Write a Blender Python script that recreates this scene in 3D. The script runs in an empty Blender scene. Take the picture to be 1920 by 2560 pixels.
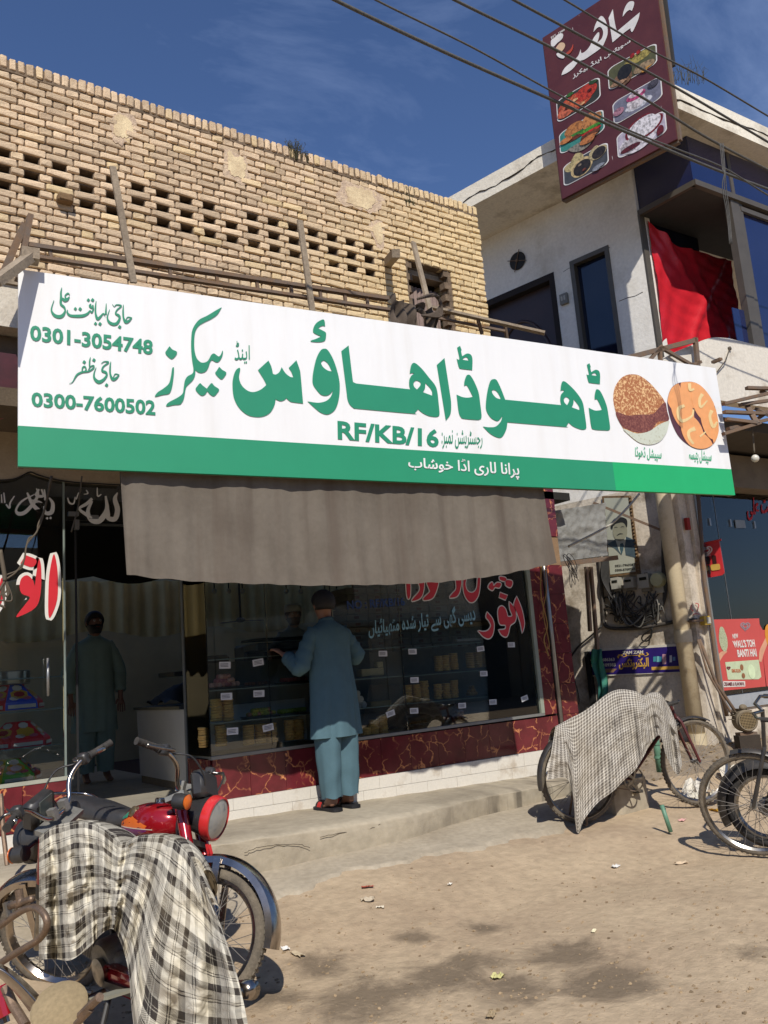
import bpy, bmesh, math, random
import numpy as np
from mathutils import Vector, Matrix, noise as _noise
random.seed(7); np.random.seed(7)
SC = bpy.context.scene
COL = SC.collection
# ---------------------------------------------------------------- camera (solved from the building's vanishing points)
CX, CY, FPX = 960.0, 1280.0, 2110.0
def nrm(v):
    v = np.array(v, float); return v / np.linalg.norm(v)
_U = nrm([66-CX, 11480.0, -FPX]); _X = np.array([4040-CX, -(1438-CY), -FPX]); _X = nrm(_X - _U*_X.dot(_U)); _Y = np.cross(_U, _X)
RM = np.array([_X, _Y, _U]); CAM = np.array([0, 0, 1.42])
cam = bpy.data.objects.new('camera', bpy.data.cameras.new('camera')); COL.objects.link(cam)
cam.matrix_world = Matrix.Translation(CAM) @ Matrix(RM.tolist()).to_4x4()
cam.data.sensor_fit = 'HORIZONTAL'; cam.data.sensor_width = 36; cam.data.lens = 36*FPX/1920
cam.data.clip_start = 0.05; cam.data.clip_end = 2000
SC.camera = cam
# ---------------------------------------------------------------- light
SUN = np.array([0.45, 0.90, -1.0])
w = bpy.data.worlds.new('World'); SC.world = w; w.use_nodes = True
N, L = w.node_tree.nodes, w.node_tree.links
N.clear()
out = N.new('ShaderNodeOutputWorld'); bg = N.new('ShaderNodeBackground'); sky = N.new('ShaderNodeTexSky')
sky.sky_type = 'NISHITA'; sky.sun_disc = False
sky.sun_elevation = math.atan2(1.0, math.hypot(.45, .9)); sky.sun_rotation = math.atan2(-.45, -.90)
sky.air_density = 1.0; sky.dust_density = 0.35; sky.ozone_density = 2.2; sky.altitude = 200
tc = N.new('ShaderNodeTexCoord'); mp = N.new('ShaderNodeMapping'); mp.inputs['Scale'].default_value = (1.4, 2.6, 5.0)
mp.inputs['Rotation'].default_value = (0.3, 0.4, 0.9)
nz = N.new('ShaderNodeTexNoise'); nz.inputs['Scale'].default_value = 1.5; nz.inputs['Detail'].default_value = 7; nz.inputs['Roughness'].default_value = .62; nz.inputs['Distortion'].default_value = .6
cr = N.new('ShaderNodeValToRGB'); cr.color_ramp.elements[0].position = .52; cr.color_ramp.elements[1].position = .86
cr.color_ramp.elements[0].color = (0, 0, 0, 1); cr.color_ramp.elements[1].color = (.45, .45, .45, 1)
mx = N.new('ShaderNodeMixRGB'); mx.blend_type = 'MIX'; mx.inputs['Color2'].default_value = (5.5, 6.2, 7.6, 1)
L.new(tc.outputs['Generated'], mp.inputs['Vector']); L.new(mp.outputs['Vector'], nz.inputs['Vector']); L.new(nz.outputs['Fac'], cr.inputs['Fac'])
L.new(cr.outputs['Color'], mx.inputs['Fac']); L.new(sky.outputs['Color'], mx.inputs['Color1'])
tn = N.new('ShaderNodeMixRGB'); tn.blend_type = 'MULTIPLY'; tn.inputs['Fac'].default_value = 1; tn.inputs['Color2'].default_value = (.78, .90, 1.16, 1); L.new(mx.outputs['Color'], tn.inputs['Color1']); L.new(tn.outputs['Color'], bg.inputs['Color']); bg.inputs['Strength'].default_value = 0.088
L.new(bg.outputs['Background'], out.inputs['Surface'])
sl = bpy.data.lights.new('sun', 'SUN'); so = bpy.data.objects.new('sun', sl); COL.objects.link(so)
so.rotation_euler = Vector(SUN.tolist()).to_track_quat('-Z', 'Y').to_euler(); so.location = (-10, -20, 25)
sl.energy = 4.3; sl.angle = math.radians(.5); sl.color = (1.0, .945, .86)
SC.view_settings.view_transform = 'Standard'; SC.view_settings.look = 'None'; SC.view_settings.gamma = 1.0
SC.view_settings.use_curve_mapping = False; SC.view_settings.exposure = 0.12
SC.render.engine = 'CYCLES'; SC.cycles.max_bounces = 8; SC.cycles.transparent_max_bounces = 16
SC.cycles.caustics_reflective = False; SC.cycles.caustics_refractive = False
# ---------------------------------------------------------------- geometry helpers
def ray(px, py): return RM @ np.array([px-CX, -(py-CY), -FPX])
def onz(px, py, z):
    d = ray(px, py); return CAM + d*(z-CAM[2])/d[2]
def onp(px, py, p, n):
    d = ray(px, py); n = np.array(n, float); return CAM + d*((np.array(p)-CAM) @ n)/(d @ n)
def V(*a): return np.array(a, float)
YF = 6.157                                            # shop front plane
def F(px, py, y=YF): return onp(px, py, (0, y, 0), (0, 1, 0))
def cat(pts, n=6, closed=False):
    """Catmull-Rom through 3-D or 2-D points"""
    P = [np.array(p, float) for p in pts]
    if len(P) < 3: return P
    m = len(P); out = []
    for i in range(m if closed else m-1):
        p0 = P[(i-1) % m] if (closed or i > 0) else 2*P[0]-P[1]
        p1, p2 = P[i], P[(i+1) % m]
        p3 = P[(i+2) % m] if (closed or i+2 < m) else 2*P[-1]-P[-2]
        for k in range(n):
            t = k/n
            out.append(.5*((2*p1)+(-p0+p2)*t+(2*p0-5*p1+4*p2-p3)*t*t+(-p0+3*p1-3*p2+p3)*t**3))
    if not closed: out.append(P[-1])
    return out
class MB:
    def __init__(s): s.v = []; s.f = []; s.uv = None
    def add(s, vs, fs):
        o = len(s.v); s.v += [tuple(map(float, p)) for p in vs]; s.f += [tuple(i+o for i in f) for f in fs]; return s
    def hexa(s, p):                                   # p: 8 corners, 0-3 bottom loop, 4-7 top loop
        return s.add(p, [(0,3,2,1),(4,5,6,7),(0,1,5,4),(1,2,6,5),(2,3,7,6),(3,0,4,7)])
    def box(s, a, b):
        (x0,y0,z0),(x1,y1,z1) = a, b
        return s.hexa([(x0,y0,z0),(x1,y0,z0),(x1,y1,z0),(x0,y1,z0),(x0,y0,z1),(x1,y0,z1),(x1,y1,z1),(x0,y1,z1)])
    def obox(s, c, ax, ay, az):                       # centre and half-axes
        c, ax, ay, az = [np.array(q, float) for q in (c, ax, ay, az)]
        return s.hexa([c-ax-ay-az, c+ax-ay-az, c+ax+ay-az, c-ax+ay-az, c-ax-ay+az, c+ax-ay+az, c+ax+ay+az, c-ax+ay+az])
    def bevbox(s, a, b, r=.008, j=0.0):
        (x0,y0,z0),(x1,y1,z1) = a, b
        c = V((x0+x1)/2,(y0+y1)/2,(z0+z1)/2); h = V(x1-x0,y1-y0,z1-z0)/2
        vs = []; idx = {}
        for sx in (-1,1):
            for sy in (-1,1):
                for sz in (-1,1):
                    for k in range(3):
                        q = V(sx,sy,sz)*(h-r); q[k] = V(sx,sy,sz)[k]*h[k]
                        idx[(sx,sy,sz,k)] = len(vs); vs.append(c+q+np.random.uniform(-j, j, 3))
        I = lambda x,y,z,k: idx[(x,y,z,k)]
        fs = []
        for sx in (-1,1): fs.append((I(sx,-1,-1,0),I(sx,1,-1,0),I(sx,1,1,0),I(sx,-1,1,0)) if sx>0 else (I(sx,-1,-1,0),I(sx,-1,1,0),I(sx,1,1,0),I(sx,1,-1,0)))
        for sy in (-1,1): fs.append((I(-1,sy,-1,1),I(-1,sy,1,1),I(1,sy,1,1),I(1,sy,-1,1)) if sy>0 else (I(-1,sy,-1,1),I(1,sy,-1,1),I(1,sy,1,1),I(-1,sy,1,1)))
        for sz in (-1,1): fs.append((I(-1,-1,sz,2),I(1,-1,sz,2),I(1,1,sz,2),I(-1,1,sz,2)) if sz>0 else (I(-1,-1,sz,2),I(-1,1,sz,2),I(1,1,sz,2),I(1,-1,sz,2)))
        for a_ in (-1,1):
            for b_ in (-1,1):
                fs.append((I(a_,b_,-1,0),I(a_,b_,1,0),I(a_,b_,1,1),I(a_,b_,-1,1)))
                fs.append((I(a_,-1,b_,0),I(a_,1,b_,0),I(a_,1,b_,2),I(a_,-1,b_,2)))
                fs.append((I(-1,a_,b_,1),I(1,a_,b_,1),I(1,a_,b_,2),I(-1,a_,b_,2)))
                for c_ in (-1,1): fs.append((I(a_,b_,c_,0),I(a_,b_,c_,1),I(a_,b_,c_,2)))
        return s.add(vs, fs)
    def bar(s, a, b, wd, ht, up=(0,0,1)):             # rectangular bar from a to b
        a, b = np.array(a, float), np.array(b, float); d = nrm(b-a); u = np.array(up, float)
        sd = np.cross(d, u)
        if np.linalg.norm(sd) < 1e-4: sd = np.cross(d, V(1,0,0))
        sd = nrm(sd); u2 = np.cross(sd, d)
        return s.obox((a+b)/2, (b-a)/2, sd*wd/2, u2*ht/2)
    def tube(s, pts, r, seg=8, cap=True, closed=False):
        P = [np.array(p, float) for p in pts]; m = len(P)
        R = r if hasattr(r, '__len__') else [r]*m
        prev = None; rings = []
        for i in range(m):
            if closed: d = P[(i+1) % m]-P[(i-1) % m]
            else: d = P[min(i+1, m-1)]-P[max(i-1, 0)]
            d = nrm(d) if np.linalg.norm(d) > 1e-9 else V(0,0,1)
            if prev is None:
                u = np.cross(d, V(0,0,1))
                if np.linalg.norm(u) < .1: u = np.cross(d, V(1,0,0))
            else: u = prev-d*prev.dot(d)
            u = nrm(u); prev = u; v = np.cross(d, u)
            rings.append([P[i]+(u*math.cos(2*math.pi*k/seg)+v*math.sin(2*math.pi*k/seg))*R[i] for k in range(seg)])
        vs = [q for rg in rings for q in rg]; fs = []
        for i in range(m if closed else m-1):
            for k in range(seg):
                a, b = i*seg+k, i*seg+(k+1) % seg; c, d2 = ((i+1) % m)*seg+(k+1) % seg, ((i+1) % m)*seg+k
                fs.append((a, b, c, d2))
        if cap and not closed: fs += [tuple(range(seg))[::-1], tuple((m-1)*seg+k for k in range(seg))]
        return s.add(vs, fs)
    def loft(s, rings, cap=True, closed=True):
        n = len(rings[0]); vs = [q for rg in rings for q in rg]; fs = []
        for i in range(len(rings)-1):
            for k in range(n if closed else n-1):
                fs.append((i*n+k, i*n+(k+1) % n, (i+1)*n+(k+1) % n, (i+1)*n+k))
        if cap: fs += [tuple(range(n))[::-1], tuple((len(rings)-1)*n+k for k in range(n))]
        return s.add(vs, fs)
    def lathe(s, prof, c=(0,0,0), ax=(0,0,1), seg=16, cap=True):   # prof: (r, h)
        c = np.array(c, float); a = nrm(ax); u = np.cross(a, V(0,0,1))
        if np.linalg.norm(u) < .1: u = np.cross(a, V(1,0,0))
        u = nrm(u); v = np.cross(a, u)
        return s.loft([[c+a*h+(u*math.cos(2*math.pi*k/seg)+v*math.sin(2*math.pi*k/seg))*max(r,1e-5) for k in range(seg)] for r, h in prof], cap)
    def ell(s, c, r, seg=12, rings=8, M=None):
        c = np.array(c, float); r = r if hasattr(r, '__len__') else (r, r, r)
        M = np.eye(3) if M is None else M
        rg = []
        for i in range(rings+1):
            th = math.pi*i/rings
            rg.append([c+M @ V(r[0]*math.sin(th)*math.cos(2*math.pi*k/seg), r[1]*math.sin(th)*math.sin(2*math.pi*k/seg), -r[2]*math.cos(th)) for k in range(seg)])
        return s.loft(rg, False)
    def prism(s, pts, d):                              # planar polygon extruded by vector d
        n = len(pts); P = [np.array(p, float) for p in pts]; d = np.array(d, float)
        return s.add(P+[p+d for p in P], [tuple(range(n))[::-1], tuple(range(n, 2*n))]+[(i, (i+1) % n, n+(i+1) % n, n+i) for i in range(n)])
    def grid(s, nu, nv, fn, uv=None):
        o = len(s.v); s.v += [tuple(map(float, fn(i/(nu-1), j/(nv-1)))) for j in range(nv) for i in range(nu)]
        f0 = len(s.f)
        s.f += [(o+j*nu+i, o+j*nu+i+1, o+(j+1)*nu+i+1, o+(j+1)*nu+i) for j in range(nv-1) for i in range(nu-1)]
        if uv is not None: s.uv = {o+j*nu+i: uv(i/(nu-1), j/(nv-1)) for j in range(nv) for i in range(nu)}
        return s
    def mesh(s, name, mat, smooth=False):
        me = bpy.data.meshes.new(name); me.from_pydata(s.v, [], s.f)
        if s.uv:
            ul = me.uv_layers.new(name='UVMap')
            for l in me.loops: ul.data[l.index].uv = s.uv.get(l.vertex_index, (0, 0))
        bm = bmesh.new(); bm.from_mesh(me); bmesh.ops.recalc_face_normals(bm, faces=bm.faces); bm.to_mesh(me); bm.free()
        if smooth:
            for p in me.polygons: p.use_smooth = True
        if smooth == 'auto':
            me.polygons.foreach_set('use_smooth', [True]*len(me.polygons))
            try: me.set_sharp_from_angle(angle=math.radians(42))
            except Exception: pass
        mats = mat if isinstance(mat, (list, tuple)) else [mat]
        for m in mats: me.materials.append(m)
        return me
    def build(s, name, mat, parent=None, smooth=False, world=True):
        if not s.v: return None
        if parent is not None and world:
            Mi = np.array(wm(parent).inverted())
            A = np.c_[np.array(s.v), np.ones(len(s.v))] @ Mi.T; s.v = [tuple(q) for q in A[:, :3]]
        return link(name, s.mesh(name, mat, smooth), parent)
def wm(o):
    M = o.matrix_basis.copy()
    while o.parent: o = o.parent; M = o.matrix_basis @ M
    return M
def link(name, me, parent=None):
    o = bpy.data.objects.new(name, me); COL.objects.link(o)
    if parent is not None: o.parent = parent
    return o
def tag(o, label=None, cat_=None, group=None, kind=None):
    if label: o['label'] = label
    if cat_: o['category'] = cat_
    if group: o['group'] = group
    if kind: o['kind'] = kind
    return o
def thing(name, label, cat_, loc=(0,0,0), rot=None, group=None):
    o = bpy.data.objects.new(name, None); COL.objects.link(o); o.location = tuple(map(float, loc)); o.empty_display_size = .1
    if rot is not None: o.rotation_euler = rot
    return tag(o, label, cat_, group)
def struct(o): o['kind'] = 'structure'; return o
def kids(o): return [c for c in bpy.data.objects if c.parent == o]
def dup(o, parent=None, label=None, group=None, loc=None, rot=None, scale=None):
    c = o.copy(); COL.objects.link(c)
    if parent is not None or o.parent is not None: c.parent = parent
    if label: c['label'] = label
    if group: c['group'] = group
    if loc is not None: c.location = tuple(map(float, loc))
    if rot is not None: c.rotation_euler = rot
    if scale is not None: c.scale = scale
    for ch in kids(o): dup(ch, c)
    return c
# ---------------------------------------------------------------- materials
def S(h):
    h = h.lstrip('#'); c = [int(h[i:i+2], 16)/255 for i in (0, 2, 4)]
    return tuple((x/12.92 if x <= .04045 else ((x+.055)/1.055)**2.4) for x in c)
_MC = {}
def mat(name, col, rough=.8, metal=0.0, var=.12, sc=6.0, col2=None, thr=(.35, .7), bump=0.0, bsc=40.0, spec=.5, coat=0.0, island=0.0, fine=0.0, emit=None, coord='Object', trans=0.0, alpha=None):
    if name in _MC: return _MC[name]
    m = bpy.data.materials.new(name); m.use_nodes = True; nt = m.node_tree; n, l = nt.nodes, nt.links
    b = n['Principled BSDF']; c = S(col) if isinstance(col, str) else col
    c2 = S(col2) if isinstance(col2, str) else (col2 if col2 else tuple(x*(1-2*var) for x in c))
    b.inputs['Roughness'].default_value = rough; b.inputs['Metallic'].default_value = metal; b.inputs['Specular IOR Level'].default_value = spec
    b.inputs['Coat Weight'].default_value = coat; b.inputs['Coat Roughness'].default_value = .06
    if trans: b.inputs['Transmission Weight'].default_value = trans
    t = n.new('ShaderNodeTexCoord')
    nz = n.new('ShaderNodeTexNoise'); nz.inputs['Scale'].default_value = sc; nz.inputs['Detail'].default_value = 8; nz.inputs['Roughness'].default_value = .65
    l.new(t.outputs[coord], nz.inputs['Vector'])
    r = n.new('ShaderNodeMapRange'); r.inputs['From Min'].default_value = thr[0]; r.inputs['From Max'].default_value = thr[1]
    l.new(nz.outputs['Fac'], r.inputs['Value'])
    mxx = n.new('ShaderNodeMixRGB'); mxx.inputs['Color1'].default_value = (*c, 1); mxx.inputs['Color2'].default_value = (*c2, 1)
    l.new(r.outputs['Result'], mxx.inputs['Fac']); last = mxx.outputs['Color']
    if fine:
        n2 = n.new('ShaderNodeTexNoise'); n2.inputs['Scale'].default_value = sc*14; n2.inputs['Detail'].default_value = 4
        l.new(t.outputs[coord], n2.inputs['Vector'])
        r2 = n.new('ShaderNodeMapRange'); r2.inputs['From Min'].default_value = .3; r2.inputs['From Max'].default_value = .7
        r2.inputs['To Min'].default_value = 1-fine; r2.inputs['To Max'].default_value = 1+fine*.6
        l.new(n2.outputs['Fac'], r2.inputs['Value'])
        mm = n.new('ShaderNodeMixRGB'); mm.blend_type = 'MULTIPLY'; mm.inputs['Fac'].default_value = 1
        l.new(last, mm.inputs['Color1']); l.new(r2.outputs['Result'], mm.inputs['Color2']); last = mm.outputs['Color']
    if island:
        g = n.new('ShaderNodeNewGeometry'); oi = n.new('ShaderNodeObjectInfo')
        ad = n.new('ShaderNodeMath'); ad.operation = 'ADD'; l.new(g.outputs['Random Per Island'], ad.inputs[0]); l.new(oi.outputs['Random'], ad.inputs[1])
        fr = n.new('ShaderNodeMath'); fr.operation = 'FRACT'; l.new(ad.outputs[0], fr.inputs[0])
        r3 = n.new('ShaderNodeMapRange'); r3.inputs['To Min'].default_value = 1-island; r3.inputs['To Max'].default_value = 1+island*.45
        l.new(fr.outputs[0], r3.inputs['Value'])
        mm = n.new('ShaderNodeMixRGB'); mm.blend_type = 'MULTIPLY'; mm.inputs['Fac'].default_value = 1
        l.new(last, mm.inputs['Color1']); l.new(r3.outputs['Result'], mm.inputs['Color2']); last = mm.outputs['Color']
    l.new(last, b.inputs['Base Color'])
    if emit: b.inputs['Emission Color'].default_value = (*c, 1); b.inputs['Emission Strength'].default_value = emit
    if bump:
        n3 = n.new('ShaderNodeTexNoise'); n3.inputs['Scale'].default_value = bsc; n3.inputs['Detail'].default_value = 6; n3.inputs['Roughness'].default_value = .7
        l.new(t.outputs[coord], n3.inputs['Vector'])
        bp = n.new('ShaderNodeBump'); bp.inputs['Strength'].default_value = bump; bp.inputs['Distance'].default_value = .02
        l.new(n3.outputs['Fac'], bp.inputs['Height']); l.new(bp.outputs['Normal'], b.inputs['Normal'])
    _MC[name] = m; return m
def nodes_of(m): return m.node_tree.nodes, m.node_tree.links, m.node_tree.nodes['Principled BSDF']
def glass_mat(name, tint=(.80,.86,.83), refl=1.0, rough=0.0, base=.0):
    if name in _MC: return _MC[name]
    m = bpy.data.materials.new(name); m.use_nodes = True; n, l = m.node_tree.nodes, m.node_tree.links; n.clear()
    o = n.new('ShaderNodeOutputMaterial'); t = n.new('ShaderNodeBsdfTransparent'); t.inputs['Color'].default_value = (*tint, 1)
    g = n.new('ShaderNodeBsdfGlossy'); g.inputs['Roughness'].default_value = rough; g.inputs['Color'].default_value = (refl, refl, refl, 1)
    fr = n.new('ShaderNodeFresnel'); fr.inputs['IOR'].default_value = 1.52
    mr = n.new('ShaderNodeMath'); mr.operation = 'MULTIPLY_ADD'; mr.inputs[1].default_value = 1.35; mr.inputs[2].default_value = base; mr.use_clamp = True
    mxs = n.new('ShaderNodeMixShader'); l.new(fr.outputs[0], mr.inputs[0]); l.new(mr.outputs[0], mxs.inputs[0])
    l.new(t.outputs[0], mxs.inputs[1]); l.new(g.outputs[0], mxs.inputs[2]); l.new(mxs.outputs[0], o.inputs['Surface'])
    _MC[name] = m; return m
# ---------------------------------------------------------------- flat lettering
def fill2d(splines, frame, name, material, parent, thick=.0015, corner=True):
    """closed 2-D outlines (holes by even-odd) on a plane; frame = (origin, u, v, n) in world space"""
    cu = bpy.data.curves.new('tmp', 'CURVE'); cu.dimensions = '2D'; cu.fill_mode = 'BOTH'; cu.extrude = thick/2
    for sp in splines:
        s = cu.splines.new('POLY'); s.points.add(len(sp)-1); s.use_cyclic_u = True
        for i, p in enumerate(sp): s.points[i].co = (float(p[0]), float(p[1]), 0, 1)
    return _flat(cu, frame, name, material, parent)
def _flat(cu, frame, name, material, parent, xf=None):
    o = bpy.data.objects.new('tmp', cu); COL.objects.link(o)
    dg = bpy.context.evaluated_depsgraph_get(); dg.update()
    me = bpy.data.meshes.new_from_object(o.evaluated_get(dg)); bpy.data.objects.remove(o)
    n = len(me.vertices); co = np.zeros(n*3); me.vertices.foreach_get('co', co); co = co.reshape(-1, 3)
    if n == 0: return None
    if xf is not None: co = xf(co)
    O, U_, V_, N_ = [np.array(q, float) for q in frame]
    Wc = O+co[:, :1]*U_+co[:, 1:2]*V_+co[:, 2:3]*N_
    if parent is not None:
        Mi = np.array(wm(parent).inverted()); Wc = (np.c_[Wc, np.ones(n)] @ Mi.T)[:, :3]
    me.vertices.foreach_set('co', Wc.ravel()); me.update(); me.name = name
    me.materials.clear(); me.materials.append(material)
    return link(name, me, parent)
def text(s, frame, quad, name, material, parent, bold=.0, thick=.0015, space=1.0):
    """s fitted into quad = (left-bottom, right-bottom, right-top, left-top) given in plane coordinates (u, v)"""
    cu = bpy.data.curves.new('tmp', 'FONT'); cu.body = s; cu.size = 1; cu.offset = bold; cu.resolution_u = 3; cu.extrude = thick/2; cu.space_character = space
    q = [np.array(p, float) for p in quad]
    def xf(co):
        a, b = co[:, :2].min(0), co[:, :2].max(0); t = (co[:, :2]-a)/np.maximum(b-a, 1e-6)
        x, y = t[:, :1], t[:, 1:2]
        p = q[0]*(1-x)*(1-y)+q[1]*x*(1-y)+q[2]*x*y+q[3]*(1-x)*y
        return np.c_[p, co[:, 2:3]]
    return _flat(cu, frame, name, material, parent, xf)
class Plane:
    """a vertical or tilted plane with its own (u, v) metre coordinates; pix() maps a measured photo point onto it"""
    def __init__(s, p, u, v=(0,0,1), off=0.0):
        s.u = nrm(u); s.v = nrm(v); s.n = nrm(np.cross(s.u, s.v))
        if s.n @ (CAM-np.array(p)) < 0: s.n = -s.n
        s.p = np.array(p, float)+s.n*off
    def w(s, px, py): return onp(px, py, s.p, s.n)
    def pix(s, px, py): q = s.w(px, py)-s.p; return V(q @ s.u, q @ s.v)
    def at(s, a, b, d=0.0): return s.p+s.u*a+s.v*b+s.n*d
    def frame(s, lift=.004): return (s.p+s.n*lift, s.u, s.v, s.n)
    def trace(s, pts, ox=0, oy=0, k=1.0, sm=5):
        """pts: [(x,y) or (x,y,'c')] in a zoomed crop: px = ox + x/k. Smooth except at 'c' corners."""
        P = [s.pix(ox+p[0]/k, oy+p[1]/k) for p in pts]; C = [len(p) > 2 for p in pts]
        if not any(C): return cat(P, sm, True)
        st = C.index(True); P = P[st:]+P[:st]; C = C[st:]+C[:st]; P.append(P[0]); C.append(True)
        out = []; seg = [P[0]]
        for p, c in zip(P[1:], C[1:]):
            seg.append(p)
            if c:
                out += (cat(seg, sm)[:-1] if len(seg) > 2 else seg[:-1]); seg = [p]
        return out
    def stroke(s, pts, ox=0, oy=0, k=1.0):
        """pen strokes: [(x, y, width)] in crop coordinates -> outline"""
        P = cat([(ox+p[0]/k, oy+p[1]/k, p[2]/k) for p in pts], 5)
        a, b = [], []
        for i, q in enumerate(P):
            d = (P[min(i+1, len(P)-1)]-P[max(i-1, 0)])[:2]; d = d/(np.linalg.norm(d)+1e-9); nn_ = V(-d[1], d[0])*max(q[2], .2)/2
            a.append(s.pix(*(q[:2]+nn_))); b.append(s.pix(*(q[:2]-nn_)))
        return a+b[::-1]
def rrect(x0, y0, x1, y1, r, n=5):
    o = []
    for cx_, cy_, a0 in ((x1-r, y1-r, 0), (x0+r, y1-r, 90), (x0+r, y0+r, 180), (x1-r, y0+r, 270)):
        for k in range(n+1):
            a = math.radians(a0+90*k/n); o.append((cx_+r*math.cos(a), cy_+r*math.sin(a)))
    return o
# ---------------------------------------------------------------- joining Arabic-script letters (isolated, final, initial, medial)
_AR = {'ا':('FE8D','FE8E'),'آ':('FE81','FE82'),'ب':('FE8F','FE90','FE91','FE92'),'پ':('FB56','FB57','FB58','FB59'),'ت':('FE95','FE96','FE97','FE98'),
'ٹ':('FB66','FB67','FB68','FB69'),'ج':('FE9D','FE9E','FE9F','FEA0'),'چ':('FB7A','FB7B','FB7C','FB7D'),'ح':('FEA1','FEA2','FEA3','FEA4'),'خ':('FEA5','FEA6','FEA7','FEA8'),
'د':('FEA9','FEAA'),'ڈ':('FB88','FB89'),'ر':('FEAD','FEAE'),'ڑ':('FB8C','FB8D'),'ز':('FEAF','FEB0'),'س':('FEB1','FEB2','FEB3','FEB4'),'ش':('FEB5','FEB6','FEB7','FEB8'),
'ص':('FEB9','FEBA','FEBB','FEBC'),'ط':('FEC1','FEC2','FEC3','FEC4'),'ظ':('FEC5','FEC6','FEC7','FEC8'),'ع':('FEC9','FECA','FECB','FECC'),'غ':('FECD','FECE','FECF','FED0'),
'ف':('FED1','FED2','FED3','FED4'),'ق':('FED5','FED6','FED7','FED8'),'ک':('FB8E','FB8F','FB90','FB91'),'گ':('FB92','FB93','FB94','FB95'),'ل':('FEDD','FEDE','FEDF','FEE0'),
'م':('FEE1','FEE2','FEE3','FEE4'),'ن':('FEE5','FEE6','FEE7','FEE8'),'و':('FEED','FEEE'),'ؤ':('FE85','FE86'),'ہ':('FBA6','FBA7','FBA8','FBA9'),'ھ':('FBAA','FBAB','FBAC','FBAD'),
'ی':('FBFC','FBFD','FBFE','FBFF'),'ے':('FBAE','FBAF'),'ئ':('FE89','FE8A','FE8B','FE8C'),'ں':('FB9E','FB9F'),'ہ':('FBA6','FBA7','FBA8','FBA9')}
def urdu(s):
    o = []
    for i, c in enumerate(s):
        if c not in _AR: o.append(c); continue
        f = _AR[c]; pj = i > 0 and s[i-1] in _AR and len(_AR[s[i-1]]) == 4; nj = i+1 < len(s) and s[i+1] in _AR and len(f) == 4
        o.append(chr(int(f[(3 if nj else 1) if pj else (2 if nj else 0)], 16)))
    return ''.join(o[::-1])
# ================================================================ ground, apron, step
def zg(y): return float(np.interp(y, [-30, 3.9, 5.3, 5.6], [0, 0, .15, .16]))
def lump(x, y):
    return .007*math.sin(2.1*x+1.3*math.sin(1.7*y))+.005*math.sin(3.3*y+2*math.sin(1.1*x+.5))+.003*math.sin(7*x+5*y)+.003*math.sin(11*y-6*x)
gx = np.concatenate([np.linspace(-900, -12, 8), np.linspace(-10, -1.4, 10), np.linspace(-1.2, 9, 150), np.linspace(9.3, 24, 20), np.linspace(40, 900, 8)])
gy = np.concatenate([np.linspace(-900, -32, 8), np.linspace(-28, .4, 24), np.linspace(.5, 5.6, 100), np.linspace(5.8, 9, 8), np.linspace(20, 900, 8)])
vs = []; 
for y in gy:
    for x in gx:
        k = 1.0 if (-1.3 < x < 9.3 and .4 < y < 5.7) else 0
        vs.append((x, y, zg(y)+k*lump(x, y)+k*np.random.uniform(-.0022, .0022)-(.04 if y > 5.7 else 0)))
nx = len(gx); g = MB(); g.add(vs, [(j*nx+i, j*nx+i+1, (j+1)*nx+i+1, (j+1)*nx+i) for j in range(len(gy)-1) for i in range(nx-1)])
dirt = mat('dirt', (.485, .375, .25), rough=.95, sc=1.1, col2=(.40, .30, .20), thr=(.42, .66), bump=.6, bsc=30, fine=.15, spec=.15)
n_, l_, b_ = nodes_of(dirt)                           # damp, trodden patches
src = b_.inputs['Base Color'].links[0].from_socket
tcd = n_.new('ShaderNodeTexCoord'); sep = n_.new('ShaderNodeSeparateXYZ'); l_.new(tcd.outputs['Object'], sep.inputs[0])
n2 = n_.new('ShaderNodeTexNoise'); n2.inputs['Scale'].default_value = 2.4; n2.inputs['Detail'].default_value = 9; n2.inputs['Roughness'].default_value = .7; n2.inputs['Distortion'].default_value = .7
l_.new(tcd.outputs['Object'], n2.inputs['Vector'])
acc = None
for (px, py, rad) in ((800, 2420, .30), (900, 2500, .42), (1110, 2440, .40), (1420, 2390, .36), (1500, 2450, .36), (1300, 2470, .36), (1000, 2470, .3), (1210, 2320, .16), (1180, 2400, .3), (1040, 2350, .14), (700, 2490, .25), (1880, 2380, .2)):
    c = onz(px, py, 0)
    vm = n_.new('ShaderNodeVectorMath'); vm.operation = 'DISTANCE'; vm.inputs[1].default_value = (c[0], c[1], 0); l_.new(tcd.outputs['Object'], vm.inputs[0])
    mr = n_.new('ShaderNodeMapRange'); mr.inputs['From Min'].default_value = rad*1.25; mr.inputs['From Max'].default_value = rad*.1; l_.new(vm.outputs['Value'], mr.inputs['Value'])
    if acc is None: acc = mr.outputs['Result']
    else:
        mm = n_.new('ShaderNodeMath'); mm.operation = 'MAXIMUM'; l_.new(acc, mm.inputs[0]); l_.new(mr.outputs['Result'], mm.inputs[1]); acc = mm.outputs[0]
ad = n_.new('ShaderNodeMath'); ad.operation = 'MULTIPLY_ADD'; l_.new(acc, ad.inputs[0]); ad.inputs[1].default_value = .42; l_.new(n2.outputs['Fac'], ad.inputs[2])
mr = n_.new('ShaderNodeMapRange'); mr.inputs['From Min'].default_value = .66; mr.inputs['From Max'].default_value = .88; mr.inputs['To Max'].default_value = .8; l_.new(ad.outputs[0], mr.inputs['Value'])
mxd = n_.new('ShaderNodeMixRGB'); mxd.inputs['Color2'].default_value = (.145, .11, .075, 1); l_.new(src, mxd.inputs['Color1']); l_.new(mr.outputs['Result'], mxd.inputs['Fac'])
l_.new(mxd.outputs['Color'], b_.inputs['Base Color'])
struct(g.build('ground', dirt, smooth=True))
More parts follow.
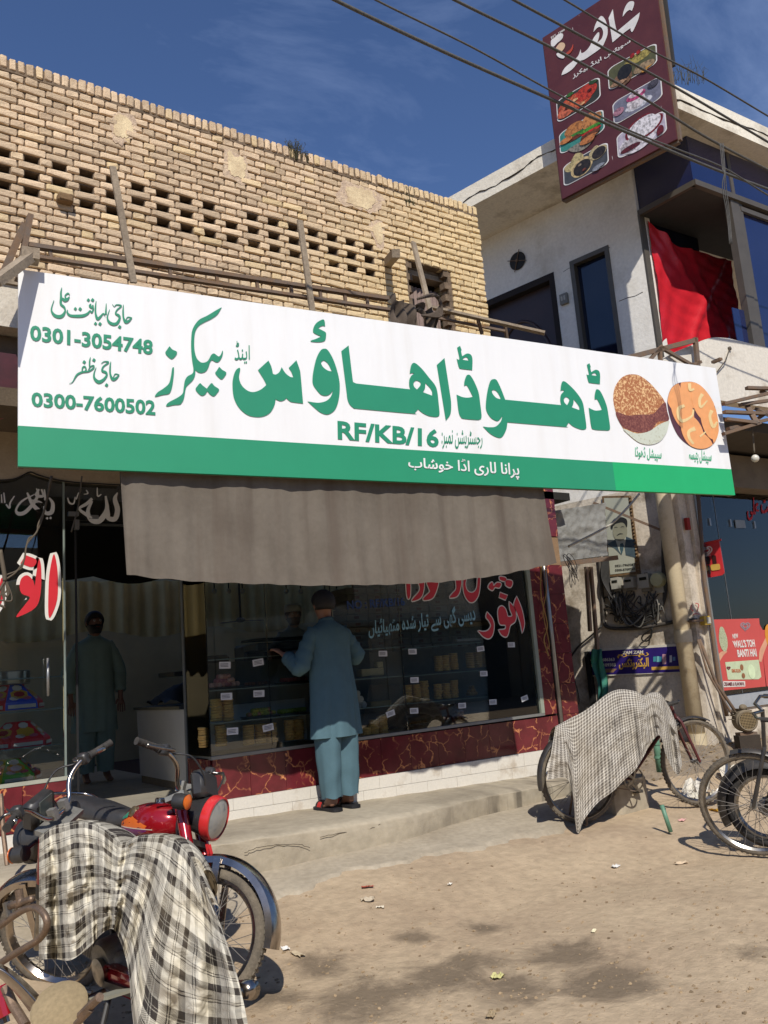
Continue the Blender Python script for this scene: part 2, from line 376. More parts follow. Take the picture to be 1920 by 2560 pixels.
conc = mat('apron_concrete', (.42, .36, .27), rough=.92, sc=1.7, col2=(.31, .26, .19), thr=(.38, .7), bump=.35, bsc=30, fine=.13, spec=.2)
stepm = mat('step_concrete', (.41, .355, .265), rough=.9, sc=1.2, col2=(.27, .23, .17), thr=(.42, .72), bump=.3, bsc=22, fine=.12, spec=.2)
n_, l_, b_ = nodes_of(stepm)                          # water runs down the face
src = b_.inputs['Base Color'].links[0].from_socket
tcs = n_.new('ShaderNodeTexCoord'); mps = n_.new('ShaderNodeMapping'); mps.inputs['Scale'].default_value = (7, 1, .5); l_.new(tcs.outputs['Object'], mps.inputs['Vector'])
ns = n_.new('ShaderNodeTexNoise'); ns.inputs['Scale'].default_value = 1; ns.inputs['Detail'].default_value = 5; l_.new(mps.outputs['Vector'], ns.inputs['Vector'])
sp = n_.new('ShaderNodeSeparateXYZ'); l_.new(tcs.outputs['Object'], sp.inputs[0])
mk = n_.new('ShaderNodeMapRange'); mk.inputs['From Min'].default_value = 4.1; mk.inputs['From Max'].default_value = 4.4; l_.new(sp.outputs['X'], mk.inputs['Value'])
mz = n_.new('ShaderNodeMapRange'); mz.inputs['From Min'].default_value = .34; mz.inputs['From Max'].default_value = .30; l_.new(sp.outputs['Z'], mz.inputs['Value'])
mr = n_.new('ShaderNodeMapRange'); mr.inputs['From Min'].default_value = .50; mr.inputs['From Max'].default_value = .60; mr.inputs['To Max'].default_value = .75; l_.new(ns.outputs['Fac'], mr.inputs['Value'])
m1 = n_.new('ShaderNodeMath'); m1.operation = 'MULTIPLY'; l_.new(mr.outputs['Result'], m1.inputs[0]); l_.new(mk.outputs['Result'], m1.inputs[1])
m2 = n_.new('ShaderNodeMath'); m2.operation = 'MULTIPLY'; l_.new(m1.outputs[0], m2.inputs[0]); l_.new(mz.outputs['Result'], m2.inputs[1])
mxs = n_.new('ShaderNodeMixRGB'); mxs.inputs['Color2'].default_value = (.105, .09, .07, 1); l_.new(src, mxs.inputs['Color1']); l_.new(m2.outputs[0], mxs.inputs['Fac']); l_.new(mxs.outputs['Color'], b_.inputs['Base Color'])
def zs(x): return .386-.0293*(x-2.9)                  # top of the step, it falls gently to the right
def ystep(x): return float(np.interp(x, [-3, 2.7, 3.7, 4.45, 5.43, 6.1], [5.30, 5.303, 5.32, 5.48, 5.56, 5.6]))
def stepf(u, v):
    x = -3+9.2*u+.0; y0 = ystep(x)+.012*math.sin(3*x)+.006*math.sin(11*x)
    r = .05+.018*math.sin(2.2*x)
    prof = [(.03, -.06), (.022, .04), (.008, zs(x)-r*1.2), (r*.25, zs(x)-r*.45), (r*.9, zs(x)-.010), (r*2.2, zs(x)-.002), (.42, zs(x)), (1.1, zs(x)+.004)]
    t = v*(len(prof)-1); i = min(int(t), len(prof)-2); f = t-i
    o, z = prof[i][0]*(1-f)+prof[i+1][0]*f, prof[i][1]*(1-f)+prof[i+1][1]*f
    return (x, y0+o+.004*math.sin(23*x+19*v), z+.0025*math.sin(17*x+4*v))
st = MB().grid(160, 22, stepf)
stp = st.build('pavement_step', stepm, smooth=True); struct(stp)
MBe = MB().prism([stepf(1, k/21) for k in range(22)]+[(6.2, 6.7, -.06)], (.03, 0, 0)); MBe.build('step_end', stepm, stp)
# thin concrete apron spilled in front of the step, with a broken edge
aed = [(-3, 4.75), (.5, 4.72), (1.6, 4.72), (2.12, 4.76), (2.6, 4.9), (3.09, 4.98), (3.66, 4.88), (4.2, 4.86), (4.72, 4.82), (5.1, 4.9), (5.45, 5.05), (5.75, 5.28), (5.9, 5.55)]
def apf(u, v):
    x = -3+8.9*u; ye = float(np.interp(x, [a[0] for a in aed], [a[1] for a in aed]))+.035*math.sin(9*x)+.02*math.sin(23*x+1)+.012*math.sin(51*x)
    y1 = ystep(x)+.05; t = v
    y = ye+(y1-ye)*t
    return (x, y, zg(y)+.012+.010*min(1, t*14)-(.03 if v == 0 else 0)+.5*lump(x, y)*.6)
struct(MB().grid(260, 14, apf).build('concrete_apron', conc, smooth=True))
# cracks in the concrete: real, thin, dark grooves
crk = mat('crack_dark', '#4a4033', rough=1)
def crack(ptsw, r=.0022):
    P = cat(ptsw, 5); P = [p+np.random.uniform(-.004, .004, 3) for p in P]
    return P, r
cm = MB()
for line, zf in (([(612,2133),(640,2120),(690,2113),(740,2110),(775,2118)], None), ([(800,2092),(850,2082),(900,2075),(930,2070),(950,2060)], None), ([(595,2196),(700,2172),(800,2150),(900,2128),(1000,2108),(1060,2096)], 1), ([(1275,2052),(1310,2045),(1350,2036)], 1)):
    P = []
    for q in line:
        if zf: w_ = onz(*q, .152); w_[1] -= .004
        else:
            p0 = F(*q, y=5.3); w_ = F(*q, y=ystep(p0[0])+.004)
        P.append(w_)
    P, r = crack(P, .003 if zf else .002); cm.tube(P, r, 5)
cm.build('crack', crk, stp)
# litter and stones lying on the dirt: counted things stay separate, gravel is stuff
peb = MB()
for _ in range(2600):
    px, py = random.uniform(0, 2000), 2060+500*random.random()**.8
    p = onz(px, py, 0.0)
    if p[1] > 4.85: continue
    s = random.choice([.0015, .002, .002, .0025, .003, .004, .0055, .009]); z = zg(p[1])+lump(p[0], p[1])
    a = random.uniform(0, 3.14)
    o_n = len(peb.v); peb.ell((p[0], p[1], z+s*.1), (s*1.2, s*.9, s*.55), 6, 4); peb.v[o_n:] = [tuple(np.array(q)+np.random.uniform(-.3, .3, 3)*s) for q in peb.v[o_n:]]
tag(peb.build('gravel', mat('pebble', '#a08a6c', rough=.95, island=.45)), 'small stones and crumbs of earth scattered over the dusty ground', 'gravel', kind='stuff')
def scrap(px, py, col, sx, sy, label, name='litter', cat_='litter', crumple=.35, seed=1):
    rs = np.random.RandomState(seed); p = onz(px, py, 0); p = onz(px, py, zg(p[1])+.006); p[2] = zg(p[1])+lump(p[0], p[1])+.005
    a = rs.uniform(0, 3.1); n = 6
    H = rs.uniform(0, crumple*min(sx, sy), (n, n)); J = rs.uniform(-.12, .12, (n, n, 2))
    def fn(u, v):
        i, j = int(round(u*(n-1))), int(round(v*(n-1))); x = (u-.5+J[i, j, 0]*.6)*sx; y = (v-.5+J[i, j, 1]*.6)*sy
        return p+V(x*math.cos(a)-y*math.sin(a), x*math.sin(a)+y*math.cos(a), H[i, j])
    m = MB().grid(n, n, fn); o = m.build(name, mat('litter_'+col[1:], col, rough=.8, var=.1, sc=60)); return tag(o, label, cat_)
scrap(713, 2361, '#e9e6df', .05, .035, 'white crumpled paper scrap left of the damp patch', seed=2)
scrap(744, 2379, '#b8a88c', .085, .035, 'flat tan cardboard scrap below the white paper scrap', seed=3)
scrap(1243, 2437, '#c5bf83', .055, .045, 'pale yellow leaf lying on the damp earth', 'fallen_leaf', 'leaf', seed=4)
scrap(1228, 2532, '#a99575', .07, .035, 'dry tan leaf near the bottom edge below the damp patch', 'fallen_leaf', 'leaf', seed=5)
scrap(918, 2199, '#9c4a38', .075, .03, 'small rusty red wrapper lying on the concrete apron', 'wrapper', seed=6)
scrap(1538, 2159, '#dcd8d0', .075, .035, 'silver white wrapper on the dirt below the covered bicycle', 'wrapper', seed=7)
scrap(1703, 2155, '#cdb79a', .085, .04, 'torn beige paper on the dirt before the right hand bicycle', seed=8)
scrap(1705, 2041, '#d6a49c', .06, .04, 'red and white sweet wrapper beside the green pipe stub', 'wrapper', seed=9)
scrap(950, 2257, '#d5cbb6', .05, .025, 'pale torn paper beside the edge of the apron', seed=10)
scrap(1124, 2200, '#e2dccf', .035, .022, 'tiny white paper flake beyond the rusty wrapper', seed=11)
scrap(1485, 2329, '#e6dcb8', .05, .018, 'cream paper strip lying right of the damp patch', seed=12)
scrap(918, 2236, '#b9ab94', .08, .05, 'flat grey concrete flake at the edge of the apron', seed=13)
# ================================================================ brick upper storey, every brick laid in English bond
brick = mat('brick', (.73, .56, .375), rough=.93, sc=9, col2=(.60, .435, .285), thr=(.35, .68), bump=.6, bsc=34, fine=.16, island=.24, spec=.15)
n_, l_, b_ = nodes_of(brick)                          # some bricks fired yellower than others
src = b_.inputs['Base Color'].links[0].from_socket
gg = n_.new('ShaderNodeNewGeometry'); oi = n_.new('ShaderNodeObjectInfo'); ad = n_.new('ShaderNodeMath'); l_.new(gg.outputs['Random Per Island'], ad.inputs[0]); l_.new(oi.outputs['Random'], ad.inputs[1])
m7 = n_.new('ShaderNodeMath'); m7.operation = 'MULTIPLY'; m7.inputs[1].default_value = 7.31; l_.new(ad.outputs[0], m7.inputs[0]); f7 = n_.new('ShaderNodeMath'); f7.operation = 'FRACT'; l_.new(m7.outputs[0], f7.inputs[0])
r7 = n_.new('ShaderNodeMapRange'); r7.inputs['From Min'].default_value = .84; r7.inputs['From Max'].default_value = .96; r7.inputs['To Max'].default_value = .6; l_.new(f7.outputs[0], r7.inputs['Value'])
# the lower right part of the wall is limewashed a warmer yellow
tcb = n_.new('ShaderNodeNewGeometry'); spb = n_.new('ShaderNodeSeparateXYZ'); l_.new(tcb.outputs['Position'], spb.inputs[0])
ml = n_.new('ShaderNodeMath'); ml.operation = 'MULTIPLY_ADD'; ml.inputs[1].default_value = -.9; l_.new(spb.outputs['Z'], ml.inputs[0]); l_.new(spb.outputs['X'], ml.inputs[2])
r8 = n_.new('ShaderNodeMapRange'); r8.inputs['From Min'].default_value = -1.6; r8.inputs['From Max'].default_value = .3; r8.inputs['To Max'].default_value = .7; l_.new(ml.outputs[0], r8.inputs['Value'])
mxm = n_.new('ShaderNodeMath'); mxm.operation = 'MAXIMUM'; l_.new(r7.outputs['Result'], mxm.inputs[0]); l_.new(r8.outputs['Result'], mxm.inputs[1])
ry = n_.new('ShaderNodeMixRGB'); ry.blend_type = 'MIX'; ry.inputs['Color2'].default_value = (.72, .55, .29, 1); l_.new(src, ry.inputs['Color1']); l_.new(mxm.outputs[0], ry.inputs['Fac']); l_.new(ry.outputs['Color'], b_.inputs['Base Color'])
mortar = mat('mortar', (.22, .155, .10), rough=1, sc=14, col2=(.10, .07, .045), bump=.5, bsc=60, fine=.2)
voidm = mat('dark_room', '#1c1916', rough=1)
plast2 = mat('thin_plaster', (.66, .50, .34), rough=.95, sc=16, col2=(.52, .38, .27), thr=(.4, .6), bump=.9, bsc=26, fine=.2)
plast = mat('yellow_plaster', (.74, .59, .36), rough=.95, sc=7, col2=(.48, .35, .21), thr=(.4, .7), bump=.35, bsc=30, fine=.12)
wall = thing('brick_wall', 'weathered yellow brick upper storey with rows of vent holes above the white and green sign', 'brick wall', (3, YF, 4.1))
CH = .066; PITCH = .205; X0 = 1.11                    # course height, hole pitch, first hole (from the photograph)
holes = {0: [0,1,2,3,4,5,6,7,8,10,11,12,13,14,15,16], 1: list(range(-2, 15))+[15,16], 2: [0,1,3,4,6,7,8,9,10,11,12,14,15,16]}
for k in (0, 2): holes[k] += [-1, -2, -3]
DX0, DX1, DZ1 = 4.83, 5.40, 5.36                      # doorway in the upper storey
cands = []; segs = MB()
WXL, WXR = .1, 5.87
row = 0; z = 4.095
# header rows are centred on 5.415 + .132 n, stretcher rows between them
n0 = -10
for n in range(-20, 12):
    zc = 5.415+CH*n-CH*0
    if zc < 4.14 or zc > 6.12: continue
    header = (n % 2 == 0)
    hs = []
    if header and n in (0, -2, -4): hs = [X0+.003+PITCH*k for k in holes[-n//2]]
    bl = []
    if header:
        x = X0-PITCH*6-.051
        while x < WXR+.05: bl.append((x, x+PITCH/2)); x += PITCH/2
    else:
        x = X0-PITCH*6-.102 +(.0 if (n//2) % 2 else .0)
        while x < WXR+.05: bl.append((x, x+PITCH)); x += PITCH
    x_prev = WXL; runs = []
    wav = lambda x: .004*math.sin(1.9*x+n)+.003*math.sin(4.3*x)
    holespans = []
    for (a, b) in bl:
        c = (a+b)/2
        if b < WXL+.03 or a > WXR-.02: continue
        a2, b2 = max(a, WXL), min(b, WXR+random.uniform(-.012, .012))
        if any(abs(c-h) < .04 for h in hs): holespans.append((a2, b2)); continue
        if zc < DZ1 and b2 > DX0 and a2 < DX1:
            if a2 < DX0-.03: b2 = DX0
            elif b2 > DX1+.03: a2 = DX1
            else: holespans.append((a2, b2)); continue
        if n == -5 and 1.55 < c < 1.62: pass
        cands.append((a2, b2, zc+wav(c), header, n))
    # mortar bed behind this course, left open where the holes are
    cur = WXL
    for (a, b) in sorted(holespans)+[(WXR-.02, WXR-.02)]:
        if a > cur+.01: segs.box((cur, YF+.020, zc-CH/2-.001), (a, YF+.10, zc+CH/2+.001))
        cur = max(cur, b)
xs = WXL
while xs < WXR-.03:                                   # brick-on-edge coping
    w_ = .062+random.uniform(-.004, .006); cands.append((xs, xs+w_, 6.18, 'cop', 99)); xs += w_+.003
segs.box((WXL, YF+.012, 6.11), (WXR-.03, YF+.10, 6.21))
segs.build('mortar_bed', mortar, wall)
protos = {}
def proto(kind, L_, H_, k):
    key = (kind, round(L_, 2), k)
    if key not in protos:
        m = MB().bevbox((-L_/2, 0, -H_/2), (L_/2, .10, H_/2), r=.0085, j=.0034)
        protos[key] = m.mesh('brick', brick)
    return protos[key]
cands_v = []
for c in cands:
    p = V((c[0]+c[1])/2, YF, c[2]); d = np.linalg.norm(p-CAM); vis = c[1] > 1.04 and not (p[0] > 1.15 and p[2] < 4.62+.0*p[0])
    size = (c[1]-c[0])/d
    cands_v.append((0 if vis else 1, d*(.78 if (c[1]-c[0]) > .15 else 1.0), c))
cands_v.sort(key=lambda t: (t[0], t[1]))
rest = MB()
for i, (_, _, (a, b, zc, hd, n)) in enumerate(cands_v):
    gap = .0048; L_ = b-a-2*gap+random.uniform(-.004, .003); H_ = (.100 if hd == 'cop' else CH-.0105)+random.uniform(-.003, .003)
    if L_ < .02: continue
    pr = random.choice([0, 0, 0, .002, -.003, .003, -.007]) + (random.uniform(-.006, .008) if hd == 'cop' else 0)
    rz = random.uniform(-.012, .012); zz = zc+random.uniform(-.002, .002)+(random.uniform(-.006, .006) if hd == 'cop' else 0)
    if i < 300:
        me = proto(str(hd), L_, H_, random.randint(0, 3)); o = link('brick', me, wall)
        o.location = ((a+b)/2-3, pr, zz-4.1); o.rotation_euler = (0, rz, random.uniform(-.02, .02)); o.scale = (1, 1, 1)
    else:
        s = MB().bevbox((-L_/2, 0, -H_/2), (L_/2, .10, H_/2), r=.0085, j=.0034)
        c_, s_ = math.cos(rz), math.sin(rz)
        rest.add([((a+b)/2+x*c_+z_*s_, YF+pr+y, zz-x*s_+z_*c_) for x, y, z_ in s.v], s.f)
tag(rest.build('brick', brick, wall), kind='stuff')
# inner leaf and dark room behind the vent holes
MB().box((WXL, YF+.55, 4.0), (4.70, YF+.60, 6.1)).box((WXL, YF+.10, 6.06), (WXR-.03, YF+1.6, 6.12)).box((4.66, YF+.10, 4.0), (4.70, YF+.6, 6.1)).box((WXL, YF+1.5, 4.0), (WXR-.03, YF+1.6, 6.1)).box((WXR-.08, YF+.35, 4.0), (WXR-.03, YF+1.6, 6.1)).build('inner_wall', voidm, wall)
# right jamb of the doorway and the end of the wall, in brick
je = MB()
for n in range(-20, 12):
    zc = 5.415+CH*n
    if zc < 4.14 or zc > 6.12: continue
    if zc < DZ1: je.bevbox((DX1+.002, YF+.105, zc-CH/2+.005), (DX1+.1, YF+.30, zc+CH/2-.005), .007, .003)
    je.bevbox((WXR-.10, YF+.105, zc-CH/2+.005), (WXR-.004, YF+.21, zc+CH/2-.005), .007, .003); je.bevbox((WXR-.10, YF+.215, zc-CH/2+.005), (WXR-.004, YF+.34, zc+CH/2-.005), .007, .003)
tag(je.build('jamb_brick', brick, wall), kind='stuff')
MB().box((DX1+.02, YF+.1, 4.1), (WXR-.02, YF+.33, 6.1)).box((DX0-.2, YF+.1, DZ1-.01), (DX1+.05, YF+.35, DZ1+.05)).build('jamb_core', mortar, wall)
# plaster patches, thin uneven slabs keyed onto the brickwork
def patch(pts, k=1.728, ox=0, oy=100):
    P = Plane((0, YF-.001, 0), (1, 0, 0)); q = cat([P.pix(ox+a/k, oy+b/k) for a, b in pts], 6, True); cc_ = np.mean(q, axis=0)
    for sc_k, of in ((1.12, .000), (.82, .0035)):
        q2 = [cc_+(p-cc_)*(sc_k*(1+.30*_noise.noise(Vector((p[0]*14, p[1]*14, sc_k*5)))+.18*_noise.noise(Vector((p[0]*45, p[1]*45, 3))))) for p in q]
        MB().prism([P.at(a, b, of) for a, b in q2], V(0, .010, 0)).build('plaster_patch', plast if sc_k < 1 else plast2, wall)
patch([(488,325),(520,318),(545,325),(580,350),(582,400),(560,428),(515,428),(486,405)])
patch([(975,470),(1010,490),(1050,500),(1065,540),(1068,590),(1040,605),(985,590),(978,540)])
patch([(1485,625),(1540,628),(1600,645),(1640,690),(1600,735),(1520,720),(1480,690)])
patch([(1605,800),(1650,790),(1655,880),(1630,885)])
# the loose brick sticking out of the lowest row of holes
MB().bevbox((1.49, YF-.075, 5.095), (1.60, YF+.03, 5.158), .008, .004).build('loose_brick', mat('dark_brick', '#7c6244', rough=.95, bump=.6, fine=.2), wall)
# timber lintel, frame and corrugated sheet inside the doorway
dr = thing('doorway_screen', 'dark upper doorway with rusty corrugated sheet and pale timber frame in the brick wall', 'doorway', (5.1, YF+.2, 4.1))
wood = mat('grey_timber', (.34, .27, .19), rough=.9, sc=4, col2=(.20, .155, .11), bump=.4, bsc=50, fine=.18, coord='Object')
woodd = mat('dark_timber', (.13, .10, .075), rough=.9, sc=4, bump=.4, fine=.2)
MB().box((DX0-.03, YF+.10, 5.29), (DX1+.0, YF+.22, 5.345)).build('lintel', wood, dr)
MB().box((DX1-.045, YF+.06, 4.2), (DX1-.008, YF+.12, 5.25)).build('frame_post', wood, dr)
corr = MB()
pts = [(5.0+i*.0125, YF+.20+.012*math.cos(i*math.pi/2)) for i in range(30)]
corr.grid(30, 2, lambda u, v: (pts[int(round(u*29))][0], pts[int(round(u*29))][1], 4.2+1.02*v-.0*u))
corr.build('corrugated_sheet', mat('sheet_rust', (.30, .215, .185), rough=.7, sc=5, col2=(.17, .115, .095), fine=.15), dr)
# dry weeds rooted in the coping
def weed(px, py, n, h, label, hang=False, seed=0):
    rs = np.random.RandomState(seed); b = F(px, py, YF+.02); m = MB()
    for i in range(n):
        a = rs.uniform(0, 6.28); t = rs.uniform(.1, .8)*h*(.6 if not hang else .5); hh = h*rs.uniform(.4, 1.0)*(1 if not hang or rs.rand() < .4 else -1.1)
        p0 = b+V(rs.uniform(-.06, .06), rs.uniform(-.02, .02), 0); p1 = p0+V(math.cos(a)*t*.4, -abs(math.sin(a))*t*.3, hh*.6); p2 = p0+V(math.cos(a)*t, -abs(math.sin(a))*t*.5, hh)
        m.tube(cat([p0, p1, p2], 3), [.003, .003, .0025, .002, .002, .0015, .001], 3)
        for k in range(3): 
            q = p1+(p2-p1)*rs.rand(); d = rs.uniform(-.02, .02, 3); m.add([q, q+d, q+d*.6+V(.006, 0, .01)], [(0, 1, 2)])
    o = m.build('weed', mat('dry_weed', '#4d4a2e', rough=1, var=.3, island=.4)); tag(o, label, 'weed')
weed(737, 400, 60, .20, 'taller tuft of dry weed on top of the brick parapet, the left one', seed=3)
weed(768, 408, 30, .12, 'small low tuft of weed touching the tall one on the parapet', seed=4)
weed(1022, 490, 46, .12, 'dark weed tuft hanging over the right end of the brick parapet', hang=True, seed=5)
# left neighbour: band of the same wall below the bricks, beam, soffit and old poster
lb = thing('left_facade_band', 'whitewashed concrete beam and brown soffit left of the sign, paint flaking', 'facade', (.5, YF, 3.0))
white_pl = mat('flaking_whitewash', (.62, .56, .46), rough=.95, sc=3.2, col2=(.40, .34, .26), thr=(.52, .66), bump=.3, fine=.1)
MB().box((-.6, YF-.45, 3.84), (1.9, YF+.1, 4.14)).build('beam', white_pl, lb)
MB().box((-.6, YF-.47, 4.142), (1.9, YF+.05, 4.19)).build('ledge', wood, lb)
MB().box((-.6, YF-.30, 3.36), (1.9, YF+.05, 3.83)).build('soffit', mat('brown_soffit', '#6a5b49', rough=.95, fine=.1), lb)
ps = MB().box((-.6, YF-.33, 3.42), (1.28, YF-.305, 3.70)); pso = ps.build('poster', mat('maroon_poster', '#4a1420', rough=.5, var=.3, sc=5), lb)
MB().ell(F(14, 990, YF-.335), (.05, .003, .06), 10, 6).ell(F(2, 1030, YF-.335), (.04, .003, .05), 10, 6).build('flower_print', mat('pink_print', '#a8686a', rough=.5), pso)
MB().box((-.6, YF-.62, 3.235), (5.75, YF+.05, 3.355)).build('slab', mat('brown_slab', '#5c4f3f', rough=.95, fine=.15, bump=.3), lb)
beige = mat('beige_board', (.40, .315, .21), rough=.9, var=.1, fine=.08)
P = Plane((0, YF-.03, 0), (1, 0, 0))
btm = [P.pix(*q) for q in [(-120,1165),(-60,1192),(0,1201),(35,1198),(55,1190),(75,1181),(95,1188),(130,1198),(180,1206),(240,1210),(300,1213)]]
MB().prism([P.at(*q) for q in btm]+[P.at(btm[-1][0], 3.235), P.at(btm[0][0], 3.235)], V(0, .025, 0)).build('fascia_board', beige, lb)
MB().tube([P.at(q[0], q[1], .004) for q in cat(btm, 4)], .006, 5).build('fascia_cord', mat('black_cord', '#171512', rough=.8), lb)
# ================================================================ the long white and green shop sign
SD = V(.99384, -.11083, 0); SP0 = F(45, 1165, 5.05)
SG = Plane(SP0, SD)
def sg(px, py): return SG.pix(px, py)
zb = 2.6; zt = 3.735
L0 = 0.0; L1 = sg(1838, 1238)[0]; HH = .5*(sg(48, 665)[1]+sg(1788, 925)[1]); HB = .5*(sg(45, 1165)[1]+sg(1838, 1238)[1])
sign = thing('shop_sign', 'long white and green sign board with large green Urdu lettering across the shop front', 'sign', SG.at((L0+L1)/2, HB))
flex = mat('white_flex', (.80, .80, .79), rough=.45, var=.015, sc=2, spec=.4)
n_, l_, b_ = nodes_of(flex); src = b_.inputs['Base Color'].links[0].from_socket      # dust streaks and soft creases in the stretched sheet
t_ = n_.new('ShaderNodeTexCoord'); m_ = n_.new('ShaderNodeMapping'); m_.inputs['Scale'].default_value = (5, 5, .5); l_.new(t_.outputs['Object'], m_.inputs['Vector'])
nn1 = n_.new('ShaderNodeTexNoise'); nn1.inputs['Scale'].default_value = 1.6; nn1.inputs['Detail'].default_value = 7; l_.new(m_.outputs['Vector'], nn1.inputs['Vector'])
r1 = n_.new('ShaderNodeMapRange'); r1.inputs['From Min'].default_value = .5; r1.inputs['From Max'].default_value = .8; r1.inputs['To Max'].default_value = .32; l_.new(nn1.outputs['Fac'], r1.inputs['Value'])
mm_ = n_.new('ShaderNodeMixRGB'); mm_.inputs['Color2'].default_value = (.62, .58, .52, 1); l_.new(src, mm_.inputs['Color1']); l_.new(r1.outputs['Result'], mm_.inputs['Fac']); l_.new(mm_.outputs['Color'], b_.inputs['Base Color'])
bp_ = n_.new('ShaderNodeBump'); bp_.inputs['Strength'].default_value = .25; bp_.inputs['Distance'].default_value = .02; l_.new(nn1.outputs['Fac'], bp_.inputs['Height']); l_.new(bp_.outputs['Normal'], b_.inputs['Normal'])
gdk = mat('sign_green', (.022, .27, .135), rough=.45, var=.03, sc=3); gbr = mat('bright_green', (.018, .40, .14), rough=.45, var=.03)
gtx = mat('letter_green', (.022, .25, .135), rough=.45, var=.03)
black = mat('matt_black', '#0f0f0f', rough=.7)
def plate(P, a, b, name, m, par, lift=0.0, th=.02, nu=1, wob=0):
    if nu > 1:
        f = lambda u, v: P.at(a[0]+(b[0]-a[0])*u, a[1]+(b[1]-a[1])*v, lift+wob*(math.sin(u*37)*.5+math.sin(u*91+v*7)*.3)*(.5+v))
        return MB().grid(nu, 10, f).build(name, m, par, smooth=True)
    pts = [P.at(a[0], a[1], lift), P.at(b[0], a[1], lift), P.at(b[0], b[1], lift), P.at(a[0], b[1], lift)]
    return MB().prism(pts, -P.n*th).build(name, m, par)
SEAM = sg(1540, 1225)[0]
yb = sg(800, 1103)[1]; yb = (sg(50, 1060)[1]+sg(1530, 1158)[1])/2
plate(SG, (L0, yb), (L1, HH), 'white_panel', flex, sign, 0, .03)
plate(SG, (L0, HB), (SEAM, yb), 'green_band', gdk, sign, .0, .03); plate(SG, (SEAM, HB), (L1, (sg(1560,1160)[1]+sg(1825,1170)[1])/2), 'green_band', gbr, sign, .0006, .031)
MB().bar(SG.at(L0+.02, HB+.02, -.05), SG.at(L1-.02, HB+.02, -.05), .03, .03).bar(SG.at(L0+.02, HH-.02, -.05), SG.at(L1-.02, HH-.02, -.05), .03, .03).bar(SG.at(L0+.02, HB, -.05), SG.at(L0+.02, HH, -.05), .03, .03, up=(1,0,0)).bar(SG.at(L1-.02, HB, -.05), SG.at(L1-.02, HH, -.05), .03, .03, up=(1,0,0)).build('sign_frame', mat('rusty_steel', (.16, .125, .10), rough=.85, metal=.3, sc=12, col2=(.22, .13, .07), fine=.2), sign)
fr = SG.frame(.004)
A_ = []                                               # main title, traced outline by outline
kA, oA = 6.9125, (380, 760)
def TA(p): A_.append(SG.trace(p, 380, 760, 6.9125))
def TB(p): A_.append(SG.trace(p, 560, 780, 5.184))
def TC(p): A_.append(SG.trace(p, 840, 840, 5.184))
def TD(p): A_.append(SG.trace(p, 1100, 860, 3.6065))
c = 'c'
TA([(300,733,c),(350,790),(425,828),(415,885),(345,953),(280,920),(228,850),(260,790)])
TA([(362,1098),(376,1110),(372,1230),(350,1400),(320,1510),(280,1558),(180,1575),(62,1605),(52,1585),(100,1525),(200,1460),(290,1375),(325,1250),(345,1120)])
TA([(1203,58,c),(1130,180),(1020,262),(900,320),(800,385),(742,490),(726,650),(735,820),(770,940),(830,1005),(885,1018),(950,995),(985,950),(1020,885),(1065,858),(1115,890),(1150,910),(1185,880),(1215,808),(1222,850),(1200,930),(1150,1000),(1100,1008),(1035,975),(1000,1010),(965,1110),(920,1170),(850,1195),(790,1180),(746,1145,c),(740,1230),(700,1320),(600,1420),(575,1480),(555,1600),(530,1680),(480,1738),(380,1748),(262,1772),(243,1752),(290,1700),(440,1620),(525,1550),(545,1450),(565,1330),(610,1255),(695,1205),(712,1130),(690,980),(674,800),(674,620),(690,470),(740,360),(820,270),(950,205),(1100,115)])
TA([(1158,1088,c),(1210,1140),(1278,1185),(1262,1240),(1205,1303),(1150,1275),(1090,1200),(1120,1150)])
TA([(830,1372),(870,1410),(945,1468,c),(985,1410),(1030,1370),(1075,1420),(1155,1480),(1120,1545),(1065,1597),(1005,1570),(952,1510,c),(915,1565),(860,1588),(800,1550),(750,1478),(790,1410)])
TB([(190,727),(207,745),(192,850),(225,950),(300,1020),(380,1040),(470,1010),(547,948,c),(515,880),(438,755,c),(573,632,c),(610,710),(632,805,c),(670,812),(715,780),(745,718,c),(790,790),(850,840),(896,850,c),(870,780),(836,727,c),(935,628,c),(975,740),(990,820),(1022,1188,c),(880,1170),(838,1150),(806,1118,c),(775,1145),(730,1157),(690,1145),(666,1132,c),(650,1210),(600,1300),(520,1350),(420,1363),(300,1335),(190,1240),(125,1110),(107,950),(120,840),(150,760)])
TB([(1275,100),(1300,120),(1308,187,c),(1270,182),(1222,210),(1260,235),(1312,265),(1320,300),(1308,365),(1270,388),(1200,393),(1125,385),(1130,370),(1190,350),(1258,318,c),(1190,290),(1152,260),(1160,200),(1200,140)])
TB([(1295,478),(1340,495),(1400,590),(1450,720),(1490,880),(1497,1010),(1480,1150),(1440,1260),(1380,1315),(1320,1330),(1240,1300),(1150,1225),(1080,1160,c),(1150,1172),(1230,1178),(1320,1155),(1380,1100),(1411,1015,c),(1370,1065),(1315,1087),(1250,1070),(1180,990),(1148,930),(1145,850),(1165,720),(1200,590),(1250,500)])
TB([(1283,632),(1310,640),(1350,680),(1396,773,c),(1340,760),(1280,715),(1255,660)])
TC([(160,125,c),(212,560),(225,600),(260,618,c),(958,693,c),(945,640),(948,570),(975,515),(1012,490,c),(980,482),(952,490,c),(960,430),(975,375),(1005,350),(1050,372),(1120,440),(1200,540),(1280,640),(1310,730),(1325,860),(1338,1000),(1325,1040),(1280,1050),(1200,1038),(1120,1000),(1060,952,c),(1015,998),(980,1008),(228,940,c),(175,890),(145,820),(130,700),(66,198,c)])
TC([(1046,580),(1090,605),(1088,645),(1046,696,c),(1010,660),(1000,620),(1015,590)])
TC([(1155,612,c),(1210,670),(1240,720),(1242,775,c),(1122,730,c),(1148,680)])
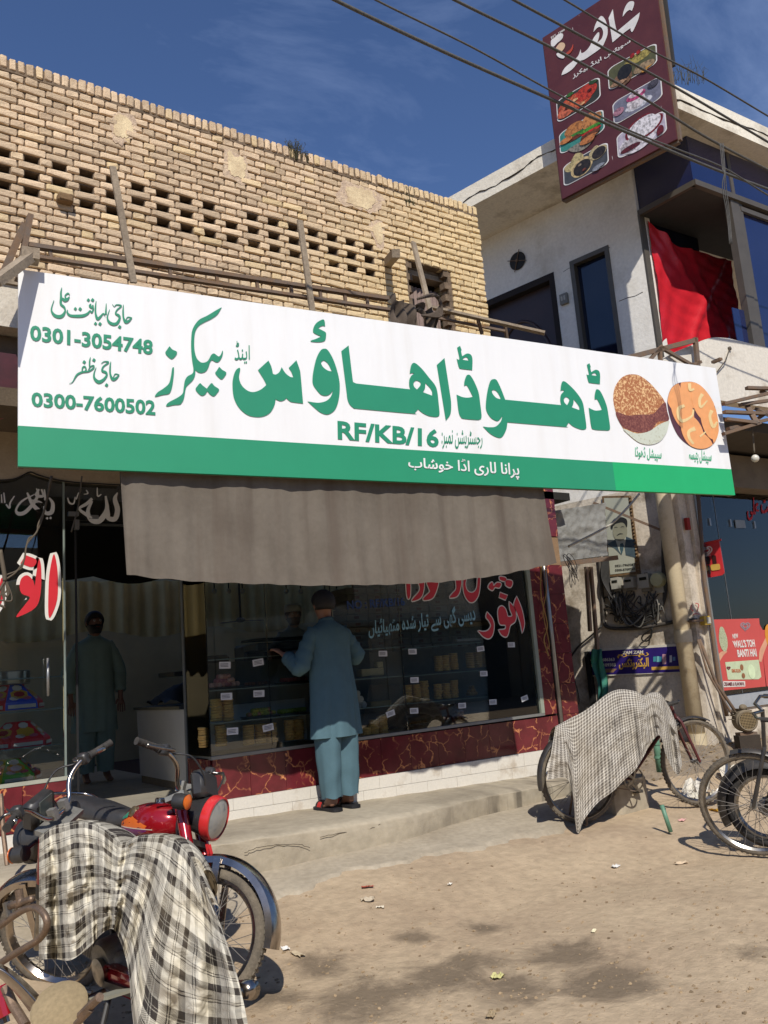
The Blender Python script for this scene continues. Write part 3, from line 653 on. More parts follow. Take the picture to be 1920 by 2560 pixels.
TC([(1402,288,c),(1435,500),(1470,730),(1488,870),(1480,1010),(1420,1100,c),(1303,378,c)])
def TT(dx, dy, s=1.0):
    TD([(dx+s*x, dy+s*y)+((c,) if k else ()) for x, y, k in [(178,18,1),(192,55,1),(187,68,1),(197,112,1),(240,88,0),(275,98,0),(290,140,0),(288,237,1),(190,225,0),(168,212,0),(148,133,1),(160,142,0),(172,130,0),(152,35,1)]])
    TD([(dx+s*x, dy+s*y)+((c,) if k else ()) for x, y, k in [(197,143,1),(215,125,0),(240,122,0),(257,152,1)]])
TT(0, 0)
TT(1191, 159, .86)
TD([(253,278),(275,290),(310,350),(345,440),(360,540),(372,655),(355,682),(320,685),(210,675),(185,660),(165,610),(147,458,c),(200,480),(250,485),(294,478,c),(265,420),(238,375),(215,380,c),(218,340),(235,290)])
TD([(1415,409),(1440,425),(1470,480),(1500,560),(1515,640),(1530,750),(1520,778),(1480,780),(1385,772),(1360,740),(1338,576,c),(1390,600),(1430,600),(1458,594,c),(1435,540),(1412,500),(1392,503,c),(1392,465),(1402,420)])
TD([(480,318),(510,330),(545,400),(585,503,c),(1090,552,c),(1082,510),(1088,460),(1120,423,c),(1098,418),(1084,425,c),(1088,380),(1098,345),(1115,337),(1150,360),(1220,430),(1280,520),(1300,620),(1316,740),(1308,768),(1270,772),(1200,745),(1157,710,c),(1135,742),(1110,748),(605,707,c),(595,770),(560,835),(520,845),(450,810),(384,745,c),(440,752),(500,745),(545,700),(560,648,c),(530,688),(500,693),(450,660),(415,600),(412,530),(425,430),(450,340)])
TD([(482,415),(510,430),(535,470),(546,500,c),(505,487),(475,455),(465,425)])
TD([(1140,480),(1163,500),(1158,525),(1143,553,c),(1120,530),(1113,505),(1122,485)])
TD([(1200,498,c),(1235,540),(1252,570),(1255,598,c),(1185,572,c),(1200,535)])
fill2d(A_, fr, 'urdu_title', gtx, sign)
# the two names in pen strokes
NM = []
def ST(*st):
    for s_ in st: NM.append(s_)
K1 = 7.541
names = [
 [(258,72,10),(242,160,30),(243,260,40),(240,380,44),(300,440,40),(320,510,30),(270,600,60),(190,620,64),(105,580,50),(62,480,26),(110,312,10)],
 [(405,205,16),(370,180,26),(320,225,22),(340,280,30),(400,262,14)],[(262,270,30),(310,310,56),(360,295,50),(405,240,10)],
 [(368,490,10),(362,545,34),(420,598,44),(540,608,54),(660,600,54),(745,560,40),(790,500,18)],[(790,500,18),(820,540,30),(852,470,26),(840,400,22)],[(805,378,20),(790,420,50),(830,450,30),(845,400,26)],
 [(905,325,10),(893,430,26),(895,560,34),(930,660,52),(985,620,40),(1040,560,22),(1080,610,40),(1090,500,28),(1095,370,10)],
 [(1210,385,8),(1245,430,10),(1290,395,18),(1380,415,24),(1300,490,24),(1270,560,26),(1320,590,46),(1350,640,40),(1300,740,52),(1220,760,56),(1140,710,44),(1118,620,22),(1158,485,8)],
 [(1418,395,10),(1412,520,30),(1420,640,34),(1460,720,52),(1520,700,44),(1580,640,12)],[(1460,690,14),(1500,630,18),(1580,640,16)]]
names2 = [
 [(398,1882,6),(460,1850,14),(540,1720,34),(640,1665,34),(760,1650,28),(850,1590,30),(860,1540,20),(800,1560,20),(750,1632,8)],[(797,1380,8),(782,1460,26),(780,1560,26)],
 [(640,1650,20),(650,1580,26),(690,1560,30),(715,1610,26),(690,1660,30)],
 [(905,1575,8),(868,1680,24),(872,1780,44),(950,1850,64),(1040,1810,50),(1105,1720,34),(1080,1665,46),(1020,1640,40),(1040,1560,26),(1140,1480,26),(1060,1465,16),(1000,1500,10)],
 [(1182,1465,8),(1168,1560,28),(1170,1700,34),(1215,1800,50),(1280,1780,44),(1340,1715,12)],[(1225,1770,14),(1265,1700,18),(1340,1715,16)]]
def dot(x, y, r, P=SG, ox=120, oy=710, k=K1): return [P.pix(ox+(x+a*r)/k, oy+(y+b*r)/k) for a, b in ((0, -1), (1, -.1), (.3, 1), (-.85, .2))]
for i, s_ in enumerate(names+names2):
    fill2d([SG.stroke(s_, 120, 710, K1)], SG.frame(.004+.0004*(i % 3)), 'name_stroke', gtx, sign)
dots = [(755,305,34),(835,305,38),(510,470,34),(600,475,38),(890,750,34),(975,755,38),(1345,812,38),(677,1475,38),(860,1437,38),(1098,1908,38)]
fill2d([dot(*d) for d in dots], fr, 'name_dots', gtx, sign)
def stext(s, q, name, m, bold=.0, lift=.004, P=SG, par=sign, u=False):
    """q: four photo points lb, rb, rt, lt"""
    return text(urdu(s) if u else s, P.frame(lift), [P.pix(*p) for p in q], name, m, par, bold)
stext('0301-3054748', [(75,852),(381,888),(382,851),(75,813)], 'phone_number', gtx, .028)
stext('0300-7600502', [(79,1017),(388,1039),(388,1001),(78,980)], 'phone_number', gtx, .028)
stext('RF/KB/16', [(844,1099),(1096,1119),(1096,1074),(843,1051)], 'registration_code', gtx, .03)
stext('رجسٹریشن نمبر:', [(1103,1122),(1205,1122),(1206,1080),(1104,1070)], 'registration_caption', gtx, .006, u=True)
stext('پرانا لاری اڈا خوشاب', [(1020,1178),(1298,1200),(1296,1155),(1020,1140)], 'address_line', mat('letter_white', (.82,.82,.80), rough=.45), .016, u=True)
stext('اینڈ', [(585,912),(624,908),(624,858),(588,852)], 'joining_word', gtx, .004, u=True)
cgr = mat('caption_green', (.08, .42, .22), rough=.5)
stext('سپیشل ڈھوڈا', [(1587,1150),(1653,1156),(1653,1120),(1587,1116)], 'caption', cgr, .014, u=True)
stext('سپیشل پتیسہ', [(1722,1158),(1778,1163),(1778,1128),(1722,1122)], 'caption', cgr, .014, u=True)
# printed pictures: a crumbly cake and orange rolls, flat print on the sheet
def oval(p, n=40): return SG.trace(p, 1500, 920, 4.879, 8)
cake_o = [(385,78),(480,95),(600,180),(700,290),(780,400),(815,530),(832,680),(800,800),(720,900),(600,938),(470,910),(340,810),(250,690),(190,540),(160,390),(175,250),(240,140),(310,92)]
roll_o = [(1075,168),(1170,185),(1260,250),(1350,370),(1410,510),(1440,680),(1435,800),(1390,910),(1310,975),(1200,990),(1080,945),(960,840),(880,690),(830,520),(820,390),(860,260),(940,190)]
brn = mat('cake_print', (.40, .15, .055), rough=.5, sc=46, col2=(.78, .50, .24), thr=(.50, .58), fine=.3)
fill2d([oval(cake_o)], SG.frame(.003), 'cake_picture', brn, sign)
fill2d([oval([(190,540),(330,580),(480,570),(640,560),(720,480),(790,420),(815,530),(832,640),(700,660),(620,760),(480,790),(330,750),(250,690)])], SG.frame(.0045), 'cake_side_print', mat('cake_side', (.13, .035, .03), rough=.5, sc=60, col2=(.27, .10, .07), thr=(.45, .6)), sign)
fill2d([oval([(280,745),(400,790),(480,800),(600,770),(720,690),(832,650),(830,700),(800,800),(720,900),(600,938),(470,910),(350,820)])], SG.frame(.006), 'plate_print', mat('plate_pale', (.55, .58, .48), rough=.5, sc=40, col2=(.35,.33,.2), thr=(.55, .7)), sign)
org = mat('orange_print', (.78, .30, .10), rough=.5, var=.06, sc=14); org2 = mat('orange_print_light', (.80, .36, .14), rough=.5, var=.06, sc=14)
fill2d([oval(roll_o)], SG.frame(.003), 'roll_picture', mat('roll_gap', (.10, .035, .05), rough=.5), sign)
def clipv(poly, ov):
    """keep a printed shape inside its oval"""
    O_ = np.mean(ov, axis=0); ang = np.array([math.atan2(*(q-O_)[::-1]) for q in ov]); rad = np.array([np.linalg.norm(q-O_) for q in ov]); o_ = np.argsort(ang); ang, rad = ang[o_], rad[o_]
    r_ = []
    for q in poly:
        d = q-O_; a = math.atan2(d[1], d[0]); R_ = np.interp(a, np.r_[ang-2*math.pi, ang, ang+2*math.pi], np.r_[rad, rad, rad]); L_ = np.linalg.norm(d)
        r_.append(O_+d*min(1, R_*.995/max(L_, 1e-6)))
    return r_
ov = oval(roll_o); lf = .0035
for cx_, cy_, rx, ry in ((900,330,110,220),(1110,300,130,190),(1370,620,80,180),(1000,520,140,230),(1250,420,140,230),(1330,640,110,230),(1120,780,140,200),(1230,930,150,150),(1420,860,60,150)):
    el = [SG.pix(1500+(cx_+rx*math.cos(t)+.12*ry*math.sin(t))/4.879, 920+(cy_+ry*math.sin(t)+.35*rx*math.cos(t))/4.879) for t in np.linspace(0, 6.283, 48, endpoint=False)]
    fill2d([clipv(el, ov)], SG.frame(lf), 'roll_print', org if int(cx_) % 2 else org2, sign); lf += .0006
crm = mat('cream_print', (.83, .62, .30), rough=.5)
for s_ in ([(1020,460,36),(950,500,44),(950,600,40),(1000,650,40),(1110,590,26),(1130,510,22)],[(1240,320,44),(1205,390,34),(1220,480,30),(1300,400,14)],[(1355,520,44),(1330,600,34),(1370,720,40),(1420,660,24)],[(1150,740,54),(1075,780,40),(1080,860,34),(1130,930,30)],[(1080,190,40),(1090,270,34),(1140,260,24)],[(1210,840,24),(1280,780,16)]):
    fill2d([clipv(SG.stroke(s_, 1500, 920, 4.879), ov)], SG.frame(lf+.0004), 'cream_swirl', crm, sign)
# ---------------------------------------------------------------- steel truss that carries the sign
rust = mat('rusty_steel', (.16, .125, .10)); timb = wood
tr = thing('sign_truss', 'rusty steel ladder truss running behind the top of the white sign', 'truss', SG.at(2, HH, -.5))
TP = Plane(SG.at(0, 0, -.42), SD)
a0, a1 = TP.w(60, 612), TP.w(1020, 758); b0, b1 = TP.w(60, 638), TP.w(1020, 790)
MB().bar(a0, TP.w(970, 748), .05, .028).build('top_chord', rust, tr); MB().bar(b0, TP.w(975, 775), .04, .022).build('bottom_chord', rust, tr)
for px in (112, 250, 375, 488, 590, 680, 760, 830, 895):
    t = (px-60)/960
    MB().bar(a0+(a1-a0)*t, b0+(b1-b0)*(t+.004), .022, .022, up=(1,0,0)).build('rung', rust, tr)
MB().bar(TP.w(45, 700), TP.w(75, 540), .07, .035, up=(1,0,0)).build('end_post', rust, tr)
MB().bar(TP.w(5, 690), TP.w(62, 560), .045, .03, up=(0,1,0)).build('brace', rust, tr)
MB().bar(F(-14, 708, 4.75), SG.at(.06, HH+.06, .06), .07, .05).build('outrigger', timb, tr)
MB().obox(SG.at(.06, HH+.07, .05), SD*.05, SG.n*.05, V(0,0,.035)).build('tip', timb, tr)
for px0, py0, px1, py1, nm in ((275,428,327,716,'leftmost'),(740,560,772,790,'middle')):
    o = MB().bar(TP.w(px0, py0)-V(0,.06,0), TP.w(px1, py1)-V(0,.06,0), .045, .02, up=(0,1,0)).build('timber_batten', timb)
    tag(o, 'thin grey wooden batten leaning on the truss in front of the bricks, the %s one' % nm, 'batten')
o = MB().bar(F(1033, 606, 6.0), F(1090, 835, 5.6), .05, .025, up=(0,1,0)).build('timber_batten', timb); tag(o, 'thin grey wooden batten crossing the dark upper doorway', 'batten')
pb = MB().bar(F(965, 662, YF+.1), F(990, 633, YF-.45), .075, .075).build('beam_end', timb); tag(pb, 'short square timber end sticking out of the bricks beside the doorway', 'beam')
pr = thing('projecting_rail', 'weathered timber plank rail with steel brackets reaching right from the doorway', 'rail', F(1200, 790, 5.6))
MB().bar(F(1075, 768, 5.75), F(1362, 833, 5.05), .07, .022).build('plank', timb, pr)
MB().bar(F(1080, 792, 5.75), F(1262, 828, 5.4), .03, .02).build('steel_angle', rust, pr)
for q in ((1195,800,1205,835),(1262,812,1268,850)): MB().bar(F(*q[:2], 5.45), F(*q[2:], 5.5), .025, .025, up=(1,0,0)).build('bracket', rust, pr)
# bracket with cross braces behind the right end of the sign
rb = thing('sign_bracket', 'rusty angle iron bracket frame above the right end of the sign', 'bracket', SG.at(4.9, HH, -.2))
BP = Plane(SG.at(0, 0, -.25), SD)
for i, q in enumerate([(1530,905,1740,850),(1655,870,1738,918),(1738,845,1745,920),(1620,905,1655,865),(1700,922,1752,905),(1650,872,1652,925)]):
    MB().bar(BP.w(q[0], q[1]), BP.w(q[2], q[3]), .045 if i in (0, 2) else .03, .03, up=SG.n).build('angle_iron', rust, rb)
MB().obox(BP.w(1738, 925)+SG.n*.26, SD*.02, SG.n*.05, V(0,0,.012)).build('tip', rust, rb)
# sackcloth drying on the truss
def rag(u, v):
    a, b = TP.w(965, 752), TP.w(1085, 790); p = a+(b-a)*u
    hang = (.33 if u < .5 else .15+.1*math.sin(u*9))*v
    return p+V(0, -.05-.03*math.sin(u*31)-.02*math.sin(v*9+u*12), .02-hang+.02*math.sin(u*23))
tag(MB().grid(34, 12, rag).build('sackcloth', mat('brown_sack', (.10, .075, .055), rough=1, sc=20, fine=.2), smooth=True), 'ragged brown sackcloth hung over the truss beside the upper doorway', 'cloth')
twist = MB()
for k in range(9): twist.tube(cat([TP.w(1025+k*3, 760)+V(0,-.10-.01*k,0), TP.w(1058+k*2, 752)+V(0,-.13,-.004*k), TP.w(1082, 770+k*4)+V(0,-.11,0), TP.w(1068-k*4, 800)+V(0,-.1,0)], 5), .011, 5)
tag(twist.build('twisted_rag', mat('brown_sack', '')), 'twisted grey brown rag knotted round the end of the truss', 'cloth')
# ---------------------------------------------------------------- grey sun cloth hung in front of the window
CYp = 4.86
awn_m = mat('awning_cloth', (.165, .142, .115), rough=1, sc=2.2, col2=(.13, .11, .088), thr=(.4, .65), bump=.25, bsc=160, fine=.06, spec=.1)
n_, l_, b_ = nodes_of(awn_m); src = b_.inputs['Base Color'].links[0].from_socket
t_ = n_.new('ShaderNodeTexCoord'); m_ = n_.new('ShaderNodeMapping'); m_.inputs['Scale'].default_value = (6.5, 1, .35); l_.new(t_.outputs['Object'], m_.inputs['Vector'])
nn1 = n_.new('ShaderNodeTexNoise'); nn1.inputs['Scale'].default_value = 1; nn1.inputs['Detail'].default_value = 6; l_.new(m_.outputs['Vector'], nn1.inputs['Vector'])
r1 = n_.new('ShaderNodeMapRange'); r1.inputs['From Min'].default_value = .50; r1.inputs['From Max'].default_value = .68; r1.inputs['To Max'].default_value = .55; l_.new(nn1.outputs['Fac'], r1.inputs['Value'])
mm_ = n_.new('ShaderNodeMixRGB'); mm_.inputs['Color2'].default_value = (.092, .070, .055, 1); l_.new(src, mm_.inputs['Color1']); l_.new(r1.outputs['Result'], mm_.inputs['Fac']); l_.new(mm_.outputs['Color'], b_.inputs['Base Color'])
bx = [onp(*q, SG.p+V(0,.05,0), SG.n) for q in [(318,1436),(360,1443),(480,1453),(640,1460),(800,1464),(950,1462),(1100,1456),(1250,1438),(1392,1408)]]
tl, trr = onp(296, 1150, SG.p+V(0,.05,0), SG.n), onp(1352, 1150, SG.p+V(0,.05,0), SG.n)
bxx = [q[0] for q in bx]; bzz = [q[2] for q in bx]
def awy(x): return float(SG.p[1]-.1115*(x-SG.p[0]))+.05
def awf(u, v):
    xt = tl[0]+(trr[0]-tl[0])*u; xb = bxx[0]+(bxx[-1]-bxx[0])*u; x = xt+(xb-xt)*v; z = 3.05+(float(np.interp(xb, bxx, bzz))-3.05)*v
    f = .022*math.sin(x*9.5+.8*math.sin(v*3))+.013*math.sin(x*21+1.5*v)+.01*math.sin(x*47)+.03*math.exp(-((x-tl[0])/.10)**2)*math.sin(x*90)
    return (x, awy(x)+f*(.12+.30*v)+.02*math.sin(3*v), z+.003*math.sin(x*31)*v)
aw = MB().grid(220, 26, awf).build('sun_cloth', awn_m, smooth=True)
tag(aw, 'wide faded grey brown cloth hanging below the sign as a sun blind', 'awning')
# ================================================================ shop front: marble dado, skirting, glass and what stands behind it
marb = mat('red_marble', (.155, .022, .028), rough=.16, sc=5, col2=(.085, .012, .016), thr=(.35, .7), spec=.5)
n_, l_, b_ = nodes_of(marb); src = b_.inputs['Base Color'].links[0].from_socket
t_ = n_.new('ShaderNodeTexCoord'); oi = n_.new('ShaderNodeObjectInfo')
cmb = n_.new('ShaderNodeVectorMath'); cmb.operation = 'SCALE'; cmb.inputs[0].default_value = (31, 17, 23); l_.new(oi.outputs['Random'], cmb.inputs['Scale'])
av = n_.new('ShaderNodeVectorMath'); l_.new(t_.outputs['Object'], av.inputs[0]); l_.new(cmb.outputs[0], av.inputs[1])
dn = n_.new('ShaderNodeTexNoise'); dn.inputs['Scale'].default_value = 11; dn.inputs['Detail'].default_value = 5; l_.new(av.outputs[0], dn.inputs['Vector'])
ds = n_.new('ShaderNodeVectorMath'); ds.operation = 'SCALE'; ds.inputs['Scale'].default_value = .14; l_.new(dn.outputs['Color'], ds.inputs[0])
a2 = n_.new('ShaderNodeVectorMath'); l_.new(av.outputs[0], a2.inputs[0]); l_.new(ds.outputs[0], a2.inputs[1])
vo = n_.new('ShaderNodeTexVoronoi'); vo.feature = 'DISTANCE_TO_EDGE'; vo.inputs['Scale'].default_value = 5.5; l_.new(a2.outputs[0], vo.inputs['Vector'])
vr = n_.new('ShaderNodeMapRange'); vr.inputs['From Min'].default_value = .035; vr.inputs['From Max'].default_value = .006; l_.new(vo.outputs['Distance'], vr.inputs['Value'])
pn = n_.new('ShaderNodeTexNoise'); pn.inputs['Scale'].default_value = 7; l_.new(av.outputs[0], pn.inputs['Vector'])
pr_ = n_.new('ShaderNodeMapRange'); pr_.inputs['From Min'].default_value = .42; pr_.inputs['From Max'].default_value = .60; l_.new(pn.outputs['Fac'], pr_.inputs['Value'])
mu = n_.new('ShaderNodeMath'); mu.operation = 'MULTIPLY'; l_.new(vr.outputs['Result'], mu.inputs[0]); l_.new(pr_.outputs['Result'], mu.inputs[1])
mv = n_.new('ShaderNodeMixRGB'); mv.inputs['Color2'].default_value = (.62, .25, .10, 1); l_.new(src, mv.inputs['Color1']); l_.new(mu.outputs[0], mv.inputs['Fac']); l_.new(mv.outputs['Color'], b_.inputs['Base Color'])
skm = mat('white_skirting', (.66, .62, .54), rough=.7, sc=4.5, col2=(.47, .40, .31), thr=(.55, .72), bump=.12, fine=.06)
alu = mat('grey_aluminium', (.30, .30, .28), rough=.45, metal=.5, var=.1)
alud = mat('dark_aluminium', (.07, .075, .07), rough=.4, metal=.4)
steelp = mat('galvanised', (.38, .38, .37), rough=.4, metal=.8, var=.15)
gl = glass_mat('shop_glass', (.92,.95,.93)); glt = glass_mat('shelf_glass', (.86, .93, .90), .9, .02, .06)
XA, XB = 2.575, 5.985                                 # window opening left and right
ZS0, ZS1 = .835, .528                                 # top and bottom of the marble dado
front = thing('sweet_shop_front', 'sweet shop window front with red veined marble dado and white skirting', 'shop front', (4.3, YF, .5))
def tiles(x0, x1, z0f, z1f, w_, name, m, par, y0=YF-.02, y1=YF+.05, gap=.0014, rows=1, stag=0.0, ax='x'):
    n = max(1, round((x1-x0)/w_)); w = (x1-x0)/n
    for r in range(rows):
        k0 = -1 if (stag and r % 2) else 0
        for k in range(k0, n):
            a = x0+w*(k+(stag if r % 2 else 0)); b = a+w; a2, b2 = max(a, x0), min(b, x1)
            if b2-a2 < .02: continue
            zl = z0f(a2); zh = z1f(a2); zl2, zh2 = z0f(b2), z1f(b2)
            f0, f1 = r/rows, (r+1)/rows
            A0, A1 = zl+(zh-zl)*f0+gap, zl+(zh-zl)*f1-gap; B0, B1 = zl2+(zh2-zl2)*f0+gap, zl2+(zh2-zl2)*f1-gap
            j = random.uniform(-.0012, .0012)
            MB().hexa([(a2+gap, y0+j, A0), (b2-gap, y0+j, B0), (b2-gap, y1, B0), (a2+gap, y1, A0), (a2+gap, y0+j, A1), (b2-gap, y0+j, B1), (b2-gap, y1, B1), (a2+gap, y1, A1)]).build(name, m, par)
sk1 = lambda x: .541-.0069*(x-2.76)
tiles(XA-.02, 6.51, lambda x: zs(x)-.02, sk1, .33, 'skirting_tile', skm, front, y0=YF-.035, rows=2, stag=.5)
tiles(XA, 6.205, sk1, lambda x: .838-.0045*(x-2.6), .305, 'marble_tile', marb, front)
MB().box((XA-.01, YF+.0, .2), (6.51, YF+.16, .80)).box((6.02, YF+.02, .3), (6.51, YF+.3, 3.3)).build('wall_core', mat('grout', '#3a2a24', rough=.95), front)
zc_ = .84
while zc_ < 3.2:                                      # right hand marble pillar, two strips either side of a steel pipe
    z1_ = zc_+.305
    MB().box((6.035, YF-.02, zc_+.002), (6.205, YF+.03, z1_-.002)).build('marble_tile', marb, front)
    zc_ = z1_
zc_ = .52
while zc_ < 3.2:
    z1_ = zc_+.30
    if not (2.28 < zc_ < 2.5): MB().box((6.285, YF-.02, zc_+.002), (6.505, YF+.03, z1_-.002)).build('marble_tile', marb, front)
    else: MB().box((6.285, YF-.01, zc_+.002), (6.505, YF+.03, z1_-.002)).build('bare_patch', mat('bare_render', '#8c7257', rough=.95, fine=.2), front)
    zc_ = z1_
o = MB().tube([(6.238, YF-.03, .33), (6.238, YF-.03, 3.1)], .022, 10).build('steel_conduit', steelp, smooth=True); tag(o, 'upright grey steel conduit between the two marble strips', 'pipe')
m = MB().tube(cat([F(1356,1350,6.1), F(1352,1480,6.1), F(1368,1560,6.1), F(1360,1600,6.1), F(1372,1640,6.08)], 6), .006, 5).tube(cat([F(1358,1350,6.1), F(1366,1470,6.1), F(1358,1530,6.1), F(1373,1610,6.08), F(1365,1625,6.08)], 6), .005, 5)
tag(m.build('frayed_rope', mat('yellow_rope', '#b08a4c', rough=.9), smooth=True), 'frayed yellow rope hanging down the red marble pillar', 'rope')
# window frame and panes
MB().box((XA-.01, YF-.028, .838), (XB+.045, YF+.03, .862)).build('sill_rail', alu, front)
MB().box((XB, YF-.03, .862), (XB+.045, YF+.03, 3.1)).build('jamb_frame', mat('pale_green_frame', (.30, .33, .26), rough=.6), front)
for a, b in ((XA, 3.085), (3.089, 3.70), (3.704, 4.40), (4.404, XB)):
    MB().box((a, YF-.003, .863), (b, YF+.003, 3.1)).build('glass_pane', gl, front)
for x in (XA, 3.087, 3.702, 4.402): MB().box((x-.004, YF+.004, .863), (x+.004, YF+.010, 3.1)).build('joint_strip', black, front)
# splayed pane and dado towards the entrance
c1, c0 = V(2.57, YF, 0), V(2.544, 6.545, 0)
for (za, zb_, nm, m, off) in ((.862, 3.1, 'glass_pane', glass_mat('splay_glass', (.8,.85,.82), .35), 0), (sk1(2.5), .838, 'marble_tile', marb, -.004), (.35, sk1(2.5)-.002, 'skirting_tile', skm, -.008)):
    MB().hexa([c0+V(off,0,za), c1+V(off,0,za), c1+V(off+.006,.01,za), c0+V(off+.006,0,za), c0+V(off,0,zb_), c1+V(off,0,zb_), c1+V(off+.006,.01,zb_), c0+V(off+.006,0,zb_)]).build(nm, m, front)
MB().box((2.535, 6.545, .40), (2.56, 6.575, 3.1)).build('corner_post', mat('chalk_white_post', (.20, .21, .20), rough=.6), front)
# display case: shelves of glass inside the window
case = thing('display_case', 'glass display case with three glass shelves of sweets behind the shop window', 'display case', (4.3, 6.4, .84))
def shelf(x0, x1, z0, z1, y1=6.62, par=case, name='glass_shelf'):
    MB().hexa([(x0, YF+.015, z0-.006), (x1, YF+.015, z1-.006), (x1, y1, z1-.006), (x0, y1, z0-.006), (x0, YF+.015, z0+.003), (x1, YF+.015, z1+.003), (x1, y1, z1+.003), (x0, y1, z0+.003)]).build(name, glt, par)
    MB().bar((x0, YF+.013, z0-.002), (x1, YF+.013, z1-.002), .004, .009).build('shelf_edge', mat('shelf_edge_green', (.26, .33, .30), rough=.25), par)
shelf(XA, 4.39, 1.575, 1.585); shelf(4.41, XB, 1.566, 1.596)
shelf(XA, 4.39, 1.345, 1.333); shelf(4.41, XB, 1.327, 1.320)
shelf(XA, 4.39, 1.100, 1.090); shelf(4.41, XB, 1.090, 1.067)
MB().box((XA, YF+.03, .842), (XB, 6.64, .862)).build('case_floor', mat('case_floor', '#8a887c', rough=.6), case)
MB().box((XA, 6.63, .86), (XB, 6.65, 1.56)).build('case_back', mat('case_back', (.11, .12, .11), rough=.3), case)
MB().box((5.05, YF+.02, 1.60), (XB, YF+.05, 1.625)).build('top_rail', steelp, case)

# ---- sweets
gold = mat('golden_biscuit', (.80, .52, .15), rough=.75, sc=40, col2=(.60, .34, .10), fine=.2, bump=.3, bsc=90)
biscuit_sets = [
 ('second shelf, left end', [(505,1768,8)]),]
def stack(px, py, h, r, label, y=6.27, group=None, n=None):
    b = F(px, py, y); n = n or max(3, round(h/.02)); t = h/n; m = MB()
    for k in range(n):
        c_ = b+V(random.uniform(-.004, .004), random.uniform(-.004, .004), t*k)
        m.lathe([(r*.9, .0), (r, t*.25), (r, t*.68), (r*.9, t*.92)], c_, (random.uniform(-.03,.03), random.uniform(-.03,.03), 1), 14)
    o = m.build('biscuit_stack', gold, smooth='auto'); return tag(o, label, 'biscuits', group)
rows = [  # bottom photo y, photo x list, height, where
 ('on the bottom shelf at the far left corner', [(512,1868,.15),(553,1865,.16)], 'pair of biscuit stacks in the left corner'),
 ('on the bottom shelf left of the customer', [(622,1862,.155),(653,1858,.155),(680,1856,.155)], 'three biscuit stacks left of the customer'),
 ('on the bottom shelf touching the customer sleeve line', [(724,1850,.16),(748,1848,.16)], 'two biscuit stacks beside the customer'),
 ('on the middle shelf at the left corner', [(542,1803,.17),(570,1802,.17)], 'two biscuit stacks on the left middle shelf'),
 ('on the bottom shelf right of the customer', [(917,1843,.085),(937,1840,.14),(959,1836,.16)], 'rising biscuit stacks right of the customer'),
 ('on the middle shelf, just right of the window joint', [(1021,1756,.155),(1043,1754,.155),(1063,1752,.18)], 'middle shelf trio by the joint'),
 ('on the middle shelf, centre of the right pane', [(1096,1748,.14),(1117,1746,.14),(1137,1744,.16)], 'middle shelf trio in the right pane'),
 ('on the top shelf, centre of the right pane', [(1097,1678,.14),(1116,1677,.145),(1136,1674,.155)], 'top shelf trio in the right pane'),
 ('on the top shelf, next to the small cubes', [(1177,1670,.145),(1198,1668,.145),(1218,1667,.145)], 'top shelf trio beside the cubes')]
pos = {0:'leftmost', 1:'middle', 2:'rightmost'}
for where, lst, grp in rows:
    for i, (px, py, h) in enumerate(lst):
        nm = (['left', 'right'] if len(lst) == 2 else ['leftmost', 'middle', 'rightmost'])[i]
        stack(px, py, h, .047 if px < 700 else (.044 if px < 1000 else .041), 'golden biscuit stack %s, the %s one' % (where, nm), group=grp)
def heap(px, py, w_, n, r, cols, label, name='sweet_heap', cat_='sweets', y=6.30, tray=True, rows_=3, long=0.0, seed=1):
    rs = np.random.RandomState(seed); b = F(px, py, y); root = thing(name, label, cat_, b)
    ms = {c_: MB() for c_ in cols}
    for lay in range(rows_):
        k = max(1, int(n*(1-.26*lay)))
        for d_ in range(2):
            for i in range(k):
                x = (i-(k-1)/2)*(w_/n)+rs.uniform(-.15, .15)*r; c_ = cols[rs.randint(len(cols))]
                p = b+V(x, d_*r*1.7-.02+rs.uniform(-.3,.3)*r, r*.9+lay*r*1.45+.012)
                if long:
                    a = rs.uniform(0, 3.14); ms[c_].tube([p-V(math.cos(a), .3, rs.uniform(-.4,.4))*long, p, p+V(math.cos(a), .3, rs.uniform(-.2,.4))*long], [r*.5, r*.7, r*.4], 5)
                else: ms[c_].ell(p, (r, r, r*.95), 9, 6)
    for c_, m in ms.items():
        if m.v: tag(m.build('sweet', mat('sweet_'+c_[1:], c_, rough=.5, var=.08, sc=30, fine=.06), root, smooth=True), kind='stuff')
    if tray: MB().hexa([b+V(*q) for q in [(-w_*.55,-.05,0),(w_*.55,-.05,0),(w_*.55,.08,0),(-w_*.55,.08,0),(-w_*.6,-.06,.014),(w_*.6,-.06,.014),(w_*.6,.09,.014),(-w_*.6,.09,.014)]]).build('tray', steelp, root)
    return root
heap(560, 1722, .24, 8, .022, ['#c98f80','#d4a698','#b56e74'], 'heap of pale pink round sweets on the upper left shelf', seed=2)
heap(638, 1718, .20, 7, .017, ['#5a3018','#7a4420'], 'tray of small brown sweets on the upper shelf right of the pink heap', rows_=1, seed=3)
heap(735, 1708, .24, 8, .020, ['#c0616b','#b5545e'], 'row of deep pink sweets on the upper shelf beside the customer', rows_=1, seed=4)
heap(652, 1793, .24, 9, .019, ['#b6b032','#c78a68','#a8b04a'], 'striped heap of yellow green and peach sweets on the middle shelf', rows_=2, seed=5)
heap(730, 1786, .24, 8, .021, ['#8fa81e','#9cb32c'], 'heap of bright lime green sweets on the middle shelf beside the customer', rows_=1, seed=6)
heap(1258, 1722, .24, 12, .010, ['#8a5a24','#6b4219','#9a6e30'], 'loose pile of brown fried crisps on a tray on the middle shelf', long=.026, rows_=4, seed=7)
heap(1262, 1786, .27, 13, .011, ['#8a5a24','#6b4219','#a87a38'], 'larger pile of brown fried crisps on the bottom shelf by the right jamb', long=.03, rows_=4, seed=8)
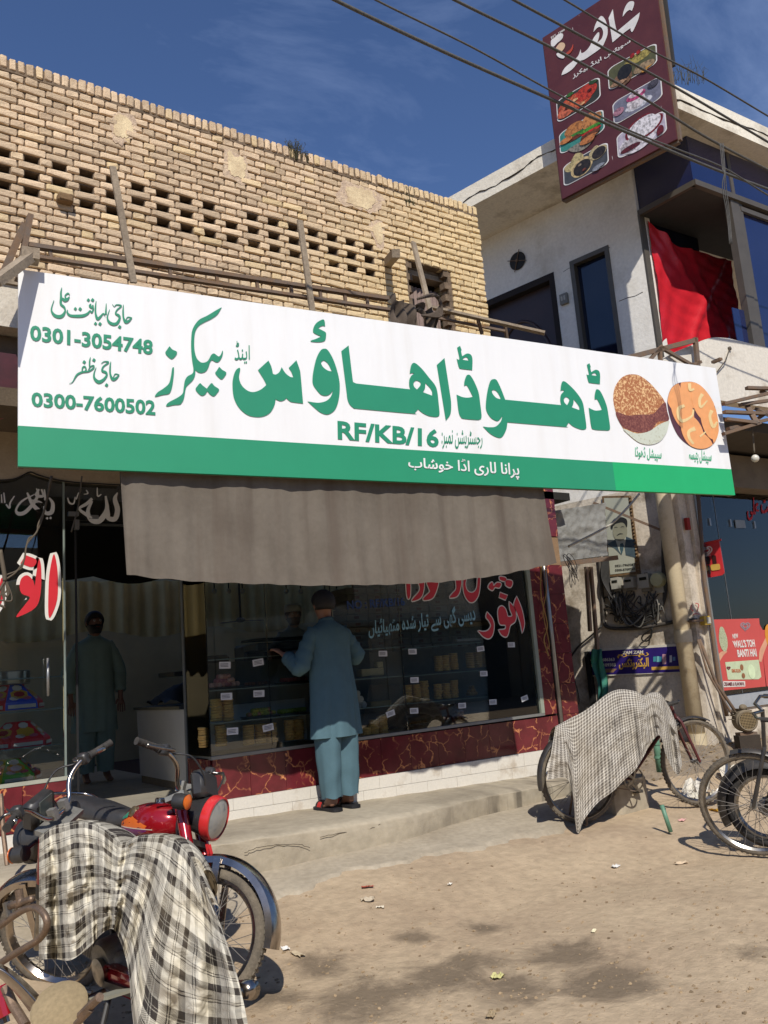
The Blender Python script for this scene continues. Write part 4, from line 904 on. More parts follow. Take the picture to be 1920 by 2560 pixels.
heap(1045, 1812, .20, 11, .008, ['#7a5a24','#5b3d19'], 'low pile of thin brown crisps on the bottom shelf right of the joint', long=.024, rows_=2, seed=9)
heap(1150, 1806, .14, 5, .022, ['#b97462','#c98a78'], 'plastic bag full of pink round sweets on the bottom shelf', tray=False, rows_=4, seed=10)
heap(1180, 1742, .10, 4, .02, ['#b98a2c','#a87820'], 'tumbled yellow cubes beside the stacks on the middle shelf', tray=False, rows_=3, seed=11)
cub = thing('cube_sweets', 'block of small golden cubes on the top shelf by the right jamb', 'sweets', F(1275, 1662, 6.27))
for i in range(6):
    for k in range(2): MB().bevbox(F(1255+i*8, 1664, 6.27)+V(0,0,.03*k+.003), F(1255+i*8, 1664, 6.27)+V(.032,.06,.03*k+.031), .003).build('cube', gold, cub)
bag = MB().grid(18, 12, lambda u, v: F(1150, 1806, 6.28)+V(.09*math.cos(u*6.283)*math.sin(.25+v*2.6), .07*math.sin(u*6.283)*math.sin(.25+v*2.6), .18*v+.006*math.sin(u*40)))
tag(bag.build('plastic_bag', glass_mat('thin_plastic', (.9,.9,.9), .9, .15, .05), smooth=True), 'thin clear plastic bag around the pink sweets', 'bag')
mb = thing('cake_block', 'pale yellow milk cake block with one cube on top right of the customer', 'sweets', F(945, 1690, 6.27))
cream = mat('milk_cake', (.62, .52, .28), rough=.7, fine=.1)
p0 = F(905, 1692, 6.27); MB().bevbox(p0, p0+V(.235, .09, .065), .005).build('block', cream, mb); p1 = F(946, 1688, 6.27)+V(0,0,.066); MB().bevbox(p1, p1+V(.06,.06,.05), .005).build('cube', cream, mb)
p0 = F(928, 1770, 6.29); o = MB().bevbox(p0, p0+V(.22, .09, .05), .005).build('milk_cake_slab', mat('milk_cake2', '#a8894e', rough=.7, fine=.1)); tag(o, 'low tan slab of milk cake on the middle shelf right of the customer', 'sweets')
rc = thing('cream_rolls', 'pyramid of white coiled cream rolls on the middle shelf beside the customer', 'sweets', F(898, 1770, 6.3)); b = F(895, 1772, 6.26)
for lay, k in enumerate((3, 2, 1)):
    for i in range(k):
        c_ = b+V((i-(k-1)/2)*.058+.01, 0, .03+lay*.048); MB().lathe([(.0,0),(.026,0),(.028,.004),(.028,.10),(0,.10)], c_, (0,1,0), 14).tube([c_+V(.02*math.cos(t)*(1-t/16), -.003, .02*math.sin(t)*(1-t/16)) for t in np.linspace(0, 13, 40)], .003, 4).build('roll', mat('cream_white', '#d8d4c8', rough=.6), rc, smooth='auto')
cbp = MB().prism([F(895,1870,6.38), F(995,1815,6.45), F(1000,1712,6.5), F(925,1712,6.45)], V(0,.006,0)); tag(cbp.build('leaning_board', mat('kraft_board', '#5e5141', rough=.9)), 'grey brown cardboard sheet leaning inside the case right of the customer', 'board')
# price cards stuck to the glass (tiny print)
card = mat('price_card', (.62, .62, .62), rough=.6, var=.03); ink = mat('card_ink', '#55565c', rough=.7)
crow = mat('case_word', '#333333')
FP = Plane((0, YF-.004, 0), (1, 0, 0))
cards = [(562,1663,0),(645,1656,0),(566,1741,0),(647,1734,0),(581,1828,0),(670,1819,0),(957,1634,0),(1031,1629,0),(1036,1700,0),(976,1784,1),(1035,1777,0),(1155,1764,0),(1232,1755,0),(1311,1746,1),(1201,1622,1),(1278,1612,0),(1209,1684,0)]
for i, (px, py, tl_) in enumerate(cards):
    u, v = FP.pix(px, py); a = (.12 if i % 4 == 1 else -.04)+.1*tl_; w_, h_ = .047, .026
    if px > 900: w_, h_ = .045, .024
    q = [(u+dx*math.cos(a)-dy*math.sin(a), v+dx*math.sin(a)+dy*math.cos(a)) for dx, dy in ((-w_,-h_),(w_,-h_),(w_,h_),(-w_,h_))]
    o = MB().prism([FP.at(x, y, .003) for x, y in q], V(0,.0012,0)).build('price_card', card)
    side = 'left of the customer' if px < 800 else 'right of the customer'
    lvl = ('top' if py < 1672 else 'middle' if py < 1760 else 'bottom'); same = sorted(c_[0] for c_ in cards if ('top' if c_[1] < 1672 else 'middle' if c_[1] < 1760 else 'bottom') == lvl and (c_[0] < 800) == (px < 800)); k_ = same.index(px)
    ordn = ['first', 'second', 'third', 'fourth', 'fifth'][k_]
    tag(o, '%s card from the left, %s row, on the glass %s' % (ordn+' white price', lvl, side), 'price card', 'price cards on the window')
    for r_ in (-.4, 0, .4):
        MB().prism([FP.at(q[0][0]+w_*.2, v+h_*r_-.002+a*-.02, .0045), FP.at(q[1][0]-w_*(.3+.3*random.random()), v+h_*r_-.002+a*.02, .0045), FP.at(q[1][0]-w_*.4, v+h_*r_+.002+a*.02, .0045), FP.at(q[0][0]+w_*.2, v+h_*r_+.002-a*.02, .0045)], V(0,.0006,0)).build('print_line', ink, o)
# painted lettering on the panes
redp = mat('painted_red', (.58, .018, .03), rough=.5, var=.05); whp = mat('painted_white', (.70, .68, .62), rough=.5, var=.05); blp = mat('painted_blue', (.22, .42, .50), rough=.5, var=.06)
K = 4.608
def grow(poly, d):
    P_ = [np.array(q) for q in poly]; n = len(P_); A2 = sum(P_[i][0]*P_[(i+1) % n][1]-P_[(i+1) % n][0]*P_[i][1] for i in range(n)); sgn = 1 if A2 > 0 else -1
    o = []
    for i in range(n):
        e = P_[(i+1) % n]-P_[i-1]; L_ = np.linalg.norm(e)
        o.append(P_[i]+(V(e[1], -e[0])/L_*d*sgn if L_ > 1e-9 else 0))
    return o
def painted(polys, ox, oy, k, name, P=FP, par=front, m=redp, o_=whp, d=.011):
    A = [P.trace(p, ox, oy, k, 4) for p in polys]
    for a in A: fill2d([grow(a, d)], P.frame(.003), name+'_outline', o_, par)
    for a in A: fill2d([a], P.frame(.0055), name, m, par)
painted([[(1340,285,c),(1395,420),(1425,560),(1425,620),(1405,700,c),(1385,590),(1345,470),(1310,380)],
 [(1255,345,c),(1310,410),(1332,500),(1320,570),(1270,610),(1255,650),(1245,700),(1220,745),(1170,725),(1135,670,c),(1190,665),(1215,650),(1210,610),(1150,600),(1130,520),(1130,430),(1165,395),(1205,420),(1225,470),(1240,515),(1290,505),(1265,430)],
 [(1150,240,c),(1235,272,c),(1210,320,c),(1140,290,c)],
 [(1000,465,c),(1060,540),(1078,620),(1062,720),(1020,765),(960,745),(895,675,c),(950,690),(1010,675),(1045,620),(1020,560),(990,520)]], 1000, 1430, K, 'painted_word')
painted([[(70,60),(110,60),(115,250),(95,310),(75,250)],[(200,90),(270,110),(265,220),(230,300),(140,335),(150,305),(215,230),(225,170)],[(310,100),(430,95),(420,200),(370,300),(280,325),(270,300),(340,230),(330,190)],[(640,60),(700,60),(690,200),(650,280),(570,295),(600,250),(645,190)],
 [(735,60),(725,160),(745,270),(800,345),(860,330),(905,240),(920,60),(895,60),(880,190),(830,240),(775,220),(750,150),(760,60)],[(1030,140),(1060,120),(1075,160),(1115,125),(1160,135),(1140,180),(1090,175),(1060,210),(1015,180)],[(1150,55),(1215,70),(1205,105),(1150,90)],[(1225,95),(1290,110),(1270,175),(1215,150)]], 1000, 1430, K, 'painted_word')
text(urdu('دیسی گھی سے تیار شدہ مٹھیائیاں'), FP.frame(.004), [FP.pix(*q) for q in [(921,1600),(1190,1565),(1184,1508),(921,1548)]], 'painted_line', blp, front, .018)
text('NO : RF/KB/16', FP.frame(.004), [FP.pix(*q) for q in [(868,1524),(1012,1514),(1010,1493),(866,1502)]], 'painted_line', mat('painted_navy', (.02, .06, .20), rough=.5), front, .02)
# ================================================================ left part: pane, entrance, shelves with snack boxes
left = thing('left_window', 'left shop pane with painted red letters and glass shelves over marble', 'shop window', (.9, YF, .5))
tiles(-.6, 1.555, lambda x: .545, lambda x: .835, .29, 'marble_tile', marb, left)
tiles(-.6, 1.56, lambda x: zs(x)-.03, lambda x: .543, .33, 'skirting_tile', skm, left, y0=YF-.035)
MB().box((-.6, YF-.02, .837), (1.57, YF+.5, .862)).build('sill', mat('pale_sill', (.40, .40, .32), rough=.5), left)
MB().box((-.6, YF+.06, .2), (1.55, YF+.14, .83)).build('wall_core', mat('grout', ''), left)
MB().box((-.6, YF-.004, .863), (1.515, YF+.004, 3.0)).build('glass_pane', gl, left)
MB().box((1.518, YF-.008, .863), (1.532, YF+.01, 3.0)).build('pane_edge', mat('pane_edge_green', (.22, .26, .23), rough=.2), left)
MB().box((1.605, YF+.02, .42), (1.62, YF+.03, 2.75)).build('door_edge', black, left)
MB().box((1.62, YF+.02, 2.60), (2.55, YF+.05, 2.615)).build('transom', alud, left)
MB().box((1.535, YF+.012, 2.63), (2.56, YF+.02, 3.0)).build('fanlight', gl, left)
for x, z in ((1.56, 2.66), (1.70, 2.64)): MB().box((x, YF-.01, z), (x+.07, YF+.02, z+.03)).build('hinge', steelp, left)
MB().box((1.60, YF-.02, 2.56), (1.63, YF+.02, 2.63)).build('patch_fitting', steelp, left)
for z in (1.53, 1.315, 1.075):
    MB().box((-.6, YF+.01, z-.005), (1.51, YF+.42, z+.004)).build('glass_shelf', glt, left)
    MB().box((-.6, YF+.006, z-.005), (1.51, YF+.0095, z+.004)).build('shelf_edge', mat('shelf_edge_green', ''), left)
for px in (120,): MB().tube([F(px, 1645, YF-.05), F(px, 1740, YF-.05)], .010, 10).build('door_handle', steelp, left, smooth=True)
# packets of sweets stacked as faceted pyramids on the shelves
def gem(px, py, w_, h_, d_, cols, label, top=None, seed=0):
    b = F(px, py, YF+.18); root = thing('snack_box_pile', label, 'snack boxes', b); rs = np.random.RandomState(seed); n = 6
    lo = [b+V(w_*math.cos(a+.2), d_*math.sin(a+.2), 0) for a in np.linspace(0, 2*math.pi, n, endpoint=False)]
    md = [b+V(w_*.95*math.cos(a+.2), d_*.95*math.sin(a+.2), h_*.30) for a in np.linspace(0, 2*math.pi, n, endpoint=False)]
    hi = [b+V(w_*.36*math.cos(a+.2), d_*.36*math.sin(a+.2), h_) for a in np.linspace(0, 2*math.pi, n, endpoint=False)]
    prt = [mat('pr_yellow', '#e0b030', rough=.4), mat('pr_white', '#e4e0d4', rough=.4), mat('pr_blue', '#20388c', rough=.4), mat('pr_green', '#3f8a34', rough=.4), mat('pr_pink', '#d86a80', rough=.4), mat('pr_red', '#b01820', rough=.4)]
    for i in range(n):
        j = (i+1) % n; m = mat('box_'+cols[i % len(cols)][1:], cols[i % len(cols)], rough=.35, var=.06, sc=30)
        o = MB().hexa([lo[i], lo[j], b+V(0,0,0), b+V(0,0,.001), md[i], md[j], b+V(0,0,h_*.3), b+V(0,0,h_*.31)]).hexa([md[i], md[j], b+V(0,0,h_*.3), b+V(0,0,h_*.31), hi[i], hi[j], b+V(0,0,h_), b+V(0,0,h_+.001)]).build('box', m, root)
        A, B, C_, D = md[i], md[j], hi[j], hi[i]; nrm_ = nrm(np.cross(B-A, D-A)); 
        if nrm_ @ (CAM-A) < 0: continue
        for (s_, t_, r1, r2, k) in ((.5,.42,.055,.035,0),(.5,.78,.03,.022,1),(.28,.2,.03,.014,1),(.74,.2,.03,.012,4),(.5,.42,.035,.02,(i+seed) % 6)):
            c_ = A+(B-A)*s_*(1-t_)+(C_-D)*s_*t_+(D-A)*t_; ux = nrm(B-A); uy = np.cross(nrm_, ux); lf_ = .002+.0012*(k == (i+seed) % 6 and r1 == .035)
            el = [c_+nrm_*lf_+ux*r1*math.cos(t)*(1+.12*(q % 2))+uy*r2*math.sin(t)*(1+.12*(q % 2)) for q, t in enumerate(np.linspace(0, 6.283, 16, endpoint=False))]
            MB().prism(el, nrm_*.0008).build('print', prt[k], o)
        a_, b_2 = lo[i], lo[j]; MB().prism([a_+(b_2-a_)*.08+V(0,0,h_*.06)+nrm(V(*(a_+b_2)/2)-b)*.003, a_+(b_2-a_)*.92+V(0,0,h_*.06)+nrm(V(*(a_+b_2)/2)-b)*.003, a_+(b_2-a_)*.92+V(0,0,h_*.2)+nrm(V(*(a_+b_2)/2)-b)*.003, a_+(b_2-a_)*.08+V(0,0,h_*.2)+nrm(V(*(a_+b_2)/2)-b)*.003], nrm(V(*(a_+b_2)/2)-b)*.001).build('print', prt[1], o)
    if top: MB().lathe([(.11, 0), (.115, .005), (.115, .085), (.10, .09)], b+V(0,0,h_+.002), (0,0,1), 24).build('steel_bowl', mat('brushed_steel', (.55,.55,.5), rough=.28, metal=1.0), root, smooth='auto')
gem(30, 1775, .22, .17, .15, ['#e02832','#3050d0','#e02832'], 'red and blue snack packets with a steel tin on top, upper left shelf', top=True, seed=1)
gem(45, 1868, .23, .17, .15, ['#ec2430','#e02028','#f02c34'], 'red snack packets piled on the middle left shelf', seed=2)
gem(22, 1955, .22, .15, .15, ['#f4e240','#6cc84e','#f0502e'], 'yellow and green snack packets on the lowest left shelf', seed=3)
painted([[(320,535),(340,640),(338,800),(300,905),(285,880),(288,700),(300,600)],[(230,565),(243,620),(240,760),(210,850),(110,905),(100,895),(150,830),(175,790),(130,770),(115,730),(125,680),(160,660),(195,690),(205,720),(215,640)],[(150,540,c),(215,570),(190,612),(120,590,c)],[(5,680),(18,700),(15,800),(-30,880),(-60,850),(-20,780)]], 0, 1160, 2.37, 'painted_word', P=Plane((0, YF-.005, 0), (1,0,0)), par=left, d=.022)
LP = Plane((0, YF-.006, 0), (1,0,0))
wl = []
for s_ in ([(205,180,4),(130,220,12),(95,270,12),(110,295,22),(150,285,22),(200,230,20),(225,180,14),(215,145,6)],[(160,170,10),(190,235,22),(230,275,22),(255,265,20),(240,230,14),(190,215,10)],[(230,150,10),(215,185,18),(255,190,14),(245,150,10)],[(262,150,8),(268,215,14)],[(290,200,8),(312,235,20),(305,285,26),(270,290,20),(260,250,12)],[(695,170,6),(680,210,26),(695,270,30),(680,325,30),(640,320,26),(640,290,20),(625,190,12)],[(625,190,10),(632,270,26),(590,335,34),(540,330,30),(520,280,22),(545,220,12)],[(545,205,16),(515,235,20),(470,265,14),(510,300,20),(545,320,10)],[(85,190,6),(60,230,10),(55,260,12),(35,240,8)],[(22,170,6),(28,230,9)],[(8,180,5),(10,230,8)],[(400,200,6),(410,230,10),(435,235,9),(445,195,6)],[(465,170,6),(450,210,8)],[(575,140,5),(578,190,9),(600,180,6)],[(510,155,6),(520,175,6),(495,180,4)]):
    wl.append(s_)
for i, s_ in enumerate(wl): fill2d([LP.stroke(s_, 0, 1160, 2.37)], LP.frame(.003+.0005*(i % 3)), 'white_calligraphy', whp, left)
for d in ((278,322,9),(298,320,9)): fill2d([dot(*d, P=LP, ox=0, oy=1160, k=2.37)], LP.frame(.003), 'white_calligraphy', whp, left)
# loose wires hanging down the left pane
hw = MB(); P_ = lambda *q: [F(a, b, 5.55) for a, b in q]
hw.tube(cat(P_((128,1190),(112,1270),(96,1310),(92,1330),(68,1360),(60,1400),(40,1430),(12,1450)), 8), .006, 5).tube(cat(P_((131,1190),(108,1290),(88,1335),(70,1350),(58,1410),(46,1425),(8,1440)), 8), .005, 5)
hw.tube(cat(P_((0,1375),(10,1430),(12,1452)), 6), .014, 6).tube(cat(P_((12,1452),(-12,1500),(14,1520)), 6), .008, 5)
for k in range(7): hw.tube(cat(P_((12,1440),(12+random.uniform(-14,20),1460+random.uniform(0,40)),(random.uniform(-12,22),1490+random.uniform(-10,30))), 5), .005, 4)
tag(hw.build('tangled_wire', mat('old_wire', '#5d5344', rough=.8), smooth=True), 'twisted old wire with a knotted bundle hanging before the left pane', 'wire')
tag(MB().tube(cat(P_((205,1190),(200,1230),(195,1270),(178,1330)), 6), .005, 4).build('thin_wire', mat('old_wire', ''), smooth=True), 'single thin wire hanging in front of the dark doorway glass', 'wire')
# ================================================================ room behind
room = thing('shop_interior', 'dim shop room with beige panelled back wall behind the glass', 'interior', (3.5, 8.0, .4))
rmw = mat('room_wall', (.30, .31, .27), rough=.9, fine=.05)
MB().box((-.8, 10.4, .3), (7.0, 10.5, 3.1)).build('back_wall', mat('beige_panel', (.66, .56, .34), rough=.8, sc=2, var=.1), room)
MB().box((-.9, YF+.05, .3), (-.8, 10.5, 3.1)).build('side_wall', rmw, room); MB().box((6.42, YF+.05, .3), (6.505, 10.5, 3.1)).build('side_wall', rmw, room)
MB().box((-.9, YF-.02, 3.02), (6.75, 8.5, 3.1)).build('ceiling', mat('room_ceiling', '#1d1d1b', rough=.9), room)  # stops short of the back wall: an added skylight opening brightens the room
ft = mat('floor_tile', (.40, .36, .28), rough=.35, sc=3, fine=.06)
for i in range(8):
    for j in range(11):
        x0, y0 = -.8+i*.45+.0, YF-.02+j*.39
        if (x0 > 2.45 or x0 < 1.2) and y0 < 7: continue
        MB().box((x0+.003, y0+.003, .54), (x0+.447, y0+.387, .577+random.uniform(0,.001))).build('floor_tile', ft, room)
MB().box((-.8, YF-.0, .30), (6.7, 10.45, .565)).build('floor_slab', mat('grout', ''), room)
cur = MB().grid(180, 3, lambda u, v: (-.4+7*u, 9.9+.035*math.sin(u*260)+.02*math.sin(u*97), 2.03+.62*v+(.05*math.sin(u*31) if v < .3 else 0)))
cur.build('reflection_pleats', mat('reflection_yellow', (.80, .64, .30), rough=.9, var=.12, sc=3), room, smooth=True)  # added yellow pleats standing in for a reflection in the shop glass
sc_ = [( -.4+7*i/60, 2.52-.05*abs(math.sin(i*math.pi/6))-.02*math.sin(i*.5)) for i in range(61)]
MB().prism([V(x, 8.53, z) for x, z in sc_]+[V(6.6, 8.53, 3.10), V(-.4, 8.53, 3.10)], V(0,.02,0)).build('scalloped_valance', mat('black_valance', '#0c0b0a', rough=.9), room)
for i, px in enumerate((498,536,572,606,716,752,812,842)):
    p = F(px, 1478, 8.35); bo = thing('hanging_bulb', 'unlit bulb on the wire under the black valance, number %s from the left corner' % ['one','two','three','four','five','six','seven','eight'][i], 'bulb', p, group='bulbs under the black valance')
    bo['label'] = '%s unlit bulb from the left in the row under the black valance' % ['first','second','third','fourth','fifth','sixth','seventh','eighth'][i]
    MB().ell(p, .028, 8, 6).build('glass_bulb', mat('bulb_glass', (.5,.5,.45), rough=.1), bo, smooth=True); MB().tube([p+V(0,0,.03), p+V(0,0,.09)], .008, 5).build('cap', black, bo)
# white counter inside, sunlit on its flank
ct = thing('white_counter', 'white laminate counter side inside the entrance beside the corner post', 'counter', (3.4, 7.2, .57))
wc = mat('white_laminate', (.66, .65, .60), rough=.5, var=.05, sc=3)
MB().hexa([(2.545, 6.585, .64), (4.4, 6.66, .64), (4.4, 7.74, .64), (2.56, 7.74, .64), (2.545, 6.585, 1.21), (4.4, 6.66, 1.21), (4.4, 7.76, 1.21), (2.545, 7.76, 1.21)]).build('body', wc, ct)
MB().hexa([(2.552, 6.59, .57), (4.4, 6.67, .57), (4.4, 7.73, .57), (2.568, 7.73, .57), (2.552, 6.59, .638), (4.4, 6.67, .638), (4.4, 7.73, .638), (2.568, 7.73, .638)]).build('plinth', mat('grimy_plinth', '#8a7c66', rough=.8, fine=.2), ct)
MB().box((2.53, 6.66, 1.212), (4.45, 7.8, 1.235)).build('top', alud, ct)

sh = thing('sack_bundle', 'dusty plastic sheet thrown over goods beside the white counter', 'sheet', (3.3, 7.7, 1.2))
MB().grid(14, 10, lambda u, v: (2.75+.75*u, 7.6+.5*v, 1.25+.2*math.sin(3*u)*math.sin(3*v)+.03*math.sin(17*u+9*v))).build('sheet', mat('dusty_sheet', '#4b463c', rough=.6), sh, smooth=True)
# stacked sweet boxes behind the counter on the right
bxm = mat('carton', (.20, .19, .165), rough=.8, island=.3, sc=20); lbm = mat('carton_mark', '#5a2a24', rough=.8)
for col_ in range(7):
    sx = 4.7+col_*.27; bs = thing('carton_stack', 'tall stack of flat grey sweet cartons behind the right pane, among seven', 'cartons', (sx, 7.6, .5), group='stacks of flat cartons behind the right pane')
    bs['label'] = '%s stack from the left of flat grey sweet cartons behind the right pane' % ['first','second','third','fourth','fifth','sixth','seventh'][col_]
    for k in range(int(15+col_ % 3*1.2)):
        j = random.uniform(-.012, .012); z0 = 1.22+.07*k
        o = MB().box((sx+j, 7.5, z0), (sx+.25+j, 7.8, z0+.064)).build('carton', bxm, bs); MB().box((sx+.09+j, 7.497, z0+.018), (sx+.15+j, 7.4995, z0+.046)).build('print', lbm, o)
MB().box((4.6, 7.45, .4), (6.6, 7.9, 1.2)).build('back_counter', mat('dark_wood_counter', '#2c241c', rough=.6), room)
MB().box((2.7, 7.2, 1.48), (4.6, 7.6, 1.52)).build('work_top', alud, room)
for x, w_, h_ in ((3.0,.25,.12),(3.4,.2,.2),(3.65,.18,.17),(4.2,.5,.12)): MB().bevbox((x, 7.25, 1.521), (x+w_, 7.5, 1.521+h_), .02).build('dark_goods', mat('dark_goods', '#191a1c', rough=.5), room)
fan = MB().tube([(4.0, 8.6, 2.95), (4.0, 8.6, 2.05)], .012, 6)
for a in (0, 2.1, 4.2): fan.obox((4.0+.14*math.cos(a), 8.6+.14*math.sin(a), 2.04), V(math.cos(a), math.sin(a), 0)*.13, V(-math.sin(a), math.cos(a), .1)*.025, V(0,0,.004))
tag(fan.ell((4.0, 8.6, 2.05), (.05,.05,.03), 10, 6).build('ceiling_fan', mat('dark_goods', '')), 'dark ceiling fan on a long rod in front of the beige back wall', 'fan')
# scale on the counter in front of the old man
sc2 = thing('weighing_scale', 'grey counter scale with flat black pan top beside the customer', 'scale', F(690, 1620, 6.9))
p = F(642, 1628, 6.75); MB().bevbox(p, p+V(.55,.28,.07), .01).build('body', mat('scale_grey', '#3c4043', rough=.35), sc2); MB().bevbox(p+V(-.01,-.01,.09), p+V(.58,.3,.11), .005).build('pan', black, sc2)
# ================================================================ white building on the right, its side wall turned to the lane
def quad(P, pts, name, m, par, lift=0.0, th=.02, k=None, ox=0, oy=0):
    q = [P.at(*(P.pix(ox+a/(k or 1), oy+b/(k or 1))), lift) for a, b in pts]
    return MB().prism(q, -P.n*th).build(name, m, par)
C0 = V(8.334, 6.086, .18); W = nrm(V(-.20576, .97860, 0))
SW = Plane(C0, W); EDIR = nrm(V(.9993, -.037, 0))
CN = C0+W*(-.13)                                       # the corner itself
RF = Plane(CN, EDIR)
limew = mat('whitewash', (.74, .71, .65), rough=.92, sc=1.9, col2=(.58, .54, .46), thr=(.5, .74), bump=.25, bsc=22, fine=.08)
grimy = mat('grimy_whitewash', (.60, .53, .43), rough=.95, sc=2.6, col2=(.26, .21, .15), thr=(.48, .66), bump=.4, bsc=18, fine=.14)
bld = thing('white_building', 'two storey whitewashed corner building with overhanging roof slab right of the brick shop', 'building', C0)
MB().hexa([CN+V(0,0,-.3), CN+W*5.2+V(0,0,-.3), CN+W*5.2+V(.2,.04,-.3), CN+V(.2,.04,-.3), V(*CN[:2],3.3), V(*(CN+W*5.2)[:2],3.3), V(*(CN+W*5.2+V(.2,.04,0))[:2],3.3), V(*(CN+V(.2,.04,0))[:2],3.3)]).build('side_wall', grimy, bld)
MB().hexa([V(6.4,9.2,0), V(8.2,9.2,0), V(8.2,9.4,0), V(6.4,9.4,0), V(6.4,9.2,5.4), V(8.2,9.2,5.4), V(8.2,9.4,5.4), V(6.4,9.4,5.4)]).build('lane_end_wall', mat('lane_dark', '#3a322a', rough=.95, fine=.2), bld)
MB().hexa([V(6.62,7.6,3.3), V(8.1,7.6,3.3), V(7.7,9.2,3.3), V(6.6,9.2,3.3), V(6.62,7.6,3.42), V(8.1,7.6,3.42), V(7.7,9.2,3.42), V(6.6,9.2,3.42)]).build('lane_roof', mat('lane_dark', ''), bld)
# upper side wall, built round its door, window and fan opening
def swp(u, z, d=0.0): q = C0+W*u+SW.n*d; return V(q[0], q[1], z)
def swbox(u0, u1, z0, z1, name, m, par, d0=-.2, d1=0.0):
    return MB().hexa([swp(u0,z0,d1), swp(u1,z0,d1), swp(u1,z0,d0), swp(u0,z0,d0), swp(u0,z1,d1), swp(u1,z1,d1), swp(u1,z1,d0), swp(u0,z1,d0)]).build(name, m, par)
uw0, uw1, ud0, ud1 = .31, .86, 1.12, 2.35
for (a, b, z0, z1) in ((-.13, uw0, 3.3, 7.36), (uw1, ud0, 3.3, 7.36), (ud1, 5.2, 3.3, 7.36), (uw0, uw1, 6.44, 7.36), (ud0, ud1, 6.42, 7.36), (ud0, ud1, 3.3, 4.2), (uw0, uw1, 3.3, 4.9)):
    swbox(a, b, z0, z1, 'side_wall', limew, bld)
frm = mat('bronze_frame', (.115, .10, .08), rough=.5, metal=.3, var=.1)
blueg = mat('blue_glass', (.010, .018, .075), rough=.05, var=.05, spec=.9)
blackg = mat('dark_glass', (.008, .012, .03), rough=.05, spec=.8)
wn = thing('side_window', 'narrow tall dark blue window in the white side wall beside the brown door', 'window', swp(.5, 5.0))
swbox(uw0+.03, uw1-.03, 4.95, 6.40, 'pane', blackg, wn, -.09, -.08)
for a, b, z0, z1 in ((uw0-.01, uw0+.05, 4.9, 6.46), (uw1-.05, uw1+.01, 4.9, 6.46), (uw0+.05, uw1-.05, 6.40, 6.46), (uw0+.05, uw1-.05, 4.9, 4.97)): swbox(a, b, z0, z1, 'frame', frm, wn, -.12, .012)
dr2 = thing('brown_door', 'dark brown panelled double door with arched moulding in the white side wall', 'door', swp(1.7, 4.3))
brd = mat('brown_door_paint', (.055, .030, .026), rough=.4, var=.1)
swbox(ud0, ud1, 4.2, 6.42, 'door_leaf', brd, dr2, -.16, -.12); swbox(ud0, ud0+.08, 4.2, 6.42, 'frame', mat('door_frame_dark', '#1f1512'), dr2, -.15, .005); swbox(ud0+.08, ud1, 6.33, 6.42, 'frame', mat('door_frame_dark', ''), dr2, -.15, .005)
arc = [swp(1.35+.9*t, 5.35+.62*math.sin(math.pi*min(1, max(0, t)))**.6, -.115) for t in np.linspace(0, 1, 20)]
MB().tube([swp(1.35, 4.3, -.115)]+arc+[swp(2.25, 4.3, -.115)], .022, 6).build('arched_moulding', brd, dr2, smooth=True)
MB().hexa([swp(1.35,4.2,-.10), swp(2.0,4.2,-.10), swp(2.0,4.2,-.118), swp(1.35,4.2,-.118), swp(1.35,5.15,-.10), swp(2.0,5.15,-.10), swp(2.0,5.15,-.118), swp(1.35,5.15,-.118)]).build('door_panel', mat('door_panel_brown', (.12,.055,.04), rough=.5), dr2)
fn = thing('exhaust_fan', 'round dark exhaust fan opening with cross guard in the white side wall', 'fan', swp(1.65, 6.8))
fc = SW.w(1295, 653); fu, fz = (fc-C0) @ W, fc[2]
MB().lathe([(0,0),(.115,0),(.13,.012),(.125,.02)], swp(fu, fz, .0), SW.n, 28).build('ring', mat('fan_dark', '#17140f', rough=.6), fn, smooth='auto')
for a in range(4):
    t = a*math.pi/2+.35; MB().tube([swp(fu, fz, .028), swp(fu+.16*math.cos(t), fz+.16*math.sin(t), .028)], .006, 5).build('guard_arm', rust, fn)
MB().lathe([(.02,0),(.02,.02)], swp(fu, fz, .02), SW.n, 12).build('hub', rust, fn)
swb = thing('switch_box', 'small grey electrical switch box between the brown door and side window', 'switch box', SW.w(1411, 748))
bc = SW.w(1413, 748); u_ = (bc-C0) @ W
swbox(u_-.055, u_+.055, bc[2]-.075, bc[2]+.065, 'box', mat('switch_grey', '#7e7c74', rough=.6), swb, 0, .05)
for k in (-.02, .02): swbox(u_+k-.012, u_+k+.012, bc[2]-.03, bc[2]+.03, 'switch', mat('switch_pale', '#b5b2a8'), swb, .05, .056)
ck = MB(); ck.tube([SW.w(*q)+SW.n*.001 for q in [(1548,753),(1570,744),(1588,740),(1607,730)]], .004, 4); ck.tube([SW.w(*q)+SW.n*.001 for q in [(1408,680),(1420,672),(1440,662),(1490,636),(1525,618)]], .003, 4)
ck.build('crack', crk, bld)
# right façade, storey by storey
def rfp(u, z, d=0.0): q = CN+EDIR*u+RF.n*d; return V(q[0], q[1], z)
def rfbox(u0, u1, z0, z1, name, m, par, d0=-.2, d1=0.0):
    return MB().hexa([rfp(u0,z0,d1), rfp(u1,z0,d1), rfp(u1,z0,d0), rfp(u0,z0,d0), rfp(u0,z1,d1), rfp(u1,z1,d1), rfp(u1,z1,d0), rfp(u0,z1,d0)]).build(name, m, par)
def rfu(px, py, d=0.0): q = onp(px, py, CN+RF.n*d, RF.n); return float((q-CN-RF.n*d) @ EDIR), float(q[2])
uS, _ = rfu(1778, 1547)
rfbox(.2, uS, -.3, 3.3, 'front_pier', grimy, bld)
rfbox(.0, .22, 3.3, 7.33, 'corner_pier', limew, bld, -.25, 0)
